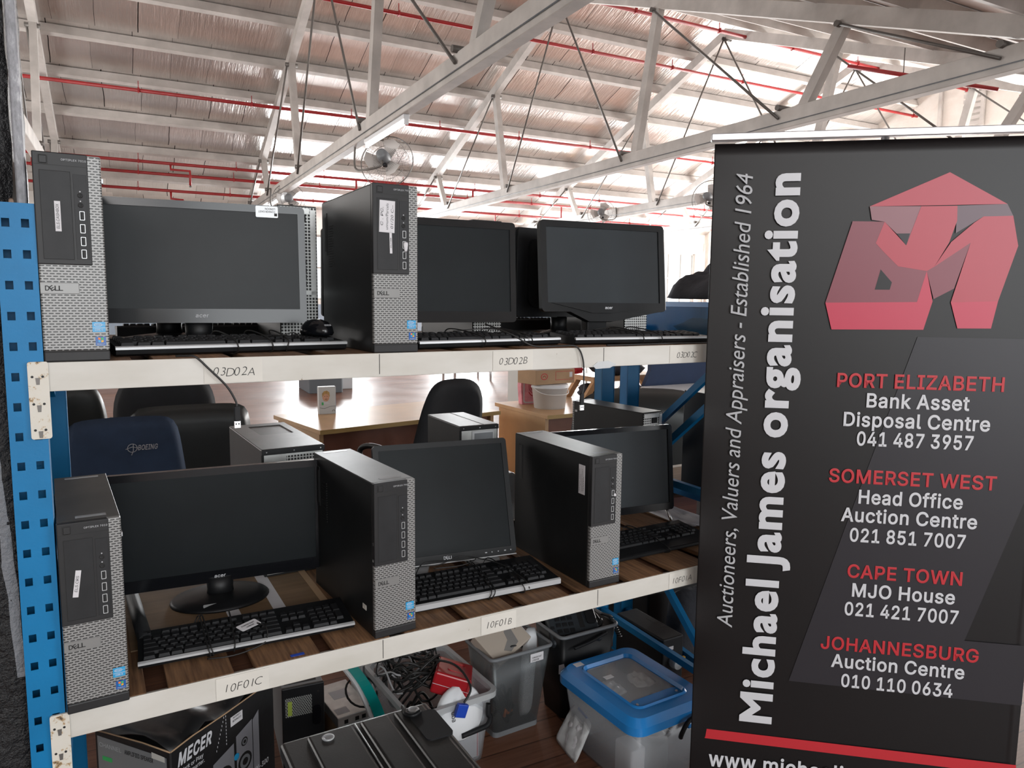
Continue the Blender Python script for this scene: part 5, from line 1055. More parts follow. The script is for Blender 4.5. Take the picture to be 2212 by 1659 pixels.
keyboard('all black keyboard on the lower shelf running behind the banner', 1.262, .120, ZL + .0012, radians(.6), .46, .175, edge=black, edge_h=.006, rest=.045, h0=.016, h1=.030, loops=[wrap(.24, 0, .175, .02, .016, .03), [(.13, .16, .036), (.17, .19, .05), (.2, .15, .05), (.23, .1, .046), (.25, .04, .036)]])
keyboard('backward keyboard behind the stands at the left of the top shelf', .50, .92, ZU + .0012, pi, .42, .14, group='keyboards in the rear row', h0=.028, h1=.034)
keyboard('backward keyboard with pale edge between the two right hand top shelf monitors', 1.58, 1.0, ZU + .0012, pi - .02, .38, .14, group='keyboards in the rear row', h0=.040, h1=.046)
# ------------------------------------------------------------------ small things on the shelves
t = thing('computer_mouse', 'glossy black mouse sitting on the right end of the top left keyboard', 'mouse', (.468, .185, ZU + .0325), .35)
bm = newbm(); lathe(bm, [(.004, 0), (.031, 0), (.034, .006), (.031, .020), (.022, .031), (.010, .036), (.0, .037)], 24, sx=.9, sy=1.5); obj('body', bm, blackgloss, t)
bm = newbm(); add_text(bm, 'GENIUS', (-.010, -.0445, .022), XV, Vector((0, .6, .8)), .018, .0045, .02, .15); obj('lettering', bm, inkgrey, t)
def usb_cable(label, pts, plug, z_end):
    t = thing('usb_cable', label, 'cable', pts[0])
    o = Vector(pts[0]); bm = newbm(); tube(bm, [p - o for p in smooth_path(pts, 8)], .0021, 8); obj('cord', bm, cable, t)
    e = Vector(plug) - o
    bm = newbm(); box(bm, e.x - .0055, e.x + .0055, e.y - .0035, e.y + .0035, e.z - .030, e.z, bev=.0018); obj('plug_grip', bm, blackmat, t)
    bm = newbm(); box(bm, e.x - .0058, e.x + .0058, e.y - .0022, e.y + .0022, e.z - .043, e.z - .0295); p = obj('plug', bm, chrome, t)
    for s in (-1, 1): bx('contact_hole', inkblack, p, e.x + s * .0026 - .0011, e.x + s * .0026 + .0011, e.y - .0025, e.y - .002, e.z - .0365, e.z - .0335)
usb_cable('black cable hanging over the upper beam at the left with a bare metal plug', [(.150, .012, ZU + .0045), (.165, .004, ZU + .005), (.182, -.006, ZU + .0035), (.205, -.009, ZU - .02), (.236, -.009, ZU - .055), (.252, -.009, ZU - .085), (.254, -.009, ZU - .098)], (.254, -.009, ZU - .096), 0)
usb_cable('black cable hanging over the upper beam beside the carton, black plug at its end', [(.86, .09, ZU + .058), (.90, .03, ZU + .035), (.95, .006, ZU + .007), (1.03, .003, ZU + .0055), (1.07, -.005, ZU + .003), (1.088, -.009, ZU - .03), (1.092, -.009, ZU - .09), (1.088, -.009, ZU - .118)], (1.087, -.009, ZU - .116), 0)
t = thing('usb_cable', 'loose black cable lying along the upper beam towards the banner', 'cable', (1.18, .015, ZU + .0032))
bm = newbm(); tube(bm, smooth_path([(0, 0, 0), (.08, -.005, 0), (.2, .004, 0), (.34, -.004, .0), (.40, .003, 0)], 8), .0021, 8); obj('cord', bm, cable, t)
bm = newbm(); pad(bm, .15, .12, .34, .006, wr=.004, seed=5, M=Matrix.Translation((1.805, .26, ZL + .010)) @ Matrix.Rotation(-pi / 2, 4, 'X')); tag(obj('plastic_sheet', bm, paper), 'crumpled white sheet on the lower shelf beside the banner edge', 'sheet')
# large black tower standing on the neighbouring rack
t = thing('tower_computer', 'big black tower with grey trim behind the blue braces, next to the banner', 'computer', (2.16, .30, .8305), -.05)
bx('case', casesteel, t, 0, .20, .01, .48, 0, .40, bev=.003); bx('front_trim', greyplastic, t, .196, .212, -.004, .03, .02, .38, bev=.004)
for z in (.32, .22): bx('drive_slot', inkblack, t, .20, .209, -.0055, -.003, z, z + .03)
# crate, its clothes and the bag on it
t = thing('storage_crate', 'blue see-through crate beside the banner holding red cloth', 'crate', (2.135, .40, ZU - .0195))
bm = newbm(); ring(bm, rrect(0, .62, 0, .60, .02), rrect(.004, .616, .004, .596, .018), 0, .135)
for v in bm.verts: v.co = Vector((v.co.x, v.co.z, v.co.y))
obj('wall', bm, bluecrate, t)
bm = newbm(); prism(bm, rrect(0, .62, 0, .60, .02), 0, .004, axis='Z'); obj('base', bm, bluecrate, t)
bm = newbm(); ring(bm, rrect(-.008, .628, -.008, .608, .02), rrect(.004, .616, .004, .596, .018), .118, .138)
for v in bm.verts: v.co = Vector((v.co.x, v.co.z, v.co.y))
obj('rim', bm, bluelid, t)
for k, (a, b_, m, lab) in enumerate(((.05, .33, magenta, 'raspberry cloth folded inside the blue see-through crate'), (.32, .58, darkcloth, 'dark cloth folded inside the blue see-through crate'))):
    bm = newbm(); pad(bm, b_ - a, b_ - a, .42, .045, wr=.008, seed=k, M=Matrix.Translation((2.135 + (a + b_) / 2, .50, ZU - .0195 + .034)) @ Matrix.Rotation(-pi / 2, 4, 'X')); tag(obj('folded_cloth', bm, m), lab, 'cloth')
t = thing('bag', 'slumped dark grey bag with folds lying on the blue crate beside the banner', 'bag', (2.47, .70, ZU + .135))
bm = newbm(); pad(bm, .72, .62, .54, .20, wr=.014, seed=11, nu=28, nv=20, M=Matrix.Translation((0, -.27, .10)) @ Matrix.Rotation(-pi / 2, 4, 'X'))
for v in bm.verts: v.co.z = -.004 + 2 * max(0., v.co.z - .094) * (.26 + 1.0 * max(0., min(1., (v.co.x + .36) / .72)))
obj('body', bm, darkcloth, t)
bm = newbm(); tube(bm, smooth_path([(-.33, -.10, .05), (-.25, -.2, .075), (0, -.2, .145), (.2, -.2, .21)], 6), .012, 8); obj('piping', bm, darkcloth, t)
bm = newbm(); box(bm, -.30, -.292, -.272, -.269, .0, .03, bev=.001); obj('zip_pull', bm, silver, t)
# ------------------------------------------------------------------ below the lower shelf
# speaker carton
A0 = radians(38)
t = thing('speaker_carton', 'battered black loudspeaker carton under the lower shelf at the left', 'box', (.150, .571, 0), A0)
L_, D_, H_ = .42, .29, .392
bm = newbm(); box(bm, 0, L_, 0, D_, 0, H_ - .03, bev=.004, seg=1)
obj('carton', bm, pbr('printed_black_card', (.013, .013, .014), .42, vary=.3, vscale=4, bmp=.2, bscale=14, bdist=.01), t)
ff = MATS['printed_black_card']
bm = newbm(); N_ = 10
g = [[bm.verts.new((L_ * i / N_ * 1.0, D_ * j / 6, H_ - .028 + .028 * sin(pi * min(1, j / 6 * 1.1)) * .6 + .012 * sin(i * 1.7 + j) * (0 < j < 6) + (.02 if i in (3, 7) and j < 3 else 0))) for j in range(7)] for i in range(N_ + 1)]
for i in range(N_):
    for j in range(6): f = bm.faces.new([g[i][j], g[i + 1][j], g[i + 1][j + 1], g[i][j + 1]]); f.smooth = True
r = bmesh.ops.extrude_face_region(bm, geom=bm.faces[:])
for v in [e for e in r['geom'] if isinstance(e, bmesh.types.BMVert)]: v.co.z -= .004
obj('lid_flap', bm, ff, t)
bm = newbm(); tube(bm, [(0, -.001, H_ - .031), (.08, -.002, H_ - .026), (.2, -.001, H_ - .030), (L_, -.001, H_ - .028)], .0022, 6); tube(bm, [(-.001, 0, H_ - .031), (-.002, .1, H_ - .026), (-.001, D_, H_ - .033)], .0022, 6); obj('torn_edge', bm, cardboard, t)
# left end: grey printed panel; right side: logo and speaker picture
bm = newbm(); flat(bm, [(-.0008, .014, .02), (-.0008, D_ - .012, .02), (-.0008, D_ - .012, H_ - .048), (-.0008, .014, H_ - .052)]); obj('printed_panel', bm, pbr('grey_carton_print', (.20, .205, .21), .5), t)
bm = newbm(); add_text(bm, 'CHANNEL', (-.0014, D_ - .020, H_ - .078), -YV, ZV, .086, .0125, -.01, .0); obj('lettering', bm, inkgrey, t)
bm = newbm(); add_text(bm, 'AMPLIFIED SPEAKER', (-.0014, D_ - .118, H_ - .078), -YV, ZV, .108, .0125, .03, .0); obj('lettering', bm, inkblack, t)
bm = newbm(); flat(bm, [(-.0014, D_ - .03, H_ - .105), (-.0014, D_ - .068, H_ - .105), (-.0014, D_ - .068, H_ - .118), (-.0014, D_ - .03, H_ - .118)]); obj('green_tab', bm, green, t)
bm = newbm(); flat(bm, [(-.0016, .020, H_ - .050), (-.0016, .068, H_ - .046), (-.0016, .068, H_ - .064), (-.0016, .020, H_ - .066)]); obj('price_label', bm, creampaper, t)
bm = newbm(); add_text(bm, 'MECER', (.022, -.0012, H_ - .088), XV, ZV, .128, .036, .05, .30); obj('logo_lettering', bm, inkwhite, t)
bm = newbm(); add_text(bm, 'Work or Play', (.030, -.0012, H_ - .112), XV, ZV, .085, .012, .01, .1); add_text(bm, 'and Smarter.', (.030, -.0012, H_ - .130), XV, ZV, .088, .012, .01, .1); add_text(bm, 'HY-300', (.315, -.0012, .10), XV, ZV, .07, .016, .01, .25); obj('lettering', bm, inkwhite, t)
bm = newbm(); box(bm, .225, .275, -.0014, -.0006, H_ - .085, H_ - .055); p = obj('price_label', bm, paper, t)
bm = newbm(); add_text(bm, 'CONAIR', (.25, -.0018, H_ - .068), -XV, -ZV, .036, .006, .01, 0, 'C'); add_text(bm, 'LONDON', (.25, -.0018, H_ - .058), -XV, -ZV, .030, .005, .01, 0, 'C'); obj('lettering', bm, inkblack, p)
bm = newbm()
for x0, x1, z1 in ((.150, .235, .25), (.245, .315, .285), (.318, .345, .30)):
    flat(bm, [(x0, -.0012, .03), (x1, -.0012, .03), (x1, -.0012, z1), (x0, -.0012, z1 - .02)])
pp = obj('speaker_picture', bm, pbr('picture_grey', (.21, .21, .23), .4), t)
for x, z, r in ((.192, .165, .034), (.280, .165, .030), (.280, .23, .014), (.192, .09, .02)):
    for rr, mm in ((r, inkblack), (r * .72, greyplastic), (r * .4, inkblack)):
        bm = newbm(); lathe(bm, [(rr, 0), (rr * .98, .0003 * (2 if rr < r else 1))], 20, M=Matrix.Translation((x, -.0013 - (.0004 if rr < r else 0) - (.0004 if rr < r * .5 else 0), z)) @ Matrix.Rotation(pi / 2, 4, 'X')); obj('cone_picture', bm, mm, pp)
bm = newbm(); lathe(bm, [(.011, 0), (.010, .0004)], 16, M=Matrix.Translation((.245, -.0016, .20)) @ Matrix.Rotation(pi / 2, 4, 'X')); obj('blue_seal', bm, stickblue, pp)
bm = newbm()
for x in (.165, .205):
    for k in range(9): box(bm, x + k * .004 * (x < .17), x + .0015 + k * .004 * (x < .17), -.0014, -.0008, H_ - .13 + k * .011, H_ - .124 + k * .011)
obj('dashed_line', bm, inkwhite, t)
# dark computer with a carrying slot
t = thing('tower_computer', 'grey computer case with a handle slot under the lower shelf, beside the loudspeaker carton', 'computer', (.515, .86, 0), -.10)
bx('case', greyplastic, t, 0, .135, .012, .36, 0, .30, bev=.003)
bx('front_plate', black, t, -.002, .137, 0, .014, .0, .302, bev=.003); bm = newbm(); box(bm, .008, .095, -.001, .003, .20, .268); obj('vent_mesh', bm, hexmesh, t)
bm = newbm(); box(bm, .010, .115, .03, .075, .2995, .3012, bev=.0006); obj('handle_slot', bm, inkblack, t)
bm = newbm(); prism(bm, rrect(.098, .124, .155, .225, .012), -.002, .0); obj('power_switch', bm, blackgloss, t)
bm = newbm(); lathe(bm, [(.004, 0), (.003, .002)], 10, M=Matrix.Translation((.116, 0, .272)) @ Matrix.Rotation(pi / 2, 4, 'X')); obj('screw', bm, chrome, t)
bx('green_sticker', pbr('lime_sticker', (.28, .36, .05), .6), t, .016, .030, -.0018, -.0009, .205, .255)
# flat grey device
t = thing('network_switch', 'flat grey steel device with stickers lying behind the black case lid', 'device', (.70, .845, .0), .08)
bx('stand_box', cardboard, t, .0, .11, .01, .22, 0, .118, bev=.002)
bx('housing', galv, t, -.004, .122, 0, .24, .1185, .155, bev=.002)
bx('white_sticker', paper, t, .004, .05, .02, .06, .1548, .1554); bx('white_sticker', paper, t, .03, .095, .12, .18, .1548, .1554)
for x in (.02, .06, .085): bx('port', inkblack, t, x, x + .014, -.0008, .001, .128, .142)
bm = newbm(); box(bm, -.002, .12, -.003, .0, .119, .124); obj('front_strip', bm, whiteplastic, t)
# teal strip leaning
t = thing('toner_strip', 'teal plastic strip with a white back leaning between the grey device and the clear tub', 'plastic strip')
path = [(.800, .64, .10), (.802, .72, .20), (.790, .82, .26), (.772, .93, .29), (.755, 1.05, .30)]
def ribbon(path, w_, th, side):
    bm = newbm(); P = smooth_path(path, 5); Ls = []
    for i, p in enumerate(P):
        d = (P[min(i + 1, len(P) - 1)] - P[max(i - 1, 0)]).normalized(); s = side - d * side.dot(d); s.normalize(); n = d.cross(s)
        Ls.append([bm.verts.new(p + s * a * w_ / 2 + n * b_ * th / 2) for a, b_ in ((-1, -1), (1, -1), (1, 1), (-1, 1))])
    for A, B_ in zip(Ls, Ls[1:]):
        for k in range(4): bm.faces.new([A[k], A[(k + 1) % 4], B_[(k + 1) % 4], B_[k]])
    bm.faces.new(Ls[0]); bm.faces.new(Ls[-1][::-1]); return bm
obj('teal_face', ribbon(path, .036, .006, XV), teal, t)
obj('white_back', ribbon([(a - .024, b_ + .004, c_ - .006) for a, b_, c_ in path[1:]], .012, .010, XV), whiteplastic, t)
# clear tub
t = thing('storage_tub', 'clear plastic tub full of cables with a black latch, under the lower shelf', 'tub', (.86, .575, 0), .04)
TW, TD, TH = .315, .40, .255
def taper_tub(bm, w_, d, h, inset, th, r=.03, z0=0.):
    loops = []
    for (k, z, e) in ((0, z0, inset), (1, h, 0), (2, h, th), (3, z0 + .005, inset + th)):
        pts = rrect(e, w_ - e, e, d - e, r); loops.append([bm.verts.new((x, y, z)) for x, y in pts])
    n = len(loops[0])
    for A, B_ in zip(loops, loops[1:]):
        for i in range(n): f = bm.faces.new([A[i], A[(i + 1) % n], B_[(i + 1) % n], B_[i]]); f.smooth = True
    bm.faces.new(loops[0][::-1]); bm.faces.new(loops[3])
bm = newbm(); taper_tub(bm, TW, TD, TH, .025, .004); obj('body', bm, clearplastic, t)
bm = newbm(); ring(bm, rrect(-.012, TW + .012, -.012, TD + .012, .035), rrect(.003, TW - .003, .003, TD - .003, .03), TH - .018, TH + .002)
for v in bm.verts: v.co = Vector((v.co.x, v.co.z, v.co.y))
obj('rim', bm, clearlid, t)
bm = newbm(); tube(bm, smooth_path([(.175, -.016, .14), (.24, -.018, .145), (.275, -.018, .15), (.285, -.018, .175), (.276, -.018, .19), (.279, -.016, .225)], 6), .009, 8); obj('latch_handle', bm, blackmat, t)
bx('page', paper, t, .07, .27, .034, .036, .01, .12); bx('red_line', inkred, t, .262, .267, .0325, .0338, .012, .115)
t2 = thing('access_point', 'round white plastic access point standing in the front of the clear tub', 'device', (1.045, .60, .205), .1)
bm = newbm(); lathe(bm, [(.0, -.018), (.06, -.018), (.088, -.010), (.092, 0), (.085, .012), (.05, .020), (0, .022)], 32, M=Matrix.Rotation(pi / 2 - .25, 4, 'X')); obj('dome', bm, whiteplastic, t2)
bm = newbm(); Mt = Matrix.Rotation(-.25, 4, 'X'); add_text(bm, 'aruba', Mt @ Vector((-.045, -.0228, .01)), Mt.to_3x3() @ Vector((0, 0, -1)), Mt.to_3x3() @ XV, .05, .017, -.005, 0, 'C'); obj('lettering', bm, inkblack, t2)
t2 = thing('red_box', 'glossy red plastic box tilted on the cables in the clear tub', 'box', (1.06, .70, .285), -.5, rot=(radians(-10), radians(16), -.55))
bx('body', redplastic, t2, -.06, .07, -.085, .085, -.045, .03, bev=.008, seg=3); bm = newbm(); ring(bm, rrect(-.02, .045, -.04, .05, .012), rrect(-.015, .04, -.035, .045, .01), .0295, .033)
for v in bm.verts: v.co = Vector((v.co.x, v.co.z, v.co.y))
obj('raised_mark', bm, redplastic, t2); bx('edge_line', inkwhite, t2, -.058, .068, -.0856, -.0848, -.012, -.0105)
t2 = thing('monitor_cable', 'black cable with a blue connector draped over the red box into the tub', 'cable')
bm = newbm(); tube(bm, smooth_path([(.92, .80, .30), (1.0, .76, .33), (1.055, .66, .345), (1.075, .58, .30), (1.04, .558, .262)], 8), .004, 8); obj('cord', bm, cable, t2)
bm = newbm(); box(bm, -.02, .02, -.008, .008, -.045, 0, bev=.003, M=Matrix.Translation((1.035, .553, .262)) @ Matrix.Rotation(.35, 4, 'Y')); obj('connector', bm, blueplug, t2)
rnd = random.Random(21)
def coil(label, c, r, n, rr, m, ztop, seed, name='coiled_cable'):
    q = random.Random(seed); pts = []
    for k in range(n * 7):
        a = 2 * pi * k / 7 + q.uniform(-.3, .3); s = q.uniform(.55, 1.05)
        pts.append((c[0] + r[0] * s * cos(a), c[1] + r[1] * s * sin(a), c[2] + q.uniform(0, ztop)))
    bm = newbm(); tube(bm, smooth_path(pts, 4), rr, 6); return tag(obj(name, bm, m), label, 'cable', 'loose cables below the shelf')
coil('tangle of black cables heaped at the back of the clear tub', (.97, .82, .17), (.11, .12), 9, .0045, cable, .17, 3)
coil('thin black cable looping above the tub under the beam', (.96, .86, .27), (.13, .10), 5, .003, cable, .10, 8)
coil('grey cable looped among the black ones in the tub', (.93, .86, .23), (.09, .10), 3, .0035, greycable, .10, 5)
coil('thick black cables at the bottom of the clear tub', (1.0, .76, .03), (.10, .13), 7, .006, cable, .14, 13)
t2 = thing('adapter', 'pale plastic adapter among the cables left of the clear tub', 'device', (.845, 1.06, .0), .5)
bx('body', whiteplastic, t2, 0, .09, 0, .05, .0, .24, bev=.012, seg=3); bx('socket_face', greyplastic, t2, .02, .07, -.001, .002, .1, .2)
bm = newbm(); pts = arc((.80, .90, .20), .055, 0, 350, 20, 'XY'); tube(bm, [(a, b_, .2 + .03 * sin(i * .3)) for i, (a, b_, c_) in enumerate(pts)], .004, 6, closed=False); tag(obj('coiled_cable', bm, cable), 'single black cable ring beside the teal strip', 'cable', 'loose cables below the shelf')
# mesh bin with contents
t = thing('mesh_bin', 'grey wire mesh bin with cardboard inside, between clear tub and blue lidded box', 'bin', (1.198, .658, 0), .02)
BW, BD, BH = .262, .20, .322
bm = newbm(); taper_tub(bm, BW, BD, BH, .035, .002, .02); obj('mesh_body', bm, binmesh_m, t)
bm = newbm(); tube(bm, [(x, y, BH) for x, y in rrect(-.002, BW + .002, -.002, BD + .002, .022)], .007, 8, closed=True); obj('rim', bm, greyplastic, t)
bm = newbm(); prism(bm, rrect(.033, BW - .033, .033, BD - .033, .02), 0, .02, axis='Z'); obj('base', bm, greyplastic, t)
bx('asset_sticker', paper, t, .165, .222, -.0012, .0005, .275, .307); bm = newbm(); add_text(bm, 'CONAIR EAST', (.172, -.0016, .289), XV, ZV, .042, .006, .02); add_text(bm, 'LONDON', (.172, -.0016, .279), XV, ZV, .03, .006, .02); obj('lettering', bm, inkblack, t)
creamcard = pbr('pale_card', (.42, .36, .30), .7); greycard = pbr('grey_card', (.2, .19, .18), .7)
t2 = thing('instrument_carton', 'open brown meter carton poking out of the mesh bin', 'box', (1.295, .755, .345), 0, rot=(radians(38), radians(-16), .30))
bx('carton', creamcard, t2, -.095, .085, -.07, .07, -.022, .022, bev=.003); bx('white_side', paper, t2, .0855, .0865, -.068, .068, -.020, .020)
bm = newbm(); add_text(bm, 'METER', (.055, .062, .0226), -YV, XV, .07, .018, .02); obj('lettering', bm, inkblack, t2)
bm = newbm(); prism(bm, [(-.02, -.06), (.03, -.05), (.05, .04), (.01, .01), (-.0, -.02), (-.04, -.04)], .0221, .0226, axis='Z'); obj('flap', bm, greycard, t2)
bm = newbm(); pad(bm, .055, .055, .335, .04, M=Matrix.Translation((1.385, .735, .022)) @ Matrix.Rotation(.14, 4, 'Y') @ Matrix.Rotation(-.1, 4, 'X'), p=6); tag(obj('white_device', bm, whiteplastic), 'long white plastic device standing at the right in the mesh bin', 'device')
coil('black cable coiled on top of the mesh bin', (1.31, .735, .300), (.07, .035), 3, .004, cable, .035, 30)
coil('dark cables seen through the side of the mesh bin', (1.30, .75, .03), (.04, .035), 6, .005, cable, .12, 31)
bm = newbm(); tube(bm, [(1.285, .715, .06), (1.29, .712, .09), (1.30, .715, .07), (1.32, .72, .075)], .006, 6); tag(obj('orange_wire', bm, orange), 'short orange wire at the bottom of the mesh bin', 'wire')
# black bin with telephone
t = thing('black_bin', 'black plastic bin behind the blue lidded box, holding a desk telephone', 'bin', (1.49, .645, 0), 0)
bm = newbm(); taper_tub(bm, .262, .20, .345, .03, .004, .02); obj('body', bm, black, t)
bm = newbm(); tube(bm, [(x, y, .345) for x, y in rrect(-.003, .265, -.003, .203, .022)], .007, 8, closed=True); obj('rim', bm, greyplastic, t)
bx('white_tag', paper, t, -.002, .03, .012, .0135, .20, .235)
bm = newbm(); tube(bm, smooth_path([(.05, -.012, .30), (.12, -.02, .315), (.2, -.012, .33)], 5), .006, 8); obj('handle', bm, blackmat, t)
t2 = thing('desk_telephone', 'dark grey desk telephone with a keypad lying in the black bin', 'telephone', (1.60, .735, .345), 0, rot=(radians(38), radians(0), radians(-14)))
bx('body', pbr('slate_plastic', (.03, .036, .042), .45), t2, -.105, .10, -.085, .085, -.02, .02, bev=.012, seg=3)
for r_ in range(4):
    for c_ in range(3): bx('phone_key', blackmat, t2, -.075 + c_ * .026, -.056 + c_ * .026, -.07 + r_ * .025, -.054 + r_ * .025, .0195, .0235, bev=.0015)
for r_ in range(3): bx('phone_key', blackmat, t2, -.099, -.084, -.07 + r_ * .022, -.058 + r_ * .022, .0195, .0225, bev=.001)
bx('screen_slot', inkblack, t2, .02, .04, -.03, .06, .0195, .0205); bm = newbm(); prism(bm, rrect(.052, .09, -.02, .07, .012), .0195, .027, axis='Z'); obj('handset_rest', bm, blackmat, t2)
bm = newbm(); pts = []
for k in range(120):
    a = k * .9; s = k / 119; pts.append((1.735 + .03 * s + .008 * cos(a), .72 - .075 * s + .008 * sin(a), .362 - .0 * s - (.13 * max(0, s - .45))))
tube(bm, pts, .0028, 5); tag(obj('curly_cord', bm, cable), 'curly black telephone cord over the rim of the black bin', 'cord')
coil('black leads coiled in the right corner of the black bin', (1.69, .735, .33), (.04, .06), 3, .0045, cable, .035, 41)
# blue lidded box
t = thing('storage_box', 'clear storage box with a bright blue lid beside the banner', 'storage box', (1.435, .150, 0), 0.02)
W_, D2, H2 = .345, .43, .285
bm = newbm(); taper_tub(bm, W_ - .02, D2 - .02, H2 - .04, .03, .003, .04)
for v in bm.verts: v.co.x += .01; v.co.y += .01
obj('body', bm, clearplastic, t)
def lid_ring(bm, o0, o1, z0, z1, r0, r1):
    A = [bm.verts.new((x, y, z0)) for x, y in rrect(o0, W_ - o0, o0, D2 - o0, r0)]; B_ = [bm.verts.new((x, y, z1)) for x, y in rrect(o1, W_ - o1, o1, D2 - o1, r1)]
    for i in range(len(A)): f = bm.faces.new([A[i], A[(i + 1) % len(A)], B_[(i + 1) % len(A)], B_[i]]); f.smooth = True
bm = newbm(); lid_ring(bm, -.006, -.006, H2 - .05, H2 - .022, .05, .05); lid_ring(bm, -.006, .012, H2 - .022, H2, .05, .045); lid_ring(bm, .012, .055, H2, H2, .045, .03); lid_ring(bm, .055, .060, H2, H2 + .006, .03, .028); lid_ring(bm, .060, .066, H2 + .006, H2 - .006, .028, .026); lid_ring(bm, .066, .07, H2 - .006, H2 - .006, .026, .025)
lid_ring(bm, -.006, .01, H2 - .05, H2 - .05, .05, .04)
obj('lid', bm, bluelid, t)
bm = newbm(); prism(bm, rrect(.069, W_ - .069, .115, D2 - .069, .025), H2 - .010, H2 - .006, axis='Z'); obj('window_panel', bm, lidwindow, t)
bm = newbm(); prism(bm, rrect(.069, W_ - .069, .069, .116, .02), H2 - .010, H2 - .005, axis='Z'); obj('lid', bm, bluelid, t)
for x, y in ((.085, .09), (W_ - .085, .09)):
    bm = newbm(); lathe(bm, [(.006, 0), (.004, .003)], 10, (x, y, H2 - .005)); obj('stud', bm, clearlid, t)
bm = newbm(); tube(bm, smooth_path([(.185, -.012, H2 - .095), (.18, -.022, H2 - .075), (.20, -.024, H2 - .045), (.235, -.022, H2 - .035), (.34, -.018, H2 - .03)], 6), .008, 8); obj('latch_handle', bm, blackmat, t)
bm = newbm(); box(bm, .215, .34, -.016, -.004, H2 - .075, H2 - .055, bev=.004); obj('handle_recess', bm, bluelid, t)
bx('tape_label', paper, t, .055, .09, D2 - .045, D2 - .02, H2 - .0005, H2 + .0008)
bx('paper_label', paper, t, .10, .135, .27, .29, H2 - .0058, H2 - .0048)
for k, (x, y, s) in enumerate(((1.53, .40, .055), (1.66, .40, .055))):
    bm = newbm(); pad(bm, s * 1.6, s * 1.4, s * 1.8, .012, wr=.004, seed=50 + k, nu=16, nv=14, M=Matrix.Translation((x, y - s, H2 - .026)) @ Matrix.Rotation(-pi / 2, 4, 'X')); tag(obj('film_bag', bm, ziplock), 'crumpled clear film bag under the blue lid window, %s one' % ('left' if k == 0 else 'right'), 'bag', 'film bags in the storage box')
bm = newbm(); lathe(bm, [(.07, 0), (.07, .10), (.055, .11)], 28, (1.62, .30, .006)); tag(obj('cable_drum', bm, greyplastic), 'grey drum seen dimly inside the clear storage box', 'drum')
bm = newbm(); box(bm, 1.50, 1.56, .24, .33, .008, .12, bev=.006); tag(obj('inner_carton', bm, paper), 'white carton seen dimly inside the clear storage box', 'box')
bm = newbm(); tube(bm, [(1.62 + .06 * cos(a * .5), .25 + .05 * sin(a * .5), .13 + .004 * a) for a in range(14)], .004, 6); tag(obj('grey_lead', bm, greycable), 'grey lead curled inside the clear storage box', 'cable')
# zip bag leaning on the box
t = thing('zip_bag', 'clear zip bag leaning against the left side of the clear storage box', 'bag', (1.408, .50, 0))
Mz_ = Matrix.Translation((1.412, .50, .002)) @ Matrix.Rotation(radians(-92), 4, 'Z') @ Matrix.Rotation(radians(-24), 4, 'X') @ Matrix.Rotation(.12, 4, 'Y')
Mz_ = Matrix.Translation((-1.408, -.50, 0)) @ Mz_
bm = newbm(); pad(bm, .15, .13, .155, .014, wr=.003, seed=6, p=8, M=Mz_); obj('film', bm, ziplock, t)
bm = newbm(); pad(bm, .10, .09, .10, .008, wr=.002, seed=8, p=8, M=Mz_ @ Matrix.Translation((0, 0, .02))); obj('folded_paper', bm, paper, t)
bm = newbm(); box(bm, -.03, .03, -.003, .003, .150, .156, M=Mz_); obj('zip_strip', bm, windblue, t)
# big black case lid in front
t = thing('tool_case', 'large black plastic case in the foreground at the bottom edge, ribbed lid', 'case', (.418, -.22, 0), 0.0)
CW, CD, CH = .41, .62, .41
bm = newbm(); box(bm, 0, CW, 0, CD, 0, CH - .05, bev=.02, seg=3); obj('tub', bm, blackmat, t)
lidm = pbr('worn_black_case_plastic', (.028, .027, .026), .35, vary=.3, vscale=6, bmp=.1, bscale=200)
bm = newbm(); box(bm, -.012, CW + .012, -.012, CD + .012, CH - .055, CH - .012, bev=.012, seg=3); obj('lid', bm, lidm, t)
for x0, x1 in ((.055, .185), (.205, .29), (.305, CW - .01)):
    bm = newbm(); box(bm, x0, x1, .02, CD - .012, CH - .016, CH, bev=.009, seg=3); obj('lid_panel', bm, lidm, t)
bm = newbm(); prism(bm, rrect(.215, .262, .05, CD - .09, .022), CH - .002, CH + .006, axis='Z'); obj('lid_rib', bm, lidm, t)
bm = newbm(); prism(bm, rrect(.335, CW + .004, CD - .20, CD - .06, .015), CH - .003, CH + .004, axis='Z'); obj('latch_recess', bm, blackmat, t)
bm = newbm(); tube(bm, [(.193, 0, CH - .008), (.193, CD - .01, CH - .008)], .003, 6); obj('seam', bm, silver, t)
bm = newbm(); tube(bm, smooth_path([(.34, CD - .005, CH - .0), (.335, CD - .03, CH + .004), (.33, CD - .05, CH + .004), (.345, CD - .07, CH + .006), (.37, CD - .06, CH + .006)], 5), .007, 8); obj('latch', bm, black, t)
for x, y in ((.105, CD - .05), (.36, CD - .035)):
    bm = newbm(); lathe(bm, [(.016, 0), (.017, .003), (.012, .0035), (.009, .001)], 18, (x, y, CH)); obj('rivet', bm, silver, t)
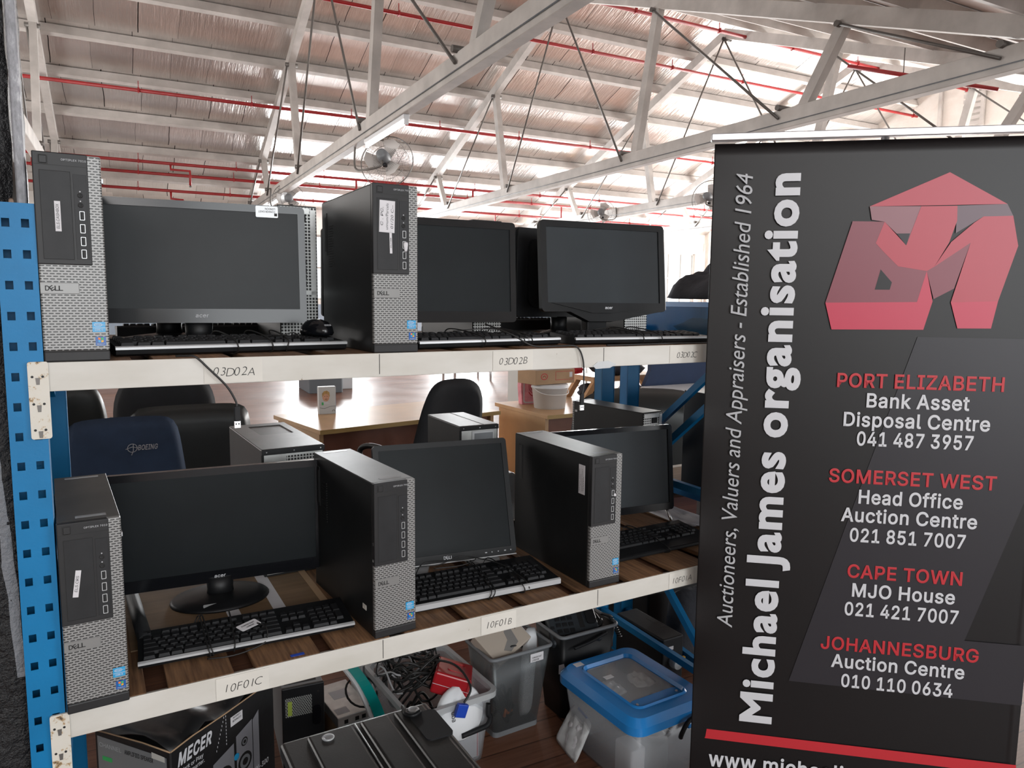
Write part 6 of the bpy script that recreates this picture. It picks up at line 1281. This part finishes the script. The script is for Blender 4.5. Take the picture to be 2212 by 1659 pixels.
# black power unit right of the bins
t = thing('power_unit', 'black power unit with slotted top and a clear plug, below the blue brace', 'device', (1.952, .60, 0), .0)
bx('case', blackmat, t, 0, .110, 0, .30, 0, .25, bev=.006); bm = newbm()
for k in range(8): box(bm, .075, .105, .10 + k * .012, .106 + k * .012, .2498, .2506)
obj('vent_slots', bm, inkblack, t); bx('white_label', paper, t, .03, .055, -.0012, .0005, .20, .215)
bm = newbm(); lathe(bm, [(.024, 0), (.026, .01), (.022, .035)], 16, M=Matrix.Translation((.055, 0, .15)) @ Matrix.Rotation(pi / 2, 4, 'X')); obj('clear_plug', bm, clearlid, t)
bx('yellow_tab', yellow, t, .075, .095, -.03, -.02, .165, .172)
t = thing('power_unit', 'lower black ridged unit behind the slotted one, below the blue brace', 'device', (2.22, 1.0, 0), .05)
bx('case', blackmat, t, 0, .40, 0, .32, 0, .24, bev=.008)
bm = newbm()
for k in range(5): box(bm, .01, .39, .03 + k * .06, .05 + k * .06, .2395, .246)
obj('ridges', bm, black, t)
bm = newbm(); pad(bm, .30, .26, .34, .12, M=Matrix.Translation((2.31, .80, 0)), p=5); tag(obj('bag', bm, darkcloth), 'dark padded bag standing behind the slotted power unit', 'bag')

t = thing('black_tube', 'dark tube lying on the hardboard left of the oval monitor stand', 'tube', (.085, .20, ZL + .0205))
bm = newbm(); tube(bm, [(0, 0, 0), (-.012, .30, 0)], .0155, 14); obj('tube_body', bm, blackmat, t)
t = thing('power_supply', 'pale grey box with a black lead beside the backward tower, lower shelf', 'device', (1.195, .64, ZL + .0006))
bx('case', silver, t, 0, .085, 0, .11, 0, .17, bev=.008); bm = newbm(); tube(bm, smooth_path([(.02, -.004, .15), (-.012, -.03, .12), (-.01, -.04, .06), (.02, -.03, .004)], 6), .004, 6); obj('lead', bm, cable, t)
# ------------------------------------------------------------------ furniture and goods in the hall behind
def caster_base(t, x, y, r=.30):
    for k in range(5):
        a = 2 * pi * k / 5 + .3; bm = newbm(); tube(bm, [(x, y, .11), (x + r * cos(a), y + r * sin(a), .075)], .02, 8); obj('base_leg', bm, black, t)
        bm = newbm(); tube(bm, [(x + r * cos(a) - .02, y + r * sin(a), .028), (x + r * cos(a) + .02, y + r * sin(a), .028)], .028, 12); obj('caster', bm, black, t)
    bm = newbm(); tube(bm, [(x, y, .09), (x, y, .42)], .028, 10); obj('gas_column', bm, black, t)
def chair(label, x, y, rz, w0, w1, zb, h, th, mat, tilt=.12, bend=.05, arms=True, seat_w=.5, group='office chairs behind the rack', p=3.2):
    """rz: direction the back faces (local -y is the rear of the backrest)"""
    t = thing('office_chair', label, 'chair', (x, y, 0), rz, group)
    bm = newbm(); pad(bm, w0, w1, h, th, bend=bend, M=Matrix.Translation((0, 0, zb)) @ Matrix.Rotation(tilt, 4, 'X'), p=p); obj('backrest', bm, mat, t)
    bm = newbm(); pad(bm, seat_w, seat_w, .48, .09, M=Matrix.Translation((0, .05, .45)) @ Matrix.Rotation(-pi / 2, 4, 'X'), p=4)
    obj('seat', bm, fabricblack, t)
    bm = newbm(); tube(bm, smooth_path([(0, -.02, zb + .1), (0, -.04, zb - .08), (0, .05, .42), (0, .25, .41)], 5), .022, 8); obj('back_post', bm, black, t)
    caster_base(t, 0, .28)
    if arms:
        for s in (-1, 1):
            bm = newbm(); xx = s * (seat_w / 2 + .03)
            tube(bm, smooth_path([(xx * .8, .24, .42), (xx * 1.06, .30, .55), (xx * 1.06, .36, .66), (xx, .28, .70), (xx, .12, .695), (xx * .98, .03, .66), (xx * .85, .06, .44)], 5), .018, 8); obj('armrest', bm, black, t)
    return t
c1 = chair('office chair in a dark blue embroidered cover, behind the rack at left', .135, 2.40, .02, .62, .46, .42, .62, .09, navycloth, .10, -.04, False, p=9)
bm = newbm(); yb = -.105
def onback(x, z): return Vector((x, .0, .42)) + Matrix.Rotation(.10, 3, 'X') @ Vector((x * 0, -.062, z))
ez = Matrix.Rotation(.10, 3, 'X') @ ZV
add_text(bm, 'BOEING', onback(.057, .470), XV, ez, .085, .024, .02, .25)
o = onback(.034, .482); pts = [o + XV * (.020 * cos(a * pi / 12)) + ez * (.020 * sin(a * pi / 12)) for a in range(24)]; tube(bm, pts, .0016, 5, closed=True)
tube(bm, [o + XV * -.028 + ez * -.004, o + XV * .0 + ez * .006, o + XV * .026 + ez * -.002], .0016, 5); tube(bm, [o + XV * -.004 + ez * -.034, o + XV * .004 + ez * -.012, o + XV * .004 + ez * .02], .0018, 5)
obj('embroidery', bm, inkgrey, c1)
chair('broad black leather chair turned away, behind the blue covered chair', .50, 3.0, -.05, .72, .62, .40, .60, .12, leather, .10, -.03, True, .6, p=9)
chair('black high backed chair farthest of the cluster behind the blue covered chair', .44, 3.75, 0, .60, .62, .38, .74, .12, fabricblack, .05, -.03, False, .55)
chair('dark mottled chair at the far left behind the blue rear post', -.07, 4.25, .15, .44, .30, .42, .60, .10, leather, .05, -.03, True, .46)
chair('black fabric office chair pulled out beside the light wood desk', 1.84, 2.58, .30, .62, .47, .46, .69, .07, fabricblack, .24, -.05, True, .50, p=4)
chair('bulky black leather armchair at the right, crossed by the blue braces', 3.02, 2.05, -.5, .95, .86, .35, .72, .30, leather, .10, -.05, False, .8, p=4)
def desk(label, x, y, rz, w_, d, h):
    t = thing('desk', label, 'desk', (x, y, 0), rz, 'light wood desks in the hall')
    bx('desk_top', lightwood, t, 0, w_, 0, d, h - .03, h, bev=.002); bx('edge_band', edgewood, t, -.001, w_ + .001, -.0025, -.0002, h - .03, h)
    for a in (.02, w_ - .05): bx('side_panel', lightwood, t, a, a + .03, .06, d - .04, 0, h - .031)
    bx('modesty_panel', redwood, t, .051, w_ - .051, .09, .11, .15, h - .031)
    return t
desk('light wood desk with a photo carton on it, behind the fabric office chair', 1.305, 3.2, radians(9), 1.5, .80, .74)
desk('light wood desk carrying the white bucket and brown carton', 2.99, 3.07, radians(1), 1.55, .80, .74)
t = thing('photo_carton', 'small upright carton printed with a smiling fair haired person, on the left desk', 'box', (1.485, 3.868, .7405), radians(-3))
bx('carton', pbr('pale_grey_carton', (.56, .58, .58), .5), t, 0, .125, 0, .05, 0, .205, bev=.001); bx('blue_side', boxblue, t, .1252, .1262, .001, .049, .001, .145); bx('white_side', paper, t, .1252, .1262, .001, .049, .146, .204)
bm = newbm(); prism(bm, [(.052 + .026 * cos(a * pi / 10), .128 + .034 * sin(a * pi / 10)) for a in range(20)], -.0012, -.0004); obj('face_picture', bm, skinprint, t)
bm = newbm(); prism(bm, [(.024, .13), (.024, .155), (.038, .172), (.06, .176), (.078, .162), (.081, .135), (.074, .125), (.072, .145), (.05, .152), (.034, .14)], -.0016, -.0011); obj('hair_picture', bm, blondprint, t)
bm = newbm(); prism(bm, [(.02, .075), (.04, .095), (.06, .092), (.085, .075)], -.0016, -.0011); obj('collar_picture', bm, inkwhite, t)
bm = newbm(); prism(bm, [(.02, .068), (.034, .068), (.034, .088), (.02, .09)], -.0018, -.0012); obj('green_picture', bm, green, t)
bm = newbm()
for x, z in ((.043, .134), (.061, .134)): box(bm, x - .004, x + .004, -.0018, -.0014, z - .0015, z + .0015)
box(bm, .044, .060, -.0018, -.0014, .111, .114); tube(bm, smooth_path([(.004, -.0012, .05), (.04, -.0012, .042), (.08, -.0012, .055), (.122, -.0012, .058)], 6), .001, 4); tube(bm, arc((.108, -.0012, .018), .010, 0, 180, 8), .0014, 4); obj('line_print', bm, inkblack, t)
t = thing('bucket', 'white plastic bucket on the right hand desk under the brown carton', 'bucket', (3.235, 3.42, .7405))
bm = newbm(); lathe(bm, [(.0, 0), (.125, 0), (.145, .165), (.152, .165), (.152, .175), (.147, .178), (.147, .192), (.140, .194), (0, .19)], 36); obj('body', bm, whiteplastic, t)
bm = newbm(); tube(bm, [(.152 * cos(a), .152 * sin(a) , .168 - .05 * sin(max(0., -sin(a)) * pi / 2)) for a in [pi + pi * k / 20 for k in range(21)]], .0035, 6); obj('bail_handle', bm, whiteplastic, t)
t = thing('brown_carton', 'open brown carton with red printing resting on the white bucket', 'box', (3.05, 3.34, .937), .10)
bx('carton', cardboard, t, 0, .40, 0, .24, 0, .115, bev=.003)
bm = newbm(); prism(bm, [(.02, .002), (.39, .002), (.38, .23), (.03, .23)], .113, .118, axis='Z', M=Matrix.Translation((0, 0, .015)) @ Matrix.Rotation(.12, 4, 'X')); obj('flap', bm, cardboard, t)
bm = newbm(); ring(bm, [(.085 + .034 * cos(a * pi / 10), .064 + .026 * sin(a * pi / 10)) for a in range(20)], [(.085 + .028 * cos(a * pi / 10), .064 + .020 * sin(a * pi / 10)) for a in range(20)], -.0012, -.0004); ring(bm, rrect(.20, .385, .03, .10, .002), rrect(.203, .382, .033, .097, .001), -.0012, -.0004); tube(bm, [(.07, -.001, .06), (.085, -.001, .072), (.10, -.001, .058)], .0025, 4); obj('red_print', bm, inkred, t)
bx('white_label', paper, t, .345, .375, -.0014, -.0004, .05, .09)
t = thing('gift_bag', 'pink printed paper bag standing at the left end of the right hand desk', 'bag', (3.12, 3.66, .7405), -.12)
bm = newbm(); prism(bm, [(0, 0), (.22, 0), (.235, .15), (.22, .30), (.0, .30), (-.012, .15)], 0, .07); obj('bag_body', bm, pink, t)
bm = newbm(); ring(bm, rrect(.01, .21, .01, .29, .02), rrect(.02, .20, .02, .28, .02), -.0012, -.0004); obj('white_border', bm, inkwhite, t)
bm = newbm()
for k, r in enumerate((.05, .035, .022)): tube(bm, [(.11 + r * cos(a * pi / 10), -.001, .15 + r * 1.2 * sin(a * pi / 10)) for a in range(20)], .0025, 4, closed=True)
tube(bm, smooth_path([(.06, -.001, .10), (.09, -.001, .07), (.13, -.001, .09), (.15, -.001, .13)], 5), .004, 4); obj('flower_print', bm, inkred, t)
bm = newbm(); tube(bm, smooth_path([(.06, .0, .30), (.07, -.01, .37), (.12, -.01, .39), (.16, .0, .30)], 5), .004, 6); obj('handle', bm, pink, t)
# wooden stand with bags
t = thing('wooden_stand', 'light wooden stand with splayed legs on the far side of the right hand desk', 'stand', (3.72, 3.62, .7405), .0)
bx('top_rail', lightwood, t, .1, .88, 0, .30, .155, .20, bev=.004)
for a, b_ in ((.13, .02), (.85, .96)):
    for y in (.0, .26):
        bm = newbm(); prism(bm, [(a - .03, .156), (a + .03, .156), (b_ + .03, 0), (b_ - .03, 0)], y, y + .04); obj('leg', bm, lightwood, t)
bx('lower_panel', lightwood, t, .2, .8, .28, .295, .0, .05)
bm = newbm(); pad(bm, .60, .55, .22, .10, wr=.012, seed=61, M=Matrix.Translation((4.15, 3.62, .992)) @ Matrix.Rotation(-pi / 2 * .9, 4, 'X')); tag(obj('black_bag', bm, darkcloth), 'black bag slumped on top of the wooden stand', 'bag')
bm = newbm(); pad(bm, .22, .18, .10, .09, wr=.008, seed=62, M=Matrix.Translation((3.72, 3.80, .955))); tag(obj('red_cloth', bm, inkred), 'red cloth bundle at the left end of the wooden stand', 'cloth')
bm = newbm(); pad(bm, .28, .22, .13, .16, wr=.012, seed=63, M=Matrix.Translation((3.92, 3.78, .742))); tag(obj('dark_bag', bm, darkcloth), 'dark bag pushed between the legs of the wooden stand', 'bag')
bm = newbm(); pad(bm, .22, .2, .12, .14, wr=.014, seed=64, M=Matrix.Translation((4.32, 3.74, .742))); tag(obj('speckled_bag', bm, pbr('black_white_cloth', (.2, .2, .21), .8, vary=.95, vscale=25)), 'black and white patterned bag between the legs of the wooden stand', 'bag')
# navy board and papers on a table at right
t = thing('work_table', 'white topped table behind the black leather armchair', 'table', (3.80, 2.28, 0), -.02)
bx('table_top', whiteplastic, t, 0, 1.5, 0, .7, .90, .93, bev=.003)
for a in (.05, 1.41):
    for b_ in (.04, .62): bx('leg', greyplastic, t, a, a + .04, b_, b_ + .04, 0, .90)
t = thing('navy_board', 'large navy fabric board standing behind the black leather armchair', 'board', (3.86, 2.995, .0), -.02)
bm = newbm(); prism(bm, [(.0, .0), (1.3, 0), (1.3, 1.36), (.06, 1.36), (.06, 1.05), (.0, .93)], 0, .04); obj('panel', bm, navyboard, t)
bm = newbm(); tube(bm, smooth_path([(.68, -.03, 1.06), (.72, -.02, 1.10), (.80, -.03, 1.03), (.9, -.03, 1.0)], 5), .005, 6); obj('white_wire', bm, whiteplastic, t)
bm = newbm(); pad(bm, .30, .28, .21, .012, M=Matrix.Translation((4.15, 2.42, .938)) @ Matrix.Rotation(-pi / 2, 4, 'X'), p=8); tag(obj('paper_pile', bm, paper), 'white papers on the table behind the leather armchair', 'papers')
# distant things on the hall floor
t = thing('grey_cabinet', 'low grey cabinet on the hall floor beyond the left desk', 'cabinet', (3.22, 10.75, 0), radians(-4))
bx('carcass', pbr('steel_grey_paint', (.10, .115, .13), .45), t, 0, .55, 0, .95, 0, .56, bev=.01); bx('end_panel', pbr('pale_steel_paint', (.36, .42, .46), .4), t, .552, .566, .01, .94, .005, .55); bx('step_unit', silver, t, .57, .85, .45, .9, 0, .5, bev=.01)
t = thing('steel_table', 'long steel table with thin legs far off on the hall floor', 'table', (6.1, 11.2, 0), radians(-3))
bx('table_top', galv, t, 0, 2.4, 0, .7, .84, .88)
for a in (.04, .8, 1.6, 2.32):
    for b_ in (.03, .63): bx('leg', chrome, t, a, a + .04, b_, b_ + .04, 0, .84)
t = thing('steel_trolley', 'white shelved trolley standing far off right of the fabric chair', 'trolley', (7.1, 10.0, 0), radians(8))
for z in (.12, .75): bx('shelf', whiteplastic, t, 0, 1.5, 0, .6, z, z + .035)
for a in (.0, 1.46):
    for b_ in (.0, .56): bx('post', galv, t, a, a + .04, b_, b_ + .04, 0, .78)
t = thing('white_cabinet', 'plain white cabinet on the hall floor left of the pink bag', 'cabinet', (5.68, 8.35, 0), radians(-50))
bx('carcass', pbr('off_white_laminate', (.62, .63, .60), .5), t, 0, .95, 0, .5, 0.0, .95, bev=.004); bx('door', pbr('off_white_laminate_door', (.64, .65, .62), .5), t, .01, .94, -.018, -.001, .02, .94, bev=.002)
t = thing('turquoise_locker', 'pale turquoise cupboard by the far wall behind the top shelf monitors', 'cabinet', (11.4, 16.9, 0), DL)
bx('carcass', pbr('pale_turquoise_paint', (.38, .58, .58), .5), t, 0, 1.5, 0, .5, 0, .95, bev=.01); bx('door_gap', inkblack, t, .745, .755, -.002, .001, .05, .9)
t = thing('brown_cabinet', 'dark brown cabinet by the far wall right of the turquoise cupboard', 'cabinet', (13.2, 16.5, 0), DL)
bx('carcass', redwood, t, 0, 1.7, 0, .5, 0, .98, bev=.01); bx('top', lightwood, t, -.02, 1.72, -.02, .52, .981, 1.01)

# ------------------------------------------------------------------ the banner
BO = Vector((1.46855, -.05408, 2.0266)); AZ = -.7145
bn = thing('roll_up_banner', 'tall black roll-up banner with a red emblem in front of the rack', 'banner', (BO.x, BO.y, 0), AZ)
BT = BO.z; BWd = .85
bm = newbm(); nx_, nz_ = 40, 60; g = []
def wrinkle(u, v):
    e = math.exp(-u / .05)
    return .0035 * e * sin(v * 17 + 2 * sin(v * 5)) * (0.25 + (1 if .75 < v < 1.75 else 0)) + .0012 * sin(v * 3 + u * 4)
for i in range(nx_ + 1):
    u = BWd * (i / nx_) ** 1.5; g.append([bm.verts.new((u, wrinkle(u, BT - .06 - z), z + .06)) for z in [(BT - .07) * j / nz_ for j in range(nz_ + 1)]])
for i in range(nx_):
    for j in range(nz_): f = bm.faces.new([g[i][j], g[i + 1][j], g[i + 1][j + 1], g[i][j + 1]]); f.smooth = True
r = bmesh.ops.extrude_face_region(bm, geom=bm.faces[:])
for v in [e for e in r['geom'] if isinstance(e, bmesh.types.BMVert)]: v.co.y += .0012
obj('cloth', bm, bannercloth, bn)
def P2(u, v, lift): return Vector((u, min(wrinkle(u, v), 0) - .0012 - lift, BT - v))
def poly(nm, pts, m, lift, sub=True):
    bm = newbm(); vs = [bm.verts.new((u, -.0026 - lift, BT - v)) for u, v in pts]
    for t_ in tessellate_polygon([[Vector((u, v, 0)) for u, v in pts]]): bm.faces.new([vs[q] for q in t_])
    return obj(nm, bm, m, bn)
bm = newbm(); box(bm, -.010, BWd + .01, -.010, .012, BT - .004, BT + .016, bev=.003); obj('top_rail', bm, alum, bn)
bm = newbm(); prism(bm, rrect(-.02, BWd + .02, -.07, .05, .03), .0, .075, axis='Z'); obj('base_cassette', bm, alum, bn)
for x in (.12, BWd - .12): bx('foot', alum, bn, x - .02, x + .02, -.16, .14, 0, .006)
bm = newbm(); tube(bm, [(BWd / 2, .022, .07), (BWd / 2, .022, BT + .005)], .010, 10); obj('pole', bm, alum, bn)
WM = .0
poly('printed_shape', [(.528, .51), (.39, 1.0), (.26, 1.479), (.849, 1.483), (.849, 1.317), (.698, 1.317), (.849, .80), (.849, .51)], bannergrey, 0)
E_ = [('emblem_roof', [(.392, .177), (.575, .095), (.712, .175)], emred, .0006),
      ('emblem_flap', [(.392, .177), (.514, .178), (.54, .178), (.5, .26), (.485, .276), (.46, .246), (.43, .216), (.399, .211)], emmid, .0008),
      ('emblem_left_block', [(.353, .214), (.43, .216), (.50, .30), (.538, .341), (.520, .42), (.298, .424)], emdark, .0010),
      ('emblem_shade', [(.598, .178), (.712, .175), (.727, .204), (.66, .205), (.599, .246)], emgrey, .0007),
      ('emblem_stroke', [(.514, .178), (.598, .178), (.60, .215), (.585, .27), (.555, .33), (.538, .341), (.469, .329), (.43, .290), (.412, .27), (.43, .216), (.485, .276)], emred, .0013),
      ('emblem_base', [(.298, .424), (.520, .42), (.538, .341), (.557, .418), (.54, .491), (.317, .494)], emred2, .0012),
      ('emblem_hole', [(.428, .337), (.457, .37), (.453, .389), (.417, .389)], bannercloth, .0014),
      ('emblem_notch', [(.46, .246), (.492, .246), (.485, .276)], bannergrey, .0016),
      ('emblem_right_leg', [(.727, .204), (.744, .278), (.709, .416), (.60, .42), (.635, .27), (.555, .33), (.59, .268), (.64, .22), (.66, .205)], emred, .0011),
      ('emblem_right_base', [(.60, .42), (.709, .416), (.698, .485), (.62, .486)], emred2, .0012),
      ('emblem_shade', [(.538, .341), (.555, .33), (.635, .27), (.605, .385), (.559, .412)], emdark, .0009)]
for nm, pts, m, l in E_: poly(nm, pts, m, l)
poly('red_stripe', [(0.0005, 1.649), (BWd - .0005, 1.652), (BWd - .0005, 1.682), (.0005, 1.678)], inkred, .0003)
def bline(s, uc, vb, width, cap, m, bold, shear=0., nm='lettering'):
    bm = newbm(); add_text(bm, s, (uc, -.0042, BT - vb), XV, ZV, width, cap, bold, shear, 'C'); obj(nm, bm, m, bn)
for s, u0, u1, vb, cap, m in (('PORT ELIZABETH', .339, .740, .645, .0355, inkred), ('Bank Asset', .415, .663, .697, .036, inkwhite), ('Disposal Centre', .361, .715, .749, .036, inkwhite), ('041 487 3957', .397, .679, .800, .036, inkwhite),
                              ('SOMERSET WEST', .333, .742, .903, .0355, inkred), ('Head Office', .411, .666, .958, .036, inkwhite), ('Auction Centre', .370, .704, 1.009, .036, inkwhite), ('021 851 7007', .395, .680, 1.064, .036, inkwhite),
                              ('CAPE TOWN', .395, .680, 1.165, .0355, inkred), ('MJO House', .410, .666, 1.218, .036, inkwhite), ('021 421 7007', .394, .678, 1.272, .036, inkwhite),
                              ('JOHANNESBURG', .338, .735, 1.374, .0355, inkred), ('Auction Centre', .368, .704, 1.424, .036, inkwhite), ('010 110 0634', .397, .679, 1.479, .036, inkwhite)):
    bline(s, (u0 + u1) / 2, vb, u1 - u0, cap, m, .028)
bline('www.michaelj', .235, 1.760, .365, .045, inkwhite, .028)
bm = newbm(); add_text(bm, 'Michael James organisation', (.2155, -.0062, BT - 1.612), ZV, -XV, 1.522, .080, .036, font='B'); obj('lettering', bm, inkwhite, bn)
bm = newbm(); add_text(bm, 'Auctioneers, Valuers and Appraisers - Established 1964', (.0995, -.0088, BT - 1.336), ZV, -XV, 1.247, .041, .0, .22, font='B'); obj('lettering', bm, inkgrey, bn)
